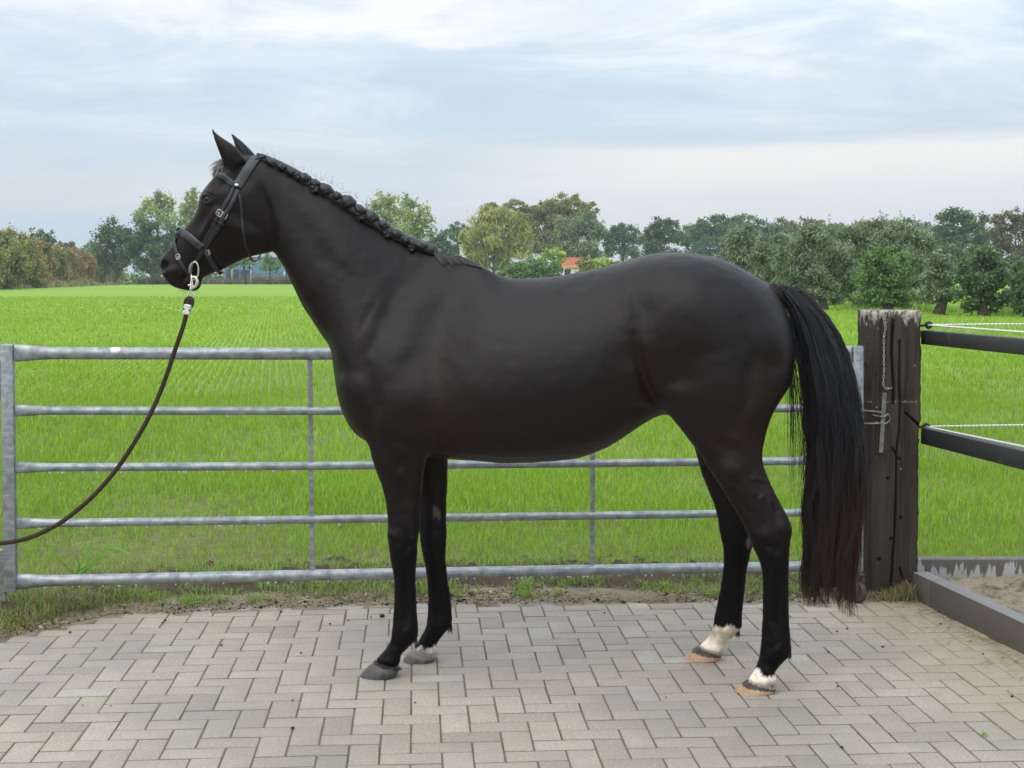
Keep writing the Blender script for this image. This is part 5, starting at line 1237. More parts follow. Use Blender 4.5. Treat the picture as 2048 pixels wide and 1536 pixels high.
def make_gate():
    gd = (GR - GL).normalized(); gn = Vector((-gd.y, gd.x, 0))
    Rg = Matrix(((gd.x, gn.x, 0), (gd.y, gn.y, 0), (0, 0, 1)))
    # stiles: square hollow section
    for (tx, ty, bx_, by2, w) in ((15, 688, 22, 1183, 0.055), (1714, 692, 1714, 1142, 0.052)):
        a, c = gate_pt(tx, ty), gate_pt(bx_, by2); mid = (a + c) / 2; L = (a - c).length
        tilt = Rg @ Matrix.Rotation(math.atan2((a - c).dot(gd), (a - c).z), 3, 'Y')
        mb = MB(); mb.box(mid, (w, 0.05, L), tilt, 0.005); o = mb.build("stile", M_GALV, gate)
        sharp(o.data, 40)
    rails = [(706, 708, 707, 0.0285), (821, 821.5, 815.5, 0.0195), (935, 930, 920.5, 0.0195), (1047, 1036, 1024, 0.0195), (1163, 1146, 1132, 0.0265)]
    md, nt, b = newmat("water_drop"); setb(nt, b, base=(0.95, 0.97, 1.0), rough=0.05, trans=0.2, ior=1.33, spec=0.8)
    r = random.Random(9)
    for k, (yl, ym, yr, rad) in enumerate(rails):
        a = gate_pt(30, yl); c = gate_pt(1702, yr); mpt = gate_pt(860, ym)
        pts, rr, sq = [], [], []
        n = 60; V = []
        for i in range(n + 1):
            t = i / n; t2 = t if t > .06 else t
            q = a.lerp(c, t); sag = (mpt - a.lerp(c, 0.5)).z * 4 * t * (1 - t); q = q + Vector((0, 0, sag))
            pts.append(q)
        dist = [(p - pts[0]).length for p in pts]; tot = dist[-1]
        # flared, flattened ends where the tube is pressed against the stile
        ts = sorted(set([0, .012, .025, .04, .055, .07, .09] + [i / 40 for i in range(5, 36)] + [1 - x for x in (0, .012, .025, .04, .055, .07, .09)]))
        seg = 20
        for t in ts:
            q = a.lerp(c, t) + Vector((0, 0, (mpt - a.lerp(c, 0.5)).z * 4 * t * (1 - t)))
            e = min(t, 1 - t) * tot; f = max(0.0, 1 - e / 0.17); f = f * f * (3 - 2 * f)
            rz = rad * (1 + 0.42 * f); ry = rad * (1 - 0.55 * f)
            dent = 0.0
            for j in range(seg):
                an = 2 * math.pi * j / seg; V.append(q + Vector((0, 0, math.sin(an) * rz)) + gn * math.cos(an) * ry)
        m = len(ts); Fc = [(i * seg + j, i * seg + (j + 1) % seg, (i + 1) * seg + (j + 1) % seg, (i + 1) * seg + j) for i in range(m - 1) for j in range(seg)] + [tuple(range(seg)), tuple((m - 1) * seg + j for j in range(seg))]
        mb = MB(); mb.add(V, Fc); o = mb.build("rail", M_GALV, gate); sharp(o.data, 60)
        # rain drops hanging below
        mb = MB()
        for _ in range((26, 46, 46, 46, 60)[k]):
            t = r.uniform(0.02, 0.98); q = a.lerp(c, t) + Vector((0, 0, (mpt - a.lerp(c, 0.5)).z * 4 * t * (1 - t) - rad)); s_ = r.uniform(0.0036, 0.006)
            mb.ball(q + Vector((0, 0, -s_ * .6)), (s_, s_, s_ * 1.25), 8, 6)
        for _ in range(60):
            t = r.uniform(0.02, 0.98); q = a.lerp(c, t) + Vector((0, 0, (mpt - a.lerp(c, 0.5)).z * 4 * t * (1 - t) - rad)); s_ = r.uniform(0.0012, 0.002)
            mb.ball(q, (s_ * 1.6, s_, s_), 6, 5)
        props(mb.build("water_drops", md, o, True), kind='stuff')
    # dented, rubbed spot on the top rail
    q = gate_pt(232, 706); mb = MB(); mb.ball(q + gn * -0.004 + Vector((0, 0, 0.004)), (0.05, 0.026, 0.024), 14, 10, Rg); mb.build("weld_patch", simple("zinc_spray", (0.62, 0.64, 0.65), 0.45, 0.5, 0.15, 60, 0.3), gate, True)
    # flat bars through the rails
    for (x, y0, y1) in ((622, 716, 1142), (1185, 716, 1130)):
        a, c = gate_pt(x, y0), gate_pt(x + 0.5, y1); mb = MB(); mb.box((a + c) / 2, (0.022, 0.010, (a - c).length), Rg, 0.002); mb.build("upright_bar", M_GALV, gate)
    # hinge plates on the far left
    for (y0, y1, w) in ((718, 800, 0.012), (1098, 1202, 0.022)):
        a, c = gate_pt(3 - w * 100, y0), gate_pt(5 - w * 100, y1); mb = MB(); mb.box((a + c) / 2 + gn * -0.005, (w * 2, 0.03, (a - c).length), Rg, 0.003); h = mb.build("hinge_plate", M_IRON, gate)
    # rivet on the right stile
    mb = MB(); mb.ball(gate_pt(1717, 1087) - gn * 0.026, (0.009, 0.006, 0.009), 12, 8); mb.build("bolt", M_RUST, gate, True)
    # caster under the right stile
    c = Vector((gate_pt(1722, 1200).x, 6.955, 0)); cw = Vector((1.712, 6.93, 0.052))
    ax = Vector((0.80, 0.6, 0)).normalized(); fw = Vector((-ax.y, ax.x, 0)); Rw = Matrix(((fw.x, ax.x, 0), (fw.y, ax.y, 0), (0, 0, 1)))
    mb = MB(); mb.box((1.700, 6.965, 0.137), (0.085, 0.07, 0.008), Rg, 0.002); mb.tube([Vector((1.70, 6.96, .135)), Vector((1.702, 6.955, .112))], [.034, .028], 18); fork = mb.build("caster_fork", M_RUST, gate); 
    mb = MB()
    for s_ in (-1, 1): mb.box(cw + ax * 0.024 * s_ + Vector((0, 0, 0.03)) - fw * 0.004, (0.035, 0.005, 0.08), Rw, 0.001)
    mb.build("fork_arm", M_RUST, fork)
    prof = [(0.030, -.016), (0.046, -.017), (0.052, -.008), (0.052, .008), (0.046, .017), (0.030, .016), (.014, .012), (.014, -.012)]
    V = []; seg = 28
    for k in range(seg):
        a = 2 * math.pi * k / seg
        for rr_, o_ in prof: V.append(cw + fw * math.cos(a) * rr_ + Vector((0, 0, math.sin(a) * rr_)) + ax * o_)
    n = len(prof); Fc = [(k * n + j, k * n + (j + 1) % n, ((k + 1) % seg) * n + (j + 1) % n, ((k + 1) % seg) * n + j) for k in range(seg) for j in range(n)]
    mb = MB(); mb.add(V, Fc); mb.tube([cw - ax * .028, cw + ax * .028], 0.015, 14); w = mb.build("caster_wheel", simple("worn_rubber", (0.055, 0.045, 0.038), 0.7, 0, 0.5, 90, 0.4), gate); sharp(w.data, 45)
make_gate()

# ================================================================== TIMBER GATE POST
def make_post():
    D = 7.07
    A = P(1731, 621, D); B = P(1846, 621, D); A2 = P(1731, 1196, D); B2 = P(1836, 1196, D)
    nx, nz = 90, 300; xs = np.linspace(0, 1, nx); zs = np.linspace(0, 1, nz)
    U, T = np.meshgrid(xs, zs); top = np.array([tuple(A.lerp(B, u)) for u in xs]); bot = np.array([tuple(A2.lerp(B2, u)) for u in xs]); bot[:, 2] = -0.06
    V = bot[None] * (1 - T[..., None]) + top[None] * T[..., None]
    # pixels of the photograph on the face, for cracks, holes and the chipped corners
    px = 1731 + U * (115 - 10 * (1 - T)); py = 1196 - T * 575
    q = np.stack([px.ravel(), py.ravel()], 1); dy = np.zeros(q.shape[0])
    pp = np.c_[U.ravel() * 0.28, np.zeros(q.shape[0]), T.ravel() * 1.45]
    grain = fbm(pp * np.array([1, 1, 0.06]), 55.0, 4); dy += 0.0022 * grain + 0.003 * fbm(pp, 9.0, 3)
    rec = np.clip((px.ravel() - 1738) / 3, 0, 1) * 0 
    # the left strip is a batten set back, the middle board stands proud
    dy += 0.010 * (q[:, 0] < 1743) + 0.004 * ((q[:, 0] > 1743) & (q[:, 0] < 1751) & (q[:, 1] < 900))
    cr = [([(1791, 621), (1786, 660), (1784, 700), (1788, 760), (1787, 800)], 2.2, .045), ([(1800, 680), (1799, 760), (1801, 800), (1799, 850), (1794, 890), (1793, 960), (1791, 1040), (1787, 1090), (1783, 1150), (1777, 1192)], 1.9, .045), ([(1812, 818), (1828, 832), (1840, 842)], 1.8, .03), ([(1785, 885), (1796, 905)], 1.6, .025), ([(1800, 1120), (1810, 1150), (1822, 1170)], 1.8, .03), ([(1752, 740), (1752, 900)], 1.2, .012), ([(1770, 630), (1771, 790)], 1.0, .008), ([(1818, 640), (1816, 760)], 0.9, .008)]
    for line, w, dep in cr:
        d = poly_dist(q, line) + 0.8 * grain; dy += dep * np.exp(-(np.clip(d, 0, None) / w) ** 2)
    for c, w in (((1776, 944), 3), ((1802, 1021), 3), ((1782, 1062), 3), ((1758, 1102), 3.5), ((1798, 907), 3)):
        d = np.hypot(*(q - np.array(c)).T); dy += .03 * np.exp(-(d / w) ** 4)
    edge = np.minimum(U.ravel(), 1 - U.ravel()) * 115
    dy += 0.02 * np.exp(-edge / 3) * (1 + 0.6 * fbm(pp, 30.0, 2)); dy += 0.02 * np.exp(-(1 - T.ravel()) * 575 / 3)
    V = V.reshape(-1, 3).copy(); V[:, 1] += dy
    V[:, 0] += 0.006 * fbm(np.c_[np.zeros(len(V)), (U.ravel() > .5) * 3.0, T.ravel() * 1.4], 7.0, 3) * np.abs(U.ravel() * 2 - 1) ** 6
    notch = (U.ravel() > .93) & (np.abs(T.ravel() - 0.60) < 0.03); V[notch, 0] -= 0.006
    i = np.arange(nz - 1)[:, None] * nx + np.arange(nx - 1)[None]; quads = [np.stack([i, i + 1, i + nx + 1, i + nx], -1).reshape(-1, 4)]
    # body behind the face
    ring = list(range(nx)) ; n0 = len(V); back = []
    loop = [k * nx for k in range(nz)] + [(nz - 1) * nx + j for j in range(1, nx)] + [k * nx + nx - 1 for k in range(nz - 2, -1, -1)]
    bv = V[loop].copy(); bv[:, 1] = D + 0.17; V = np.r_[V, bv]
    L = len(loop); sq = np.array([(loop[k], n0 + k, n0 + k + 1, loop[k + 1]) for k in range(L - 1)]); quads.append(sq)
    m, nt, b = newmat("old_sleeper_wood"); p = geo_pos(nt)
    g = noise(nt, mapping(nt, p, (70, 70, 3.0)), 1.0, 5.0, 0.65, 0.5); g2 = noise(nt, mapping(nt, p, (18, 18, 1.2)), 1.0, 4.0, 0.6); sp = noise(nt, p, 120.0, 4.0, 0.7)
    sep = node(nt, 'ShaderNodeSeparateXYZ', {0: p}); z = sep.outputs[2]
    col = mixc(nt, ramp(nt, g, [(0.3, 0.0), (0.7, 1.0)]), (0.013, 0.0105, 0.008), (0.058, 0.048, 0.037))
    col = mixc(nt, ramp(nt, g2, [(0.4, 0.0), (0.7, 0.6)]), col, (0.088, 0.077, 0.062))
    red = math_n(nt, 'MULTIPLY', ramp(nt, g2, [(0.45, 0.0), (0.6, 0.28)]), ramp(nt, z, [(0.72, 0.0), (0.80, 1.0), (1.1, 1.0), (1.2, 0.0)]))
    col = mixc(nt, red, col, (0.13, 0.06, 0.042))
    # flaked limewash: most at the top, a band at the chain's end
    bl = ramp(nt, math_n(nt, 'DIVIDE', z, 2.0), [(0.48, 0.0), (0.492, 0.42), (0.505, 0.08), (0.62, 0.10), (0.69, 0.34), (0.72, 0.50)])
    bl2 = noise(nt, mapping(nt, p, (36, 36, 11)), 1.0, 6.0, 0.8)
    fl = ramp(nt, math_n(nt, 'MULTIPLY_ADD', bl, 0.42, math_n(nt, 'MULTIPLY', bl2, 0.62)), [(0.475, 0.0), (0.545, 0.9)])
    col = mixc(nt, fl, col, mixc(nt, sp, (0.34, 0.30, 0.25), (0.56, 0.51, 0.45)))
    spk = ramp(nt, sp, [(0.68, 0.0), (0.74, 0.7)]); col = mixc(nt, math_n(nt, 'MULTIPLY', spk, ramp(nt, sep.outputs[0], [(0.0, 0.0), (1.0, 1.0)])), col, (0.38, 0.35, 0.31))
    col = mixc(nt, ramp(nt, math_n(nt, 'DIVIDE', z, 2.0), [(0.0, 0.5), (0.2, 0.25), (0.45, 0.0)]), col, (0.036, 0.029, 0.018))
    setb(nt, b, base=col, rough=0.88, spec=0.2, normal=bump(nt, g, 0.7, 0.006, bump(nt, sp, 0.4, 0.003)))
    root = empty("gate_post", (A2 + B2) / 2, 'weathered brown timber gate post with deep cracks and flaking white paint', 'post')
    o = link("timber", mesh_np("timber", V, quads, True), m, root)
    bm = bmesh.new(); bm.from_mesh(o.data); bmesh.ops.recalc_face_normals(bm, faces=list(bm.faces)); bm.to_mesh(o.data); bm.free(); sharp(o.data, 70)
    # chain hanging on the face
    mb = MB(); pts = catmull([(1772, 624), (1769, 640), (1771, 655), (1768, 672), (1768, 700), (1768, 720), (1768, 745), (1767, 770), (1771, 777), (1784, 776)], 4)
    P3 = [P(x, y, D - 0.010) for x, y in pts]; L = 0; acc = [0]
    for a, c in zip(P3[:-1], P3[1:]): acc.append(acc[-1] + (c - a).length)
    arr = np.array([tuple(v) for v in P3]); k = 0; s = 0
    while s < acc[-1] - .012:
        c0 = Vector([np.interp(s, acc, arr[:, j]) for j in range(3)]); c1 = Vector([np.interp(s + .019, acc, arr[:, j]) for j in range(3)])
        d = (c1 - c0); mid = (c0 + c1) / 2; dn = d.normalized(); sd = Vector((0, 1, 0)).cross(dn) if k % 2 == 0 else Vector((0, 1, 0))
        ring = [mid + dn * (math.copysign(abs(math.cos(t)) ** .8, math.cos(t)) * .0115) + sd * math.sin(t) * (.0048 if k % 2 == 0 else .004) for t in [2 * math.pi * j / 12 for j in range(13)]]
        mb.tube(ring, 0.0015, 5, False); s += .0175; k += 1
    mb.build("chain", simple("pale_chain", (0.42, 0.37, 0.31), 0.6, 0.3, 0.35, 80), root, True)
    # latch: flat bar and its loops
    a, c = P(1769, 786, D - .016), P(1762, 905, D - .016); mb = MB(); R = Matrix.Rotation(math.atan2((a - c).x, (a - c).z), 3, 'Y'); mb.box((a + c) / 2, (0.021, 0.006, (a - c).length), R, .001); la = mb.build("latch_bar", M_IRON, root)
    mb = MB(); mb.tube([P(x, y, D - .02) for x, y in catmull([(1746, 830), (1760, 833), (1770, 833), (1776, 828), (1780, 836), (1777, 844), (1768, 848)], 4)], 0.004, 8); mb.build("latch_staple", M_IRON, la, True)
    mb = MB(); mb.tube([P(x, y, D - .028) for x, y in catmull([(1700, 818), (1728, 821), (1750, 823), (1764, 825)], 4)], 0.0042, 8); mb.tube([P(x, y, D - .028) for x, y in catmull([(1700, 846), (1732, 847), (1752, 847), (1765, 846)], 4)], 0.0042, 8); mb.build("latch_loop", M_IRON, la, True)
    for k, (x, y) in enumerate(((1753, 815), (1753, 845), (1830, 732), (1801, 938))):
        mb = MB(); mb.ball(P(x, y, D - .006), (.006, .004, .006), 10, 6); mb.build("nail_head", M_IRON, root, True)
    return D
make_post()

# ================================================================== ARENA FENCE, KERBS AND SAND
M_PLANK = None
def plank_mat():
    m, nt, b = newmat("black_recycled_plastic"); p = geo_pos(nt); n = noise(nt, mapping(nt, p, (6, 6, 40)), 1.0, 5.0, 0.65); n2 = noise(nt, p, 9.0, 5.0, 0.7)
    col = mixc(nt, n, (0.016, 0.016, 0.017), (0.038, 0.038, 0.038)); col = mixc(nt, ramp(nt, n2, [(0.56, 0.0), (0.68, 0.6)]), col, (0.10, 0.095, 0.088))
    setb(nt, b, base=col, rough=0.5, spec=0.45, normal=bump(nt, n, 0.3, 0.004)); return m
M_PLANK = plank_mat()
FD = Vector((0.160, -0.93, 0)).normalized()
def make_fence():
    rope_m, nt, b = newmat("electric_rope"); p = geo_pos(nt); setb(nt, b, base=(0.72, 0.73, 0.70), rough=0.6); 
    blk = simple("insulator_plastic", (0.012, 0.012, 0.013), 0.45, var=.3)
    for (yt, yb, lab) in ((658, 691, 'upper black plank rail running from the timber post'), (852, 891, 'lower black plank rail running from the timber post')):
        a = P(1843, (yt + yb) / 2, 7.13); h = (yb - yt) / F * 7.1 * 0.86; t = 0.055
        R = Matrix(((FD.x, -FD.y, 0), (FD.y, FD.x, 0), (0, 0, 1))); L = 3.6
        mb = MB(); mb.box(a + FD * (L / 2 - .02) + Vector((0.03, 0, 0)), (L, t, h), R, 0.005)
        o = mb.build("fence_rail", M_PLANK); sharp(o.data, 40); props(o, lab, 'fence rail', 'black rails of the arena fence')
    def twisted(pts, r0, name, parent, mat):
        P3 = np.array([tuple(p) for p in pts]); L = np.r_[0, np.cumsum(np.linalg.norm(np.diff(P3, axis=0), axis=1))]; s = np.arange(0, L[-1], .008); C = np.stack([np.interp(s, L, P3[:, k]) for k in range(3)], 1)
        T = np.gradient(C, axis=0); T /= np.linalg.norm(T, axis=1, keepdims=True); A = np.cross(T, [0, 0, 1.0]); A /= np.linalg.norm(A, axis=1, keepdims=True); B = np.cross(T, A); mb = MB()
        for k in range(2):
            ph = s / .05 * 6.283 + k * math.pi; mb.tube([Vector(v) for v in C + (A * np.cos(ph)[:, None] + B * np.sin(ph)[:, None]) * r0 * .6], r0 * .72, 5)
        return mb.build(name, mat, parent, True)
    o0 = P(1857, 650, 7.16); o1 = P(1852, 853, 7.16)
    for (o, yr, back, which) in ((o0, 664, 648, 'upper'), (o1, 893, 850, 'lower')):
        root = empty("electric_rope", o, f'white twisted electric fence rope at the {which} rail, tied to its insulator', 'fence rope', 'electric fence ropes')
        e = o + FD * 3.2; e.z = o.z + (-0.01 if which == 'upper' else 0.0)
        q = P(2048, yr, 6.2); d = (q - o).normalized(); twisted([o, o + d * 1.0, o + d * 3.3], 0.0042, "rope_strand", root, rope_m)
        q = P(2048, back, 7.35); d = (q - o).normalized(); twisted([o, o + d * 1.0, o + d * 2.6], 0.0042, "rope_strand", root, rope_m)
        mb = MB(); ring = [o + Vector((math.cos(a) * .013, -.004, math.sin(a) * .013)) for a in [2 * math.pi * k / 16 for k in range(17)]]
        mb.tube(ring, 0.0075, 8, False); mb.tube([o + Vector((-.01, .0, 0)), o + Vector((-.04, .01, -.004))], .006, 8); mb.build("insulator", blk, root, True)
    # concrete edging
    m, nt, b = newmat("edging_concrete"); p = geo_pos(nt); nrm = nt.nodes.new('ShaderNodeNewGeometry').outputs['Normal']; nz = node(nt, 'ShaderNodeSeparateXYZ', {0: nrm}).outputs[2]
    n = noise(nt, p, 180.0, 4.0, 0.7); n2 = noise(nt, p, 6.0, 5.0, 0.6)
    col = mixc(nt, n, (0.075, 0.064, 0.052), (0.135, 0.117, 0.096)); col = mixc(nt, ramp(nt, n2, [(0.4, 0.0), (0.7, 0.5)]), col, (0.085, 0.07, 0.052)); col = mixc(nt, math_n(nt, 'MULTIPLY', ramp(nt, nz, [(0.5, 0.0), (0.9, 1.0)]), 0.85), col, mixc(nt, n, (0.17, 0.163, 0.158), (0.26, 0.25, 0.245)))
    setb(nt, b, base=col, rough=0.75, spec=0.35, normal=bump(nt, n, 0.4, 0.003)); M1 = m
    m, nt, b = newmat("wet_streaked_concrete"); p = geo_pos(nt); n = noise(nt, p, 150.0, 4.0, 0.7); stn = noise(nt, mapping(nt, p, (26, 26, 4.5)), 1.0, 4.0, 0.62, 0.35)
    z = node(nt, 'ShaderNodeSeparateXYZ', {0: p}).outputs[2]
    wet = ramp(nt, math_n(nt, 'MULTIPLY_ADD', z, 2.6, math_n(nt, 'SUBTRACT', stn, 0.20)), [(0.44, 0.0), (0.48, 1.0)])
    col = mixc(nt, wet, mixc(nt, n, (0.30, 0.29, 0.28), (0.44, 0.43, 0.42)), mixc(nt, n, (0.085, 0.072, 0.058), (0.145, 0.128, 0.108)))
    setb(nt, b, base=col, rough=0.6, spec=0.4, normal=bump(nt, n, 0.4, 0.003)); M2 = m
    R = Matrix(((FD.x, -FD.y, 0), (FD.y, FD.x, 0), (0, 0, 1))); side = Vector((-FD.y, FD.x, 0)); side = side if side.x > 0 else -side
    s0 = Vector((2.005, 7.02, 0)); th = 0.085; zc = 0.135
    prevL = 0
    for k, L in enumerate((0.20, 1.0, 1.0, 1.0, 1.0)):
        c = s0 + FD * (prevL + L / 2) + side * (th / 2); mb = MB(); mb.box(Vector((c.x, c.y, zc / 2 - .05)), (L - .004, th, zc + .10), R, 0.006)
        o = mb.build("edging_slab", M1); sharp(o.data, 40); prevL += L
        props(o, ('short cracked end piece of concrete edging at the foot of the post', 'long concrete edging slab beside the paving next to the corner piece', 'concrete edging slab beside the paving, second from the corner', 'concrete edging slab beyond the picture edge, third from the corner', 'concrete edging slab beyond the picture edge, fourth from the corner')[k], 'kerb', 'concrete edging slabs along the paving')
    mb = MB(); mb.box((2.15 + 1.1, 7.45, .10 / 2 - .03), (2.2, 0.09, .10 + .10), Matrix.Rotation(0.0, 3, 'Z'), 0.006); o = mb.build("edging_slab", M2); sharp(o.data, 40); props(o, 'concrete edging with dark wet streaks behind the sand', 'kerb')
    # arena sand
    m, nt, b = newmat("arena_sand"); p = geo_pos(nt); n1 = noise(nt, p, 7.0, 5.0, 0.65); n2 = noise(nt, p, 45.0, 5.0, 0.7); n3 = noise(nt, p, 200.0, 2.0)
    col = mixc(nt, n2, (0.30, 0.235, 0.14), (0.62, 0.545, 0.40)); col = mixc(nt, ramp(nt, math_n(nt, 'ADD', n1, math_n(nt, 'MULTIPLY', n2, .3)), [(0.62, 0.0), (0.76, 0.85)]), col, (0.10, 0.08, 0.05)); col = mixc(nt, ramp(nt, n3, [(.62, 0), (.7, .5)]), col, (0.62, .56, .46))
    setb(nt, b, base=col, rough=0.95, spec=.1, normal=bump(nt, math_n(nt, 'ADD', n2, n3), 1.0, .02))
    xs = np.arange(2.0, 4.6, .022); ys = np.arange(3.6, 7.44, .022); X, Y = np.meshgrid(xs, ys); keep = X > (KX(Y) + .06)
    pp = np.c_[X.ravel(), Y.ravel(), 0 * X.ravel()]; z = 0.022 + 0.018 * fbm(pp, 4.5, 4) + .018 * fbm(pp, 20, 3); z += 0.008 * np.exp(-((pp[:, 1] - 7.3) / .09) ** 2)
    V = np.c_[np.maximum(X.ravel(), KX(Y.ravel()) + .05), Y.ravel(), z]; nx = len(xs); i = np.arange(len(ys) - 1)[:, None] * nx + np.arange(nx - 1)[None]; q = np.stack([i, i + 1, i + nx + 1, i + nx], -1).reshape(-1, 4)
    props(link("arena_sand", mesh_np("arena_sand", V, q, True), m), 'loose pale sand inside the concrete edging', 'sand', kind='structure')
make_fence()

# ================================================================== SMALL THINGS ON THE GROUND
def clods():
    m = simple("dark_dung", (0.022, 0.018, 0.014), 0.85, 0, 0.4, 120, 0.6)
    CR = ['dark crumb alone on the paving at the left, near the dry weeds', 'dark crumb in the paving edge below the bottom rail, upper of three', 'dark crumb in the middle of a close trio near the verge', 'lowest dark crumb of a close trio near the verge', 'largest dark crumb, just left of the near front leg', 'dark crumb close left of the largest crumb', 'tiny crumb further left of the largest crumb', 'dark crumb at the verge edge, midway between gate bar and horse', 'big dark crumb alone near the bottom left of the paving', 'dark crumb in a joint left of the middle of the paving', 'small crumb two bricks left of the near front hoof', 'tiny crumb on a pale brick left of the front legs', 'tiny crumb low on the left paving', 'crumb in a joint below the near front hoof on the left', 'crumb by the verge between front and hind legs', 'round crumb on the sandy patch right of the hind legs', 'crumb under the tail tip', 'tiny crumb beside the one under the tail tip', 'crumb on a brick right of the near hind cannon', 'fleck touching the crumb right of the near hind cannon', 'crumb on the paving right of the pale near hind hoof', 'crumb near the kerb foot on the right', 'crumb at the far right edge of the paving', 'dark crumb in a joint at the bottom right', 'crumb on dusty paving between tail and kerb', 'crumb below the far front hoof', 'tiny crumb left of the near hind hoof', 'tiny crumb at the lower left edge of the paving']
    spots = [(140, 1265, 5), (348, 1228, 5), (330, 1241, 5), (325, 1246, 4), (764, 1233, 9), (742, 1235, 4), (697, 1241, 4), (562, 1224, 5), (585, 1457, 7), (443, 1291, 5), (602, 1306, 4), (660, 1248, 4), (222, 1412, 3), (585, 1401, 4), (1209, 1226, 4), (1766, 1294, 5), (1674, 1263, 4), (1694, 1258, 4), (1656, 1304, 4), (1657, 1304, 3), (1675, 1373, 4), (1966, 1308, 4), (2024, 1393, 5), (1684, 1495, 6), (1881, 1248, 4), (830, 1406, 4), (1332, 1395, 3), (166, 1411, 3)]
    for k, (x, y, s) in enumerate(spots):
        c = G(x, y, 0.004); r = s / 2 * c.y / F; bm = bmesh.new(); bmesh.ops.create_icosphere(bm, subdivisions=2, radius=1)
        rr = random.Random(k)
        for v in bm.verts:
            f = 1 + 0.25 * rr.uniform(-1, 1); v.co = Vector((v.co.x * r * f * 1.15, v.co.y * r * f, v.co.z * r * f * .75))
        me = bpy.data.meshes.new("dung_crumb"); bm.to_mesh(me); bm.free(); me.polygons.foreach_set('use_smooth', np.ones(len(me.polygons), bool))
        o = link("dung_crumb", me, m); o.location = (c.x, c.y, c.z + r * .35)
        props(o, CR[k], 'crumb', 'dark crumbs scattered on the paving')
clods()
def pale_bits():
    r = np.random.default_rng(31); n = 620
    x = r.uniform(-2.2, 2.3, n); y = r.uniform(4.3, 6.9, n); x[:230] = np.clip(r.normal(1.55, .28, 230), .8, 2.2); y[:230] = r.normal(6.1, .3, 230)
    k = (y < edge_y(x)) & (x < KX(y) - .02); x, y = x[k], y[k]; n = len(x); an = r.random(n) * 6.28; L = r.uniform(.0015, .006, n); w = r.uniform(.001, .003, n)
    L[r.random(n) < .08] *= 2.2
    c0 = np.c_[x, y, np.full(n, .0045)]; d = np.c_[np.cos(an), np.sin(an), np.zeros(n)] * L[:, None]; s = np.c_[-np.sin(an), np.cos(an), np.zeros(n)] * w[:, None]; u = np.c_[np.zeros(n), np.zeros(n), w * .8]
    V = np.stack([c0 - d, c0 - s, c0 + d, c0 + s, c0 + u], 1).reshape(-1, 3); i = np.arange(n)[:, None] * 5
    T = np.concatenate([i + np.array([[a, b, 4]]) for a, b in ((0, 1), (1, 2), (2, 3), (3, 0))])
    props(link("chaff", mesh_np("chaff", V, T, col=np.repeat(r.uniform(.45, 1, n), 5)), M_STRAW), 'pale chaff and grit scattered over the paving', 'chaff', kind='stuff')
pale_bits()
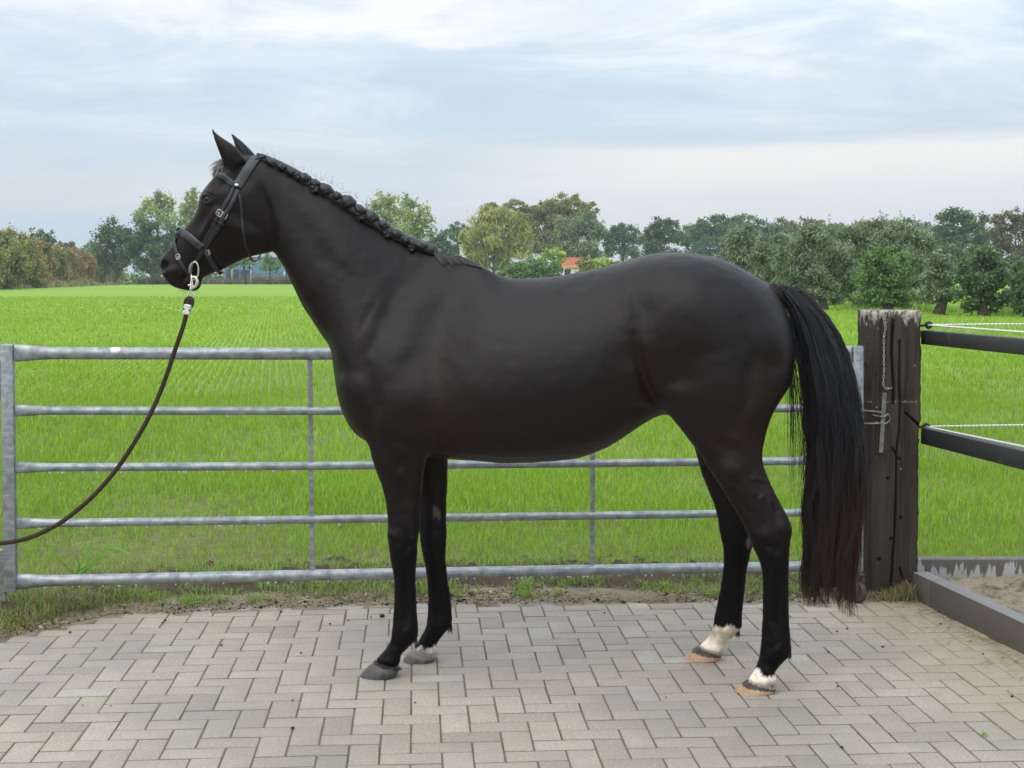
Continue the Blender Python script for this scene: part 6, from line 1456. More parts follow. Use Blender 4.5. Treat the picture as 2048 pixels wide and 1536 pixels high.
def loose_plants():
    # long-leaved plant standing behind the bottom rail on the left
    root = empty("weed_plant", G(165, 1185, 0), 'tall broad-bladed grass plant behind the gate at its hinge end', 'plant')
    m = leaf_mat("broad_blade", [(0.0, (0.10, 0.24, 0.03)), (1.0, (0.20, 0.42, 0.06))], 0.35)
    for pts, w in (([(150, 1150), (165, 1125), (180, 1095), (187, 1083)], 7), ([(160, 1150), (185, 1130), (205, 1108), (222, 1094), (240, 1098), (262, 1108)], 8), ([(140, 1152), (170, 1135), (200, 1118), (210, 1112)], 5), ([(190, 1150), (225, 1138), (250, 1142)], 2.5), ([(145, 1150), (130, 1130), (112, 1118)], 4), ([(155, 1150), (158, 1128), (150, 1108)], 4)):
        q = catmull(pts, 5); n = len(q); V = []; D = 7.25; 
        for i, (x, y) in enumerate(q):
            t = i / (n - 1); c = P(x, y, D - .1 * t); ww = w / F * D * .5 * (math.sin(math.pi * min(1, t * .8 + .2))) ** .7 * (1 if t < .98 else .1); a = q[min(i + 1, n - 1)] - q[max(i - 1, 0)]; a = a / (np.hypot(*a) + 1e-9)
            s = Vector((a[1], 0.5, a[0])).normalized() * ww
            V += [c - s, c + Vector((0, .3 * ww, -.25 * ww)), c + s]
        if V[0].z > 0: 
            pass
        Fq = [(3 * i + j, 3 * i + j + 1, 3 * i + j + 4, 3 * i + j + 3) for i in range(n - 1) for j in (0, 1)]
        me = mesh_np("leaf", np.array([tuple(v) for v in V]), np.array(Fq), True, col=np.repeat(rng.uniform(.3, 1), len(V))); link("leaf", me, m, root)
    mb = MB(); mb.tube([Vector((root.location.x, root.location.y, -.03)), P(150, 1150, 7.25)], .004, 6); mb.build("stem", m, root)
    # yellow leaf on the soil
    c = G(212, 1186, .03); V = []; Fq = []
    for i in range(9):
        t = i / 8; ww = .012 * math.sin(math.pi * t) ** .8; p = c + Vector((-.02 + .045 * t, -.012 + .01 * t, .008 + .022 * t)); V += [tuple(p + Vector((-.004, .0, ww))), tuple(p + Vector((0, -.006, 0))), tuple(p + Vector((.004, .004, -ww)))]
    Fq = [(3 * i + j, 3 * i + j + 1, 3 * i + j + 4, 3 * i + j + 3) for i in range(8) for j in (0, 1)]
    o = link("fallen_leaf", mesh_np("fallen_leaf", np.array(V), np.array(Fq), True), simple("yellow_leaf", (0.62, 0.47, 0.03), .6, 0, .15, 90)); props(o, 'single yellow leaf on the soil under the bottom rail', 'leaf')
    # dry grass heap at the foot of the post and by the kerb
    r = np.random.default_rng(5); n = 1500; x = np.clip(r.normal(1.97, .10, n), 1.72, 2.06); y = r.normal(7.02, .05, n); h = r.uniform(.02, .07, n); B = np.c_[x, y, np.full(n, -.005)]
    B[:, 2] += np.clip(.07 - np.abs(x - 1.98) * .7, 0, 1) * r.random(n)
    V, q, t, c = blades(B, h, r.uniform(.002, .004, n), r.uniform(.6, 1.05, n), r.random(n) * 6.28, np.where(r.random(n) < .88, r.uniform(0, .36, n), r.uniform(.45, .8, n)))
    props(link("dry_grass", mesh_np("dry_grass", V, [q, t], col=c), M_WEED), 'tangle of dead grass and weeds at the foot of the timber post', 'grass', kind='stuff')
    # grass sprig in a paving joint
    g = G(1969, 1470, 0); n = 34; B = np.c_[g.x + r.normal(0, .010, n), g.y + r.normal(0, .014, n), np.full(n, -.004)]
    V, q, t, c = blades(B, r.uniform(.008, .022, n), np.full(n, .0022), r.uniform(.3, 1, n), r.random(n) * 6.28, r.uniform(.6, .9, n)); props(link("joint_grass", mesh_np("joint_grass", V, [q, t], col=c), M_WEED), 'tiny green grass sprig growing in a paving joint', 'grass', kind='stuff')
loose_plants()
# ================================================================== TREES, SHRUBS, BUILDINGS BEYOND THE FIELD
M_BARK = simple("bark", (0.085, 0.068, 0.05), 0.9, 0, 0.4, 8, 0.6)
GZ = -0.05
def lm(name, a, b, c, tr=0.25):
    a, b, c = [tuple(min(.7, v * 2.05) for v in q) for q in (a, b, c)]
    return leaf_mat(name, [(0.0, a), (0.55, b), (1.0, c)], tr, 0.6, 0.25)
LEAF = {
 'dark': lm("leaf_dark", (0.034, 0.056, 0.022), (0.060, 0.092, 0.036), (0.098, 0.138, 0.055)),
 'mid': lm("leaf_mid", (0.050, 0.085, 0.024), (0.085, 0.135, 0.040), (0.13, 0.185, 0.06)),
 'poplar': lm("leaf_poplar", (0.085, 0.125, 0.040), (0.165, 0.20, 0.062), (0.31, 0.31, 0.085), .35),
 'yellow': lm("leaf_yellow", (0.125, 0.135, 0.040), (0.195, 0.20, 0.064), (0.29, 0.275, 0.098), .3),
 'autumn': lm("leaf_autumn", (0.085, 0.098, 0.032), (0.155, 0.152, 0.050), (0.26, 0.225, 0.075), .3),
 'rust': lm("leaf_rust", (0.095, 0.078, 0.030), (0.185, 0.135, 0.050), (0.30, 0.205, 0.075), .3),
 'olive': lm("leaf_olive", (0.075, 0.085, 0.026), (0.145, 0.145, 0.045), (0.24, 0.215, 0.07)),
 'grey': lm("leaf_grey", (0.060, 0.085, 0.045), (0.115, 0.145, 0.080), (0.20, 0.225, 0.14), .25),
 'lime': lm("leaf_lime", (0.11, 0.16, 0.03), (0.19, 0.25, 0.05), (0.30, 0.34, 0.08), .3),
 'brown': lm("leaf_brown", (0.060, 0.060, 0.030), (0.105, 0.092, 0.048), (0.16, 0.125, 0.065)),
}
_tr = np.random.default_rng(77)
def crown_mesh(D, lobes, leaf, elong, droop, cover, clump=0.30, depth=0.9, up=0.0):
    V = []; C = []; r = _tr
    k = D / F
    for (cx, cy, rx, ry) in lobes:
        rx, ry = rx * 1.16, ry * 1.16
        c = np.array(P(cx, cy, D)); Rx, Rz = rx * k, ry * k; Ry = max(min(Rx, Rz * 1.3), 0.4) * depth
        area = math.pi * Rx * Rz; n = int(1.6 * cover * area / (leaf * leaf / elong * 0.5)); n = max(n, 60)
        nc = int(np.clip(area / (leaf * leaf) / 14, 14, 90))
        d = r.normal(0, 1, (nc, 3)); d /= np.linalg.norm(d, axis=1, keepdims=True)
        cc = d * (0.25 + 0.68 * r.random(nc) ** 0.6)[:, None]; ct = r.normal(0, 0.16, nc)
        w = r.uniform(0.4, 1.4, nc); w /= w.sum(); i = r.choice(nc, n, p=w)
        p = cc[i] + r.normal(0, clump * 0.55, (n, 3)) * (0.6 + 0.6 * r.random(n))[:, None]
        p = p * np.array([Rx, Ry, Rz]) + c + np.array([0, r.normal(0, .1 * Ry), 0])
        # leaf frame
        a = r.normal(0, 1, (n, 3)); a[:, 2] = a[:, 2] * (1 - droop) - 1.6 * droop + up * 1.6; a /= np.linalg.norm(a, axis=1, keepdims=True)
        b = r.normal(0, 1, (n, 3)); b -= a * (a * b).sum(1, keepdims=True); b /= np.linalg.norm(b, axis=1, keepdims=True)
        s = leaf * r.uniform(0.55, 1.3, n)[:, None]
        V.append(np.stack([p - a * s * .5, p + b * s / elong * .5, p + a * s * .5, p - b * s / elong * .5], 1).reshape(-1, 3))
        C.append(np.repeat(np.clip(0.5 + ct[i] + r.normal(0, 0.17, n), 0, 1), 4))
    V = np.concatenate(V); V[:, 2] = np.maximum(V[:, 2], GZ + 0.02)
    return mesh_np("crown", V, np.arange(len(V)).reshape(-1, 4), col=np.concatenate(C))
def tree(name, label, cat, D, lobes, pal, leaf, cover=3.2, elong=1.5, droop=0.0, trunk=None, group=None, limbs=4, twigs=0, clump=0.30, up=0.0):
    xs = np.mean([l[0] for l in lobes]); bx = trunk[0] if trunk else xs
    base = P(bx, 560, D); base.z = GZ
    root = empty(name, base, label, cat, group)
    link("crown", crown_mesh(D, lobes, leaf, elong, droop, cover, clump, up=up), LEAF[pal], root)
    k = D / F; low = max(l[1] + l[3] * .4 for l in lobes); topc = min(l[1] for l in lobes)
    tw = (trunk[1] if trunk else max(6, 0.12 * max(l[2] for l in lobes))) * k
    t0 = base.copy(); t0.z -= 0.1; tm = P(trunk[2] if trunk and len(trunk) > 2 else bx + (xs - bx) * .4, low, D); tt = P(xs, topc, D)
    if tm.z < t0.z + .3: tm.z = t0.z + .3
    mb = MB(); mb.tube([t0, t0.lerp(tm, .5) + Vector((.04 * tw, 0, 0)), tm, tm.lerp(tt, .6)], [tw * .62, tw * .5, tw * .42, tw * .15], 8)
    rr = random.Random(int(bx * 7 + D))
    for (cx, cy, rx, ry) in (lobes * 2)[:limbs]:
        e = P(cx + rr.uniform(-.4, .4) * rx, cy + rr.uniform(-.3, .3) * ry, D + rr.uniform(-.4, .4) * rx * k); s_ = tm.lerp(tt, rr.uniform(0, .35)); mb.tube([s_, s_.lerp(e, .5) + Vector((0, 0, .05 * (e - s_).length)), e], [tw * .24, tw * .16, tw * .05], 6)
    mb.build("trunk", M_BARK, root, True)
    if twigs:
        mb = MB(); V = []; 
        for _ in range(twigs):
            l = rr.choice(lobes); x = l[0] + rr.uniform(-.9, .9) * l[2]; y = l[1] - l[3] * math.sqrt(max(0, 1 - ((x - l[0]) / l[2]) ** 2)) * .9
            a = P(x, y + 8, D + rr.uniform(-.5, .5)); e = P(x + rr.uniform(-4, 4), y - rr.uniform(8, 30), a.y); mb.tube([a, a.lerp(e, .5) + Vector((rr.uniform(-.03, .03), 0, 0)), e], [.012, .009, .004], 5)
            for j in range(16):
                t = rr.uniform(.1, 1); q = a.lerp(e, t); d = Vector((rr.uniform(-1, 1), rr.uniform(-1, 1), rr.uniform(.2, 1))).normalized() * .13; s_ = d.cross(Vector((rr.random(), 1, 0))).normalized() * .02; mb.add([q, q + d * .5 + s_, q + d, q + d * .5 - s_], [(0, 1, 2, 3)])
        o = link("top_twigs", mb.mesh("top_twigs", fix=False), LEAF[pal], root); o["kind"] = "stuff"
        a = o.data.color_attributes.new('tone', 'FLOAT_COLOR', 'POINT'); a.data.foreach_set('color', np.full(len(o.data.vertices) * 4, .5, np.float32))
    return root
# --- left hedge, running away from the yard
hx = [(-48, 150, 458, 30, 'olive'), (4, 160, 456, 30, 'olive'), (42, 172, 464, 24, 'olive'), (74, 185, 474, 22, 'rust'), (104, 198, 484, 21, 'olive'), (134, 212, 490, 19, 'rust'), (160, 228, 498, 17, 'rust'), (184, 243, 505, 16, 'autumn'), (206, 258, 509, 14, 'rust'), (226, 272, 513, 12, 'autumn')]
hl = ['olive hedge shrub at the extreme left, mostly cut by the picture edge', 'tall olive-green hedge shrub at the left edge of the field', 'olive-green hedge shrub, second along from the left edge', 'rusty brown hedge shrub beside the olive ones', 'olive hedge shrub between two rusty ones', 'rust-coloured hedge shrub in the middle of the row', 'rust-coloured hedge shrub past the middle of the row', 'yellow-brown hedge shrub near the far end of the row', 'small rusty hedge shrub next to the last of the row', 'smallest, farthest hedge shrub at the end of the row by the trees']
for (x, D, top, hw, pal), lab in zip(hx, hl):
    bot = 549 + (CAMZ - GZ) / D * F; h = bot - top
    tree("hedge_shrub", lab, 'shrub', D, [(x, top + h * .26, hw * 1.1, h * .24), (x - hw * .7, top + h * .40, hw, h * .28), (x + hw * .7, top + h * .42, hw, h * .28), (x - hw * .4, top + h * .62, hw * 1.2, h * .28), (x + hw * .5, top + h * .64, hw * 1.2, h * .28), (x, top + h * .84, hw * 1.5, h * .22)], pal, 0.32, 3.4, 1.6, group='hedge shrubs along the left side of the field', limbs=3)
tree("broadleaf_tree", 'dark green far tree rising behind the left hedge', 'tree', 270, [(78, 468, 18, 14), (92, 475, 18, 14), (70, 482, 20, 14), (100, 488, 16, 12)], 'dark', .55)
tree("broadleaf_tree", 'brownish far tree behind the rusty end of the hedge', 'tree', 300, [(130, 495, 14, 10), (142, 500, 14, 12), (118, 497, 14, 12)], 'brown', .55)
tree("broadleaf_tree", 'faint blue-green far tree left of the tall dark pair', 'tree', 420, [(176, 500, 14, 15), (166, 508, 14, 14), (186, 512, 14, 16)], 'mid', .8)
# --- tall trees behind the horse's head
tree("broadleaf_tree", 'dark green round tree, left of the pair beside the horse muzzle', 'tree', 240, [(228, 468, 34, 30), (208, 498, 24, 28), (244, 505, 32, 32), (222, 525, 30, 20)], 'dark', .42, 3.4, trunk=(232, 9))
tree("broadleaf_tree", 'dark green round tree, right of the pair beside the horse muzzle', 'tree', 236, [(302, 470, 40, 32), (275, 490, 30, 34), (334, 488, 30, 36), (300, 512, 45, 30), (335, 525, 28, 22)], 'dark', .42, 3.4, trunk=(305, 10))
tree("poplar_tree", 'airy pale poplar rising above the dark pair of trees', 'tree', 285, [(292, 412, 15, 20), (312, 398, 13, 18), (330, 395, 11, 16), (346, 410, 9, 20), (280, 428, 13, 14), (312, 425, 24, 20), (335, 432, 20, 22)], 'poplar', .62, 1.7, 1.7, clump=.42)
tree("poplar_tree", 'pale poplar partly hidden behind the horse face', 'tree', 275, [(384, 392, 13, 17), (372, 410, 14, 20), (394, 412, 15, 22), (366, 436, 16, 20), (386, 440, 24, 26), (372, 470, 24, 26)], 'poplar', .62, 2.0, 1.7, clump=.40)
tree("young_tree", 'slim young tree before the blue shed under the horse jaw', 'tree', 232, [(540, 520, 15, 14), (532, 532, 14, 12), (548, 534, 13, 12)], 'mid', .36, 2.6, trunk=(540, 3))
tree("young_tree", 'young tree before the blue shed behind the chin strap', 'tree', 238, [(480, 518, 18, 13), (498, 524, 14, 12), (462, 524, 14, 12)], 'mid', .36, 2.6, trunk=(492, 4))
tree("young_tree", 'young tree at the shed end against the horse throat', 'tree', 240, [(565, 515, 14, 14), (578, 524, 14, 14)], 'mid', .36, 2.4, trunk=(572, 3))
# --- middle
tree("poplar_tree", 'yellow-green poplar just above the plaits, left stem', 'tree', 236, [(758, 402, 18, 16), (782, 396, 14, 13), (745, 418, 14, 16), (770, 425, 24, 20), (792, 430, 18, 20), (765, 455, 30, 24), (795, 465, 26, 24)], 'poplar', .55, 1.75, 1.7, clump=.40)
tree("poplar_tree", 'yellow-topped poplar above the withers, right stem', 'tree', 230, [(820, 398, 12, 13), (812, 418, 15, 18), (846, 418, 13, 18), (856, 436, 12, 14), (830, 440, 26, 20), (846, 462, 22, 22), (820, 470, 26, 26)], 'poplar', .55, 1.9, 1.7, clump=.40)
tree("broadleaf_tree", 'dark green bushy tree between the poplars and the golden willow', 'tree', 225, [(880, 482, 24, 20), (905, 490, 22, 20), (865, 495, 20, 18), (890, 510, 30, 20)], 'dark', .42)
tree("broadleaf_tree", 'small blue-green tree left of the golden willow crown', 'tree', 330, [(915, 455, 16, 11), (902, 465, 14, 11), (928, 465, 15, 13)], 'dark', .6)
tree("willow_tree", 'golden weeping willow above the horse withers', 'tree', 205, [(992, 432, 30, 20), (966, 452, 30, 28), (1018, 455, 30, 30), (945, 485, 22, 30), (1040, 485, 22, 34), (990, 475, 38, 34), (965, 510, 34, 30), (1025, 512, 32, 30), (945, 520, 18, 22)], 'yellow', .75, 4.2, 4.5, .85, clump=.34)
tree("broadleaf_tree", 'huge autumn-tinted tree spreading behind the golden willow', 'tree', 262, [(985, 418, 22, 13), (1030, 415, 26, 13), (1070, 418, 30, 18), (1112, 410, 32, 18), (1150, 410, 28, 18), (1178, 426, 20, 18), (1100, 440, 50, 24), (1150, 445, 40, 26), (1060, 450, 40, 28), (1190, 452, 18, 20), (1100, 480, 50, 28), (1030, 440, 40, 26), (1130, 430, 50, 24), (1060, 500, 50, 26), (1000, 450, 30, 24)], 'autumn', .46, 4.4, 1.6, clump=.24)
tree("willow_tree", 'round grey-green willow in front of the autumn-tinted tree', 'tree', 195, [(1157, 448, 36, 22), (1130, 468, 24, 28), (1184, 468, 22, 28), (1157, 485, 40, 30), (1140, 510, 28, 18), (1176, 508, 26, 20)], 'grey', .62, 4.0, 4.0, .6, clump=.32)
tree("garden_shrub", 'lime-green shrub beside the red roof', 'shrub', 178, [(1108, 508, 18, 12), (1092, 516, 14, 10), (1122, 516, 12, 10)], 'lime', .36)
for i, (x, t, pal, lab) in enumerate(((1010, 530, 'mid', 'first bush of the low hedge row at the golden willow'), (1040, 524, 'mid', 'second bush of the low hedge row from the golden willow'), (1070, 520, 'mid', 'third bush of the low hedge row from the golden willow'), (1100, 522, 'mid', 'bush of the low hedge row just left of the red roof'), (1176, 516, 'olive', 'olive bush just right of the red roof'), (1206, 514, 'lime', 'yellowish bush at the right end of the low hedge row'), (1240, 522, 'mid', 'bush touching the horse loins at the end of the low hedge row'))):
    tree("hedge_bush", lab, 'bush', 160, [(x - 6, t + 12, 15, 11), (x + 8, t + 14, 14, 12), (x, t + 30, 20, 16), (x, t + 45, 22, 14)], pal, .30, 3.4, group='low hedge behind the horse back', limbs=2)
tree("broadleaf_tree", 'dark green tree just right of the grey-green willow', 'tree', 265, [(1222, 464, 15, 14), (1240, 455, 12, 11), (1252, 470, 20, 20), (1225, 488, 26, 22), (1260, 495, 28, 24), (1272, 475, 12, 18)], 'dark', .48, 3.2)
tree("broadleaf_tree", 'dark green tree with a peaked top over the horse croup', 'tree', 250, [(1326, 445, 18, 13), (1308, 456, 20, 16), (1344, 462, 20, 20), (1300, 475, 18, 20), (1325, 480, 36, 24), (1320, 505, 44, 20)], 'dark', .48, 3.2)
wood = [(1388, 462, 24, 14, 340, 'mid'), (1420, 450, 26, 18, 330, 'dark'), (1455, 444, 30, 15, 330, 'dark'), (1490, 444, 26, 13, 345, 'mid'), (1530, 455, 28, 15, 340, 'dark'), (1568, 450, 26, 13, 350, 'mid'), (1604, 450, 26, 12, 345, 'brown'), (1645, 452, 28, 12, 340, 'mid'), (1690, 456, 28, 14, 350, 'dark'), (1735, 452, 28, 14, 345, 'mid'), (1780, 456, 30, 16, 340, 'dark'), (1830, 456, 30, 16, 345, 'dark'), (1868, 468, 24, 18, 335, 'mid')]
wl = ['hazy green tree at the left end of the far wood', 'darker domed tree, second from the left in the far wood', 'tallest dark dome of the far wood above the croup', 'pale green tree right of the tallest dome of the far wood', 'dark tree of the far wood above the tail head', 'light green tree of the far wood, two right of the tallest dome', 'brownish tree of the far wood before the pollard twigs', 'light green tree of the far wood behind the leftmost twigs', 'dark tree of the far wood behind the gap of the pollards', 'light green tree of the far wood behind the big pollard', 'dark tree of the far wood behind the big pollard crown', 'dark tree of the far wood left of the oak', 'pale tree of the far wood touching the oak']
for (x, y, rx, ry, D, pal), lab in zip(wood, wl):
    tree("woodland_tree", lab, 'tree', D, [(x, y, rx, ry), (x - 14, y + 14, rx, ry), (x + 14, y + 16, rx, ry), (x, y + 38, rx * 1.2, ry * 1.6), (x, y + 70, rx * 1.2, ry * 1.6)], pal, .7, 3.0, group='trees of the far wood', limbs=2)
tree("oak_tree", 'dark oak standing above the right-hand pollards', 'tree', 205, [(1920, 430, 30, 17), (1892, 442, 26, 20), (1948, 445, 26, 20), (1908, 465, 40, 22), (1955, 470, 26, 24), (1900, 492, 34, 24), (1940, 500, 34, 26)], 'dark', .40, 3.2)
tree("broadleaf_tree", 'brownish tree cut by the right picture edge', 'tree', 175, [(2012, 442, 24, 18), (2040, 436, 22, 16), (1998, 470, 26, 26), (2035, 475, 30, 28), (2070, 450, 30, 28), (2010, 510, 34, 26), (2055, 515, 36, 28)], 'brown', .36, 3.2)
tree("broadleaf_tree", 'dark mass of tree behind the two round pollards', 'tree', 150, [(1900, 520, 40, 26), (1950, 525, 34, 26), (1868, 540, 30, 24), (2040, 545, 34, 30)], 'dark', .34, 3.2)
def far_mass():
    lobes = [(x, 538 + 4 * math.sin(x * .07), 24, 20 + 5 * math.sin(x * .031)) for x in range(640, 2120, 26)] + [(x, 552, 20, 12) for x in range(120, 640, 26)]
    lobes += [(x, 522 + 8 * math.sin(x * .05), 34, 40 + 8 * math.sin(x * .023)) for x in list(range(-1000, -50, 34)) + list(range(2140, 3100, 34))]
    o = link("undergrowth", crown_mesh(330, lobes, 1.1, 1.5, 0, 1.7), LEAF['mid']); props(o, 'dark undergrowth closing the gaps below the far trees', 'undergrowth', kind='stuff')
far_mass()
# --- pollards along the right edge of the field
kw = dict(elong=4.0, droop=0.0, group='pollard willows along the field', up=.35)
tree("pollard_willow", 'light grey-green pollard at the left end of the row over the croup', 'tree', 82, [(1470, 492, 28, 30), (1500, 478, 22, 24), (1465, 520, 28, 28), (1500, 520, 34, 34), (1495, 555, 40, 26), (1450, 540, 28, 26), (1520, 580, 40, 18)], 'grey', .26, 4.6, twigs=6, **kw)
tree("pollard_willow", 'grey-green pollard second from the left of the row', 'tree', 76, [(1542, 490, 26, 26), (1562, 505, 26, 30), (1530, 520, 30, 34), (1560, 545, 38, 30), (1540, 575, 44, 20), (1585, 530, 24, 34)], 'grey', .25, 4.6, twigs=6, **kw)
tree("pollard_willow", 'grey-green pollard with bare top twigs above the tail', 'tree', 66, [(1640, 478, 34, 28), (1612, 500, 30, 34), (1665, 505, 34, 36), (1625, 540, 45, 36), (1600, 560, 28, 26), (1660, 565, 38, 28), (1635, 585, 50, 20), (1590, 588, 30, 18), (1585, 520, 30, 40), (1690, 545, 34, 40), (1675, 590, 34, 16)], 'grey', .22, 4.6, trunk=(1650, 18), twigs=16, **kw)
tree("pollard_willow", 'largest grey-green pollard with bare top twigs behind the post', 'tree', 69, [(1760, 472, 44, 30), (1808, 468, 42, 28), (1735, 505, 40, 38), (1842, 500, 34, 36), (1790, 515, 60, 40), (1725, 550, 38, 34), (1830, 545, 44, 34), (1700, 575, 34, 24), (1790, 575, 60, 26), (1840, 585, 40, 20), (1700, 500, 34, 40), (1865, 540, 28, 36), (1720, 590, 40, 18), (1850, 600, 30, 12)], 'grey', .22, 4.6, trunk=(1780, 20), twigs=26, **kw)
kw2 = dict(elong=1.7, group='round pollard trees right of the post')
tree("round_pollard", 'dark green round pollard directly behind the top of the post', 'tree', 60.5, [(1772, 520, 34, 28), (1745, 545, 30, 32), (1800, 545, 30, 32), (1775, 560, 46, 30), (1758, 590, 42, 22), (1800, 588, 40, 24), (1778, 604, 46, 14)], 'mid', .17, 4.2, trunk=(1776, 20), **kw2)
tree("round_pollard", 'small pollard on a leaning bare trunk right of the post', 'tree', 58, [(1880, 530, 24, 26), (1865, 555, 26, 26), (1900, 560, 26, 28), (1882, 580, 36, 22), (1858, 580, 22, 20)], 'grey', .16, 4.0, trunk=(1876, 22, 1890), **kw2)
tree("round_pollard", 'large dark round pollard with orange-tinged top on the right', 'tree', 56.5, [(1966, 515, 32, 26), (1940, 540, 30, 32), (1990, 540, 30, 32), (1965, 560, 48, 30), (1950, 595, 34, 26), (1990, 590, 34, 26), (1965, 612, 34, 14)], 'dark', .17, 4.4, trunk=(1966, 22), **kw2)
tree("round_pollard", 'pollard cut off by the right picture edge', 'tree', 54.5, [(2052, 550, 24, 30), (2044, 580, 24, 30), (2075, 580, 34, 34), (2050, 610, 26, 18)], 'dark', .17, 4.2, trunk=(2056, 20), **kw2)
# --- rough grass along the far edges of the field
def rough_strip(pts, n, h, w, label, stops, seed):
    r = np.random.default_rng(seed); t = r.random(n); arr = np.array([(p.x, p.y) for p in pts]); L = np.r_[0, np.cumsum(np.hypot(*np.diff(arr, axis=0).T))]; L /= L[-1]
    x = np.interp(t, L, arr[:, 0]); y = np.interp(t, L, arr[:, 1]); y += r.exponential(1.0, n) * (y * .03); x += r.normal(0, .2, n)
    pat = .6 + .6 * np.clip(vnoise(np.c_[x, y, 0 * x], .35), -1, 1)
    V, q, tr, c = blades(np.c_[x, y, np.full(n, GZ)], h * r.uniform(.4, 1.2, n) * pat, w * r.uniform(.7, 1.3, n), r.uniform(.1, .8, n), r.random(n) * 6.28, r.random(n))
    props(link("rough_grass", mesh_np("rough_grass", V, [q, tr], col=c), leaf_mat("rough_grass_" + str(seed), stops, .4)), label, 'grass', kind='stuff')
rough_strip([G(1560, 611, GZ), G(1700, 614, GZ), G(1850, 624, GZ), G(1990, 629, GZ), G(2150, 640, GZ)], 9000, .62, .05, 'bright rough grass round the feet of the pollards', [(0, (.16, .30, .04)), (.6, (.30, .46, .06)), (1, (.46, .56, .10))], 1)
rough_strip([G(-160, 583, GZ), G(0, 578.5, GZ), G(120, 573, GZ), G(240, 569.5, GZ)], 5000, 1.3, .22, 'pale dry grass along the foot of the left hedge', [(0, (.16, .16, .06)), (.6, (.30, .27, .12)), (1, (.42, .38, .2))], 2)
rough_strip([G(235, 569, GZ), G(400, 568.5, GZ), G(600, 568.5, GZ), G(900, 568, GZ)], 7000, 1.2, .25, 'brown weeds along the far end of the field', [(0, (.10, .10, .05)), (.6, (.19, .165, .085)), (1, (.30, .26, .15))], 3)

# --- buildings
def make_shed():
    D = 262; z0 = GZ; k = D / F
    root = empty("storage_shed", P(525, 560, D), 'long blue sheet-metal shed at the far end of the field', 'shed'); root.location.z = z0
    xl, xr = P(448, 560, D).x, P(700, 560, D).x; zt = P(500, 514, D).z
    mw = simple("blue_sheeting", (0.13, 0.24, 0.36), .5, 0, .12, .6); md = simple("shed_dark", (0.05, 0.06, 0.065), .7, 0, .3, 1.0)
    mb = MB(); n = int((xr - xl) / .5); V = []
    for i in range(n * 2 + 1):
        x = xl + (xr - xl) * i / (n * 2); y = D - (.06 if (i // 2) % 2 else 0.0); V += [(x, y, z0 - .1), (x, y, zt)]
    mb.add(V, [(2 * i, 2 * i + 2, 2 * i + 3, 2 * i + 1) for i in range(n * 2)]); w = mb.build("front_wall", mw, root)
    mb = MB(); mb.box(((xl + xr) / 2, D + 6, (zt + z0) / 2 - .05), (xr - xl - .1, 11.8, zt - z0 + .1)); mb.build("shed_body", mw, root)
    mb = MB(); mb.add([(xl - .3, D - .3, zt), (xr + .3, D - .3, zt), (xr + .3, D + 6, zt + 1.1), (xl - .3, D + 6, zt + 1.1), (xr + .3, D + 12.3, zt), (xl - .3, D + 12.3, zt)] + [(xl - .3, D - .3, zt - .15), (xr + .3, D - .3, zt - .15)], [(0, 1, 2, 3), (3, 2, 4, 5), (6, 7, 1, 0)]); mb.build("roof", simple("shed_roof", (0.22, 0.24, 0.25), .7), root)
    for a, b_, t in ((452, 478, 539), (482, 505, 540)):
        p = P(a, t, D); q = P(b_, t, D); mb = MB(); mb.box(((p.x + q.x) / 2, D - .12, (p.z + z0) / 2), (q.x - p.x, .1, p.z - z0)); mb.build("doorway", md, root)
make_shed()
for i, (x, t, lab) in enumerate(((502, 526, 'white pole before the blue shed, below the throat strap'), (569, 543, 'white pole before the blue shed, against the horse neck'), (464, 528, 'pale timber pole before the blue shed, right of the chin buckle'))):
    b0 = P(x, 562, 246); b0.z = GZ; tp = P(x, t, 246); mb = MB(); mb.tube([b0, tp], .12 if i < 2 else .2, 8); mb.tube([tp, tp + Vector((0, 0, .06))], [.15, .03], 8)
    mb.build("boundary_pole", simple("pole_white" if i < 2 else "pole_wood", (.62, .63, .64) if i < 2 else (.36, .32, .26), .6), None, True, label=lab, cat='pole', group='poles before the blue shed')
def make_fence_far():
    root = empty("wire_fence", P(540, 560, 250), 'dark wire mesh fence in front of the blue shed', 'fence'); root.location.z = GZ
    m = simple("fence_wire", (.05, .055, .06), .6); D = 250; xs = [P(x, 560, D).x for x in range(440, 640, 7)]; zt = P(500, 546, D).z
    for x in xs: mb = MB(); mb.box((x, D, (zt + GZ) / 2), (.07, .07, zt - GZ)); mb.build("fence_post", m, root)
    for z in (zt, (zt + GZ) / 2): mb = MB(); mb.box(((xs[0] + xs[-1]) / 2, D - .06, z - .04), (xs[-1] - xs[0], .04, .05)); mb.build("fence_wire", m, root)
make_fence_far()
def brush():
    mb = MB(); rr = random.Random(4)
    for _ in range(90):
        x = rr.uniform(505, 590); a = P(x, 563 - rr.uniform(0, 6), 243 + rr.uniform(-2, 2)); a.z = max(a.z, GZ); d = Vector((rr.uniform(-3.2, 3.2), rr.uniform(-1, 1), rr.uniform(-.1, 1.2))); mb.tube([a, a + d], [.07, .03], 5)
    mb.build("brush_pile", simple("dead_branches", (.19, .155, .115), .9, 0, .4, 2), None, True, label='heap of cut branches before the blue shed', cat='brushwood', kind='stuff')
brush()
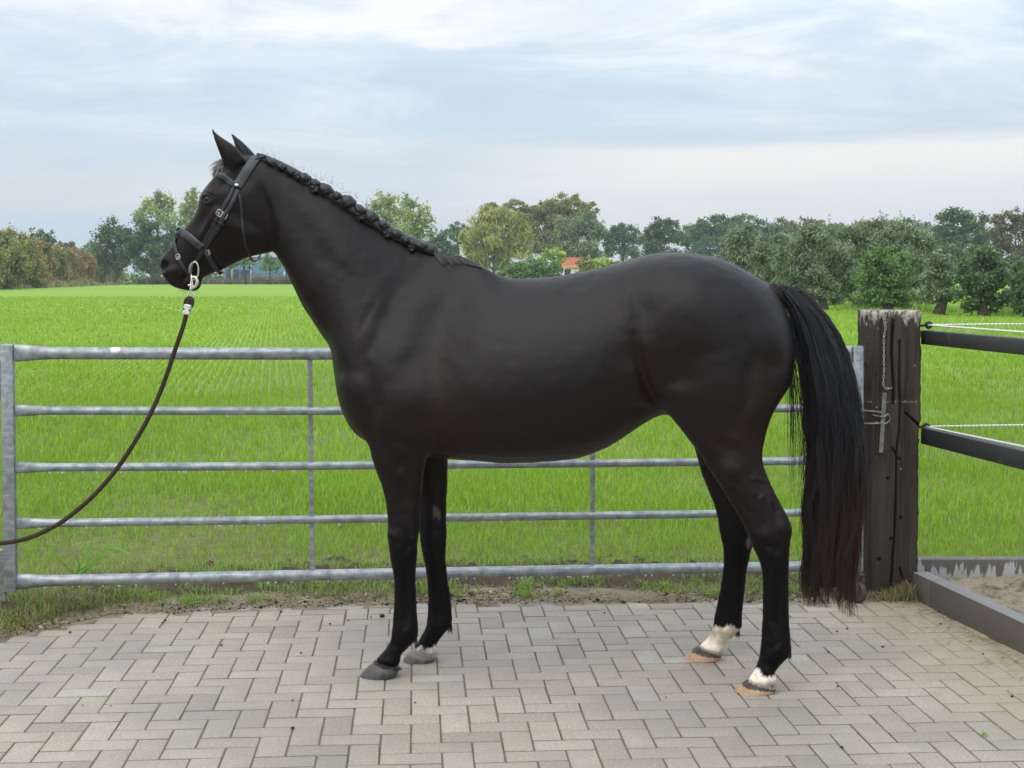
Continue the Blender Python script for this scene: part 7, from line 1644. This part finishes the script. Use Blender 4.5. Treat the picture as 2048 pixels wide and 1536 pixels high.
def make_house():
    D = 186; root = empty("farmhouse", P(1147, 560, D), 'small white house with orange-red tiled roof behind the hedge', 'house'); root.location.z = GZ
    xl, xr = P(1128, 540, D).x, P(1172, 540, D).x; ze = P(1140, 532.5, D).z; zr = P(1140, 517.5, D).z
    mb = MB(); mb.box(((xl + xr) / 2, D + 3, (ze + GZ) / 2), (xr - xl - .3, 6, ze - GZ)); mb.build("wall", simple("white_render", (.72, .71, .69), .8), root)
    mr, nt, b = newmat("red_tiles"); p = geo_pos(nt); n = noise(nt, p, 3.0, 3.0); setb(nt, b, base=mixc(nt, n, (.42, .10, .05), (.62, .19, .10)), rough=.7)
    mb = MB(); e = .3; rows = 9
    for s_ in (-1, 1):
        for i in range(rows):
            t0, t1 = i / rows, (i + 1) / rows; y0 = D + 3 + s_ * (3.4) * (1 - t0); y1 = D + 3 + s_ * 3.4 * (1 - t1); z0 = ze - .2 + (zr - ze + .2) * t0; z1 = ze - .2 + (zr - ze + .2) * t1
            mb.add([(xl - e, y0, z0 + .05), (xr + e, y0, z0 + .05), (xr + e, y1, z1 + .02), (xl - e, y1, z1 + .02)], [(0, 1, 2, 3)])
    rf = mb.build("roof", mr, root)
    mb = MB(); mb.tube([Vector((xl - e, D + 3, zr + .05)), Vector((xr + e, D + 3, zr + .05))], .14, 8); mb.build("ridge", mr, rf, True)
    x = P(1135, 540, D).x; mb = MB(); mb.box((x, D - .03, ze - .9), (.8, .06, 1.0)); w = mb.build("window", simple("window_dark", (.05, .06, .07), .2), root)
    mb = MB(); mb.box((x, D - .08, ze - 1.45), (1.0, .12, .07)); mb.build("sill", simple("sill_white", (.7, .7, .68), .6), w)
make_house()

# ================================================================== HAZE
def make_haze():
    m = bpy.data.materials.new("haze_air"); m.use_nodes = True; nt = m.node_tree; nt.nodes.clear(); out = nt.nodes.new('ShaderNodeOutputMaterial')
    v = node(nt, 'ShaderNodeVolumePrincipled', {'Color': (0.80, 0.89, 1.0), 'Density': 0.00035, 'Anisotropy': 0.0}); nt.links.new(v.outputs[0], out.inputs['Volume'])
    mb = MB(); mb.box((0, 2470, 13.5), (8200, 5200, 29.2)); o = mb.build("haze", m); props(o, 'thin pale haze in the air over the field', 'haze', kind='stuff')
make_haze()
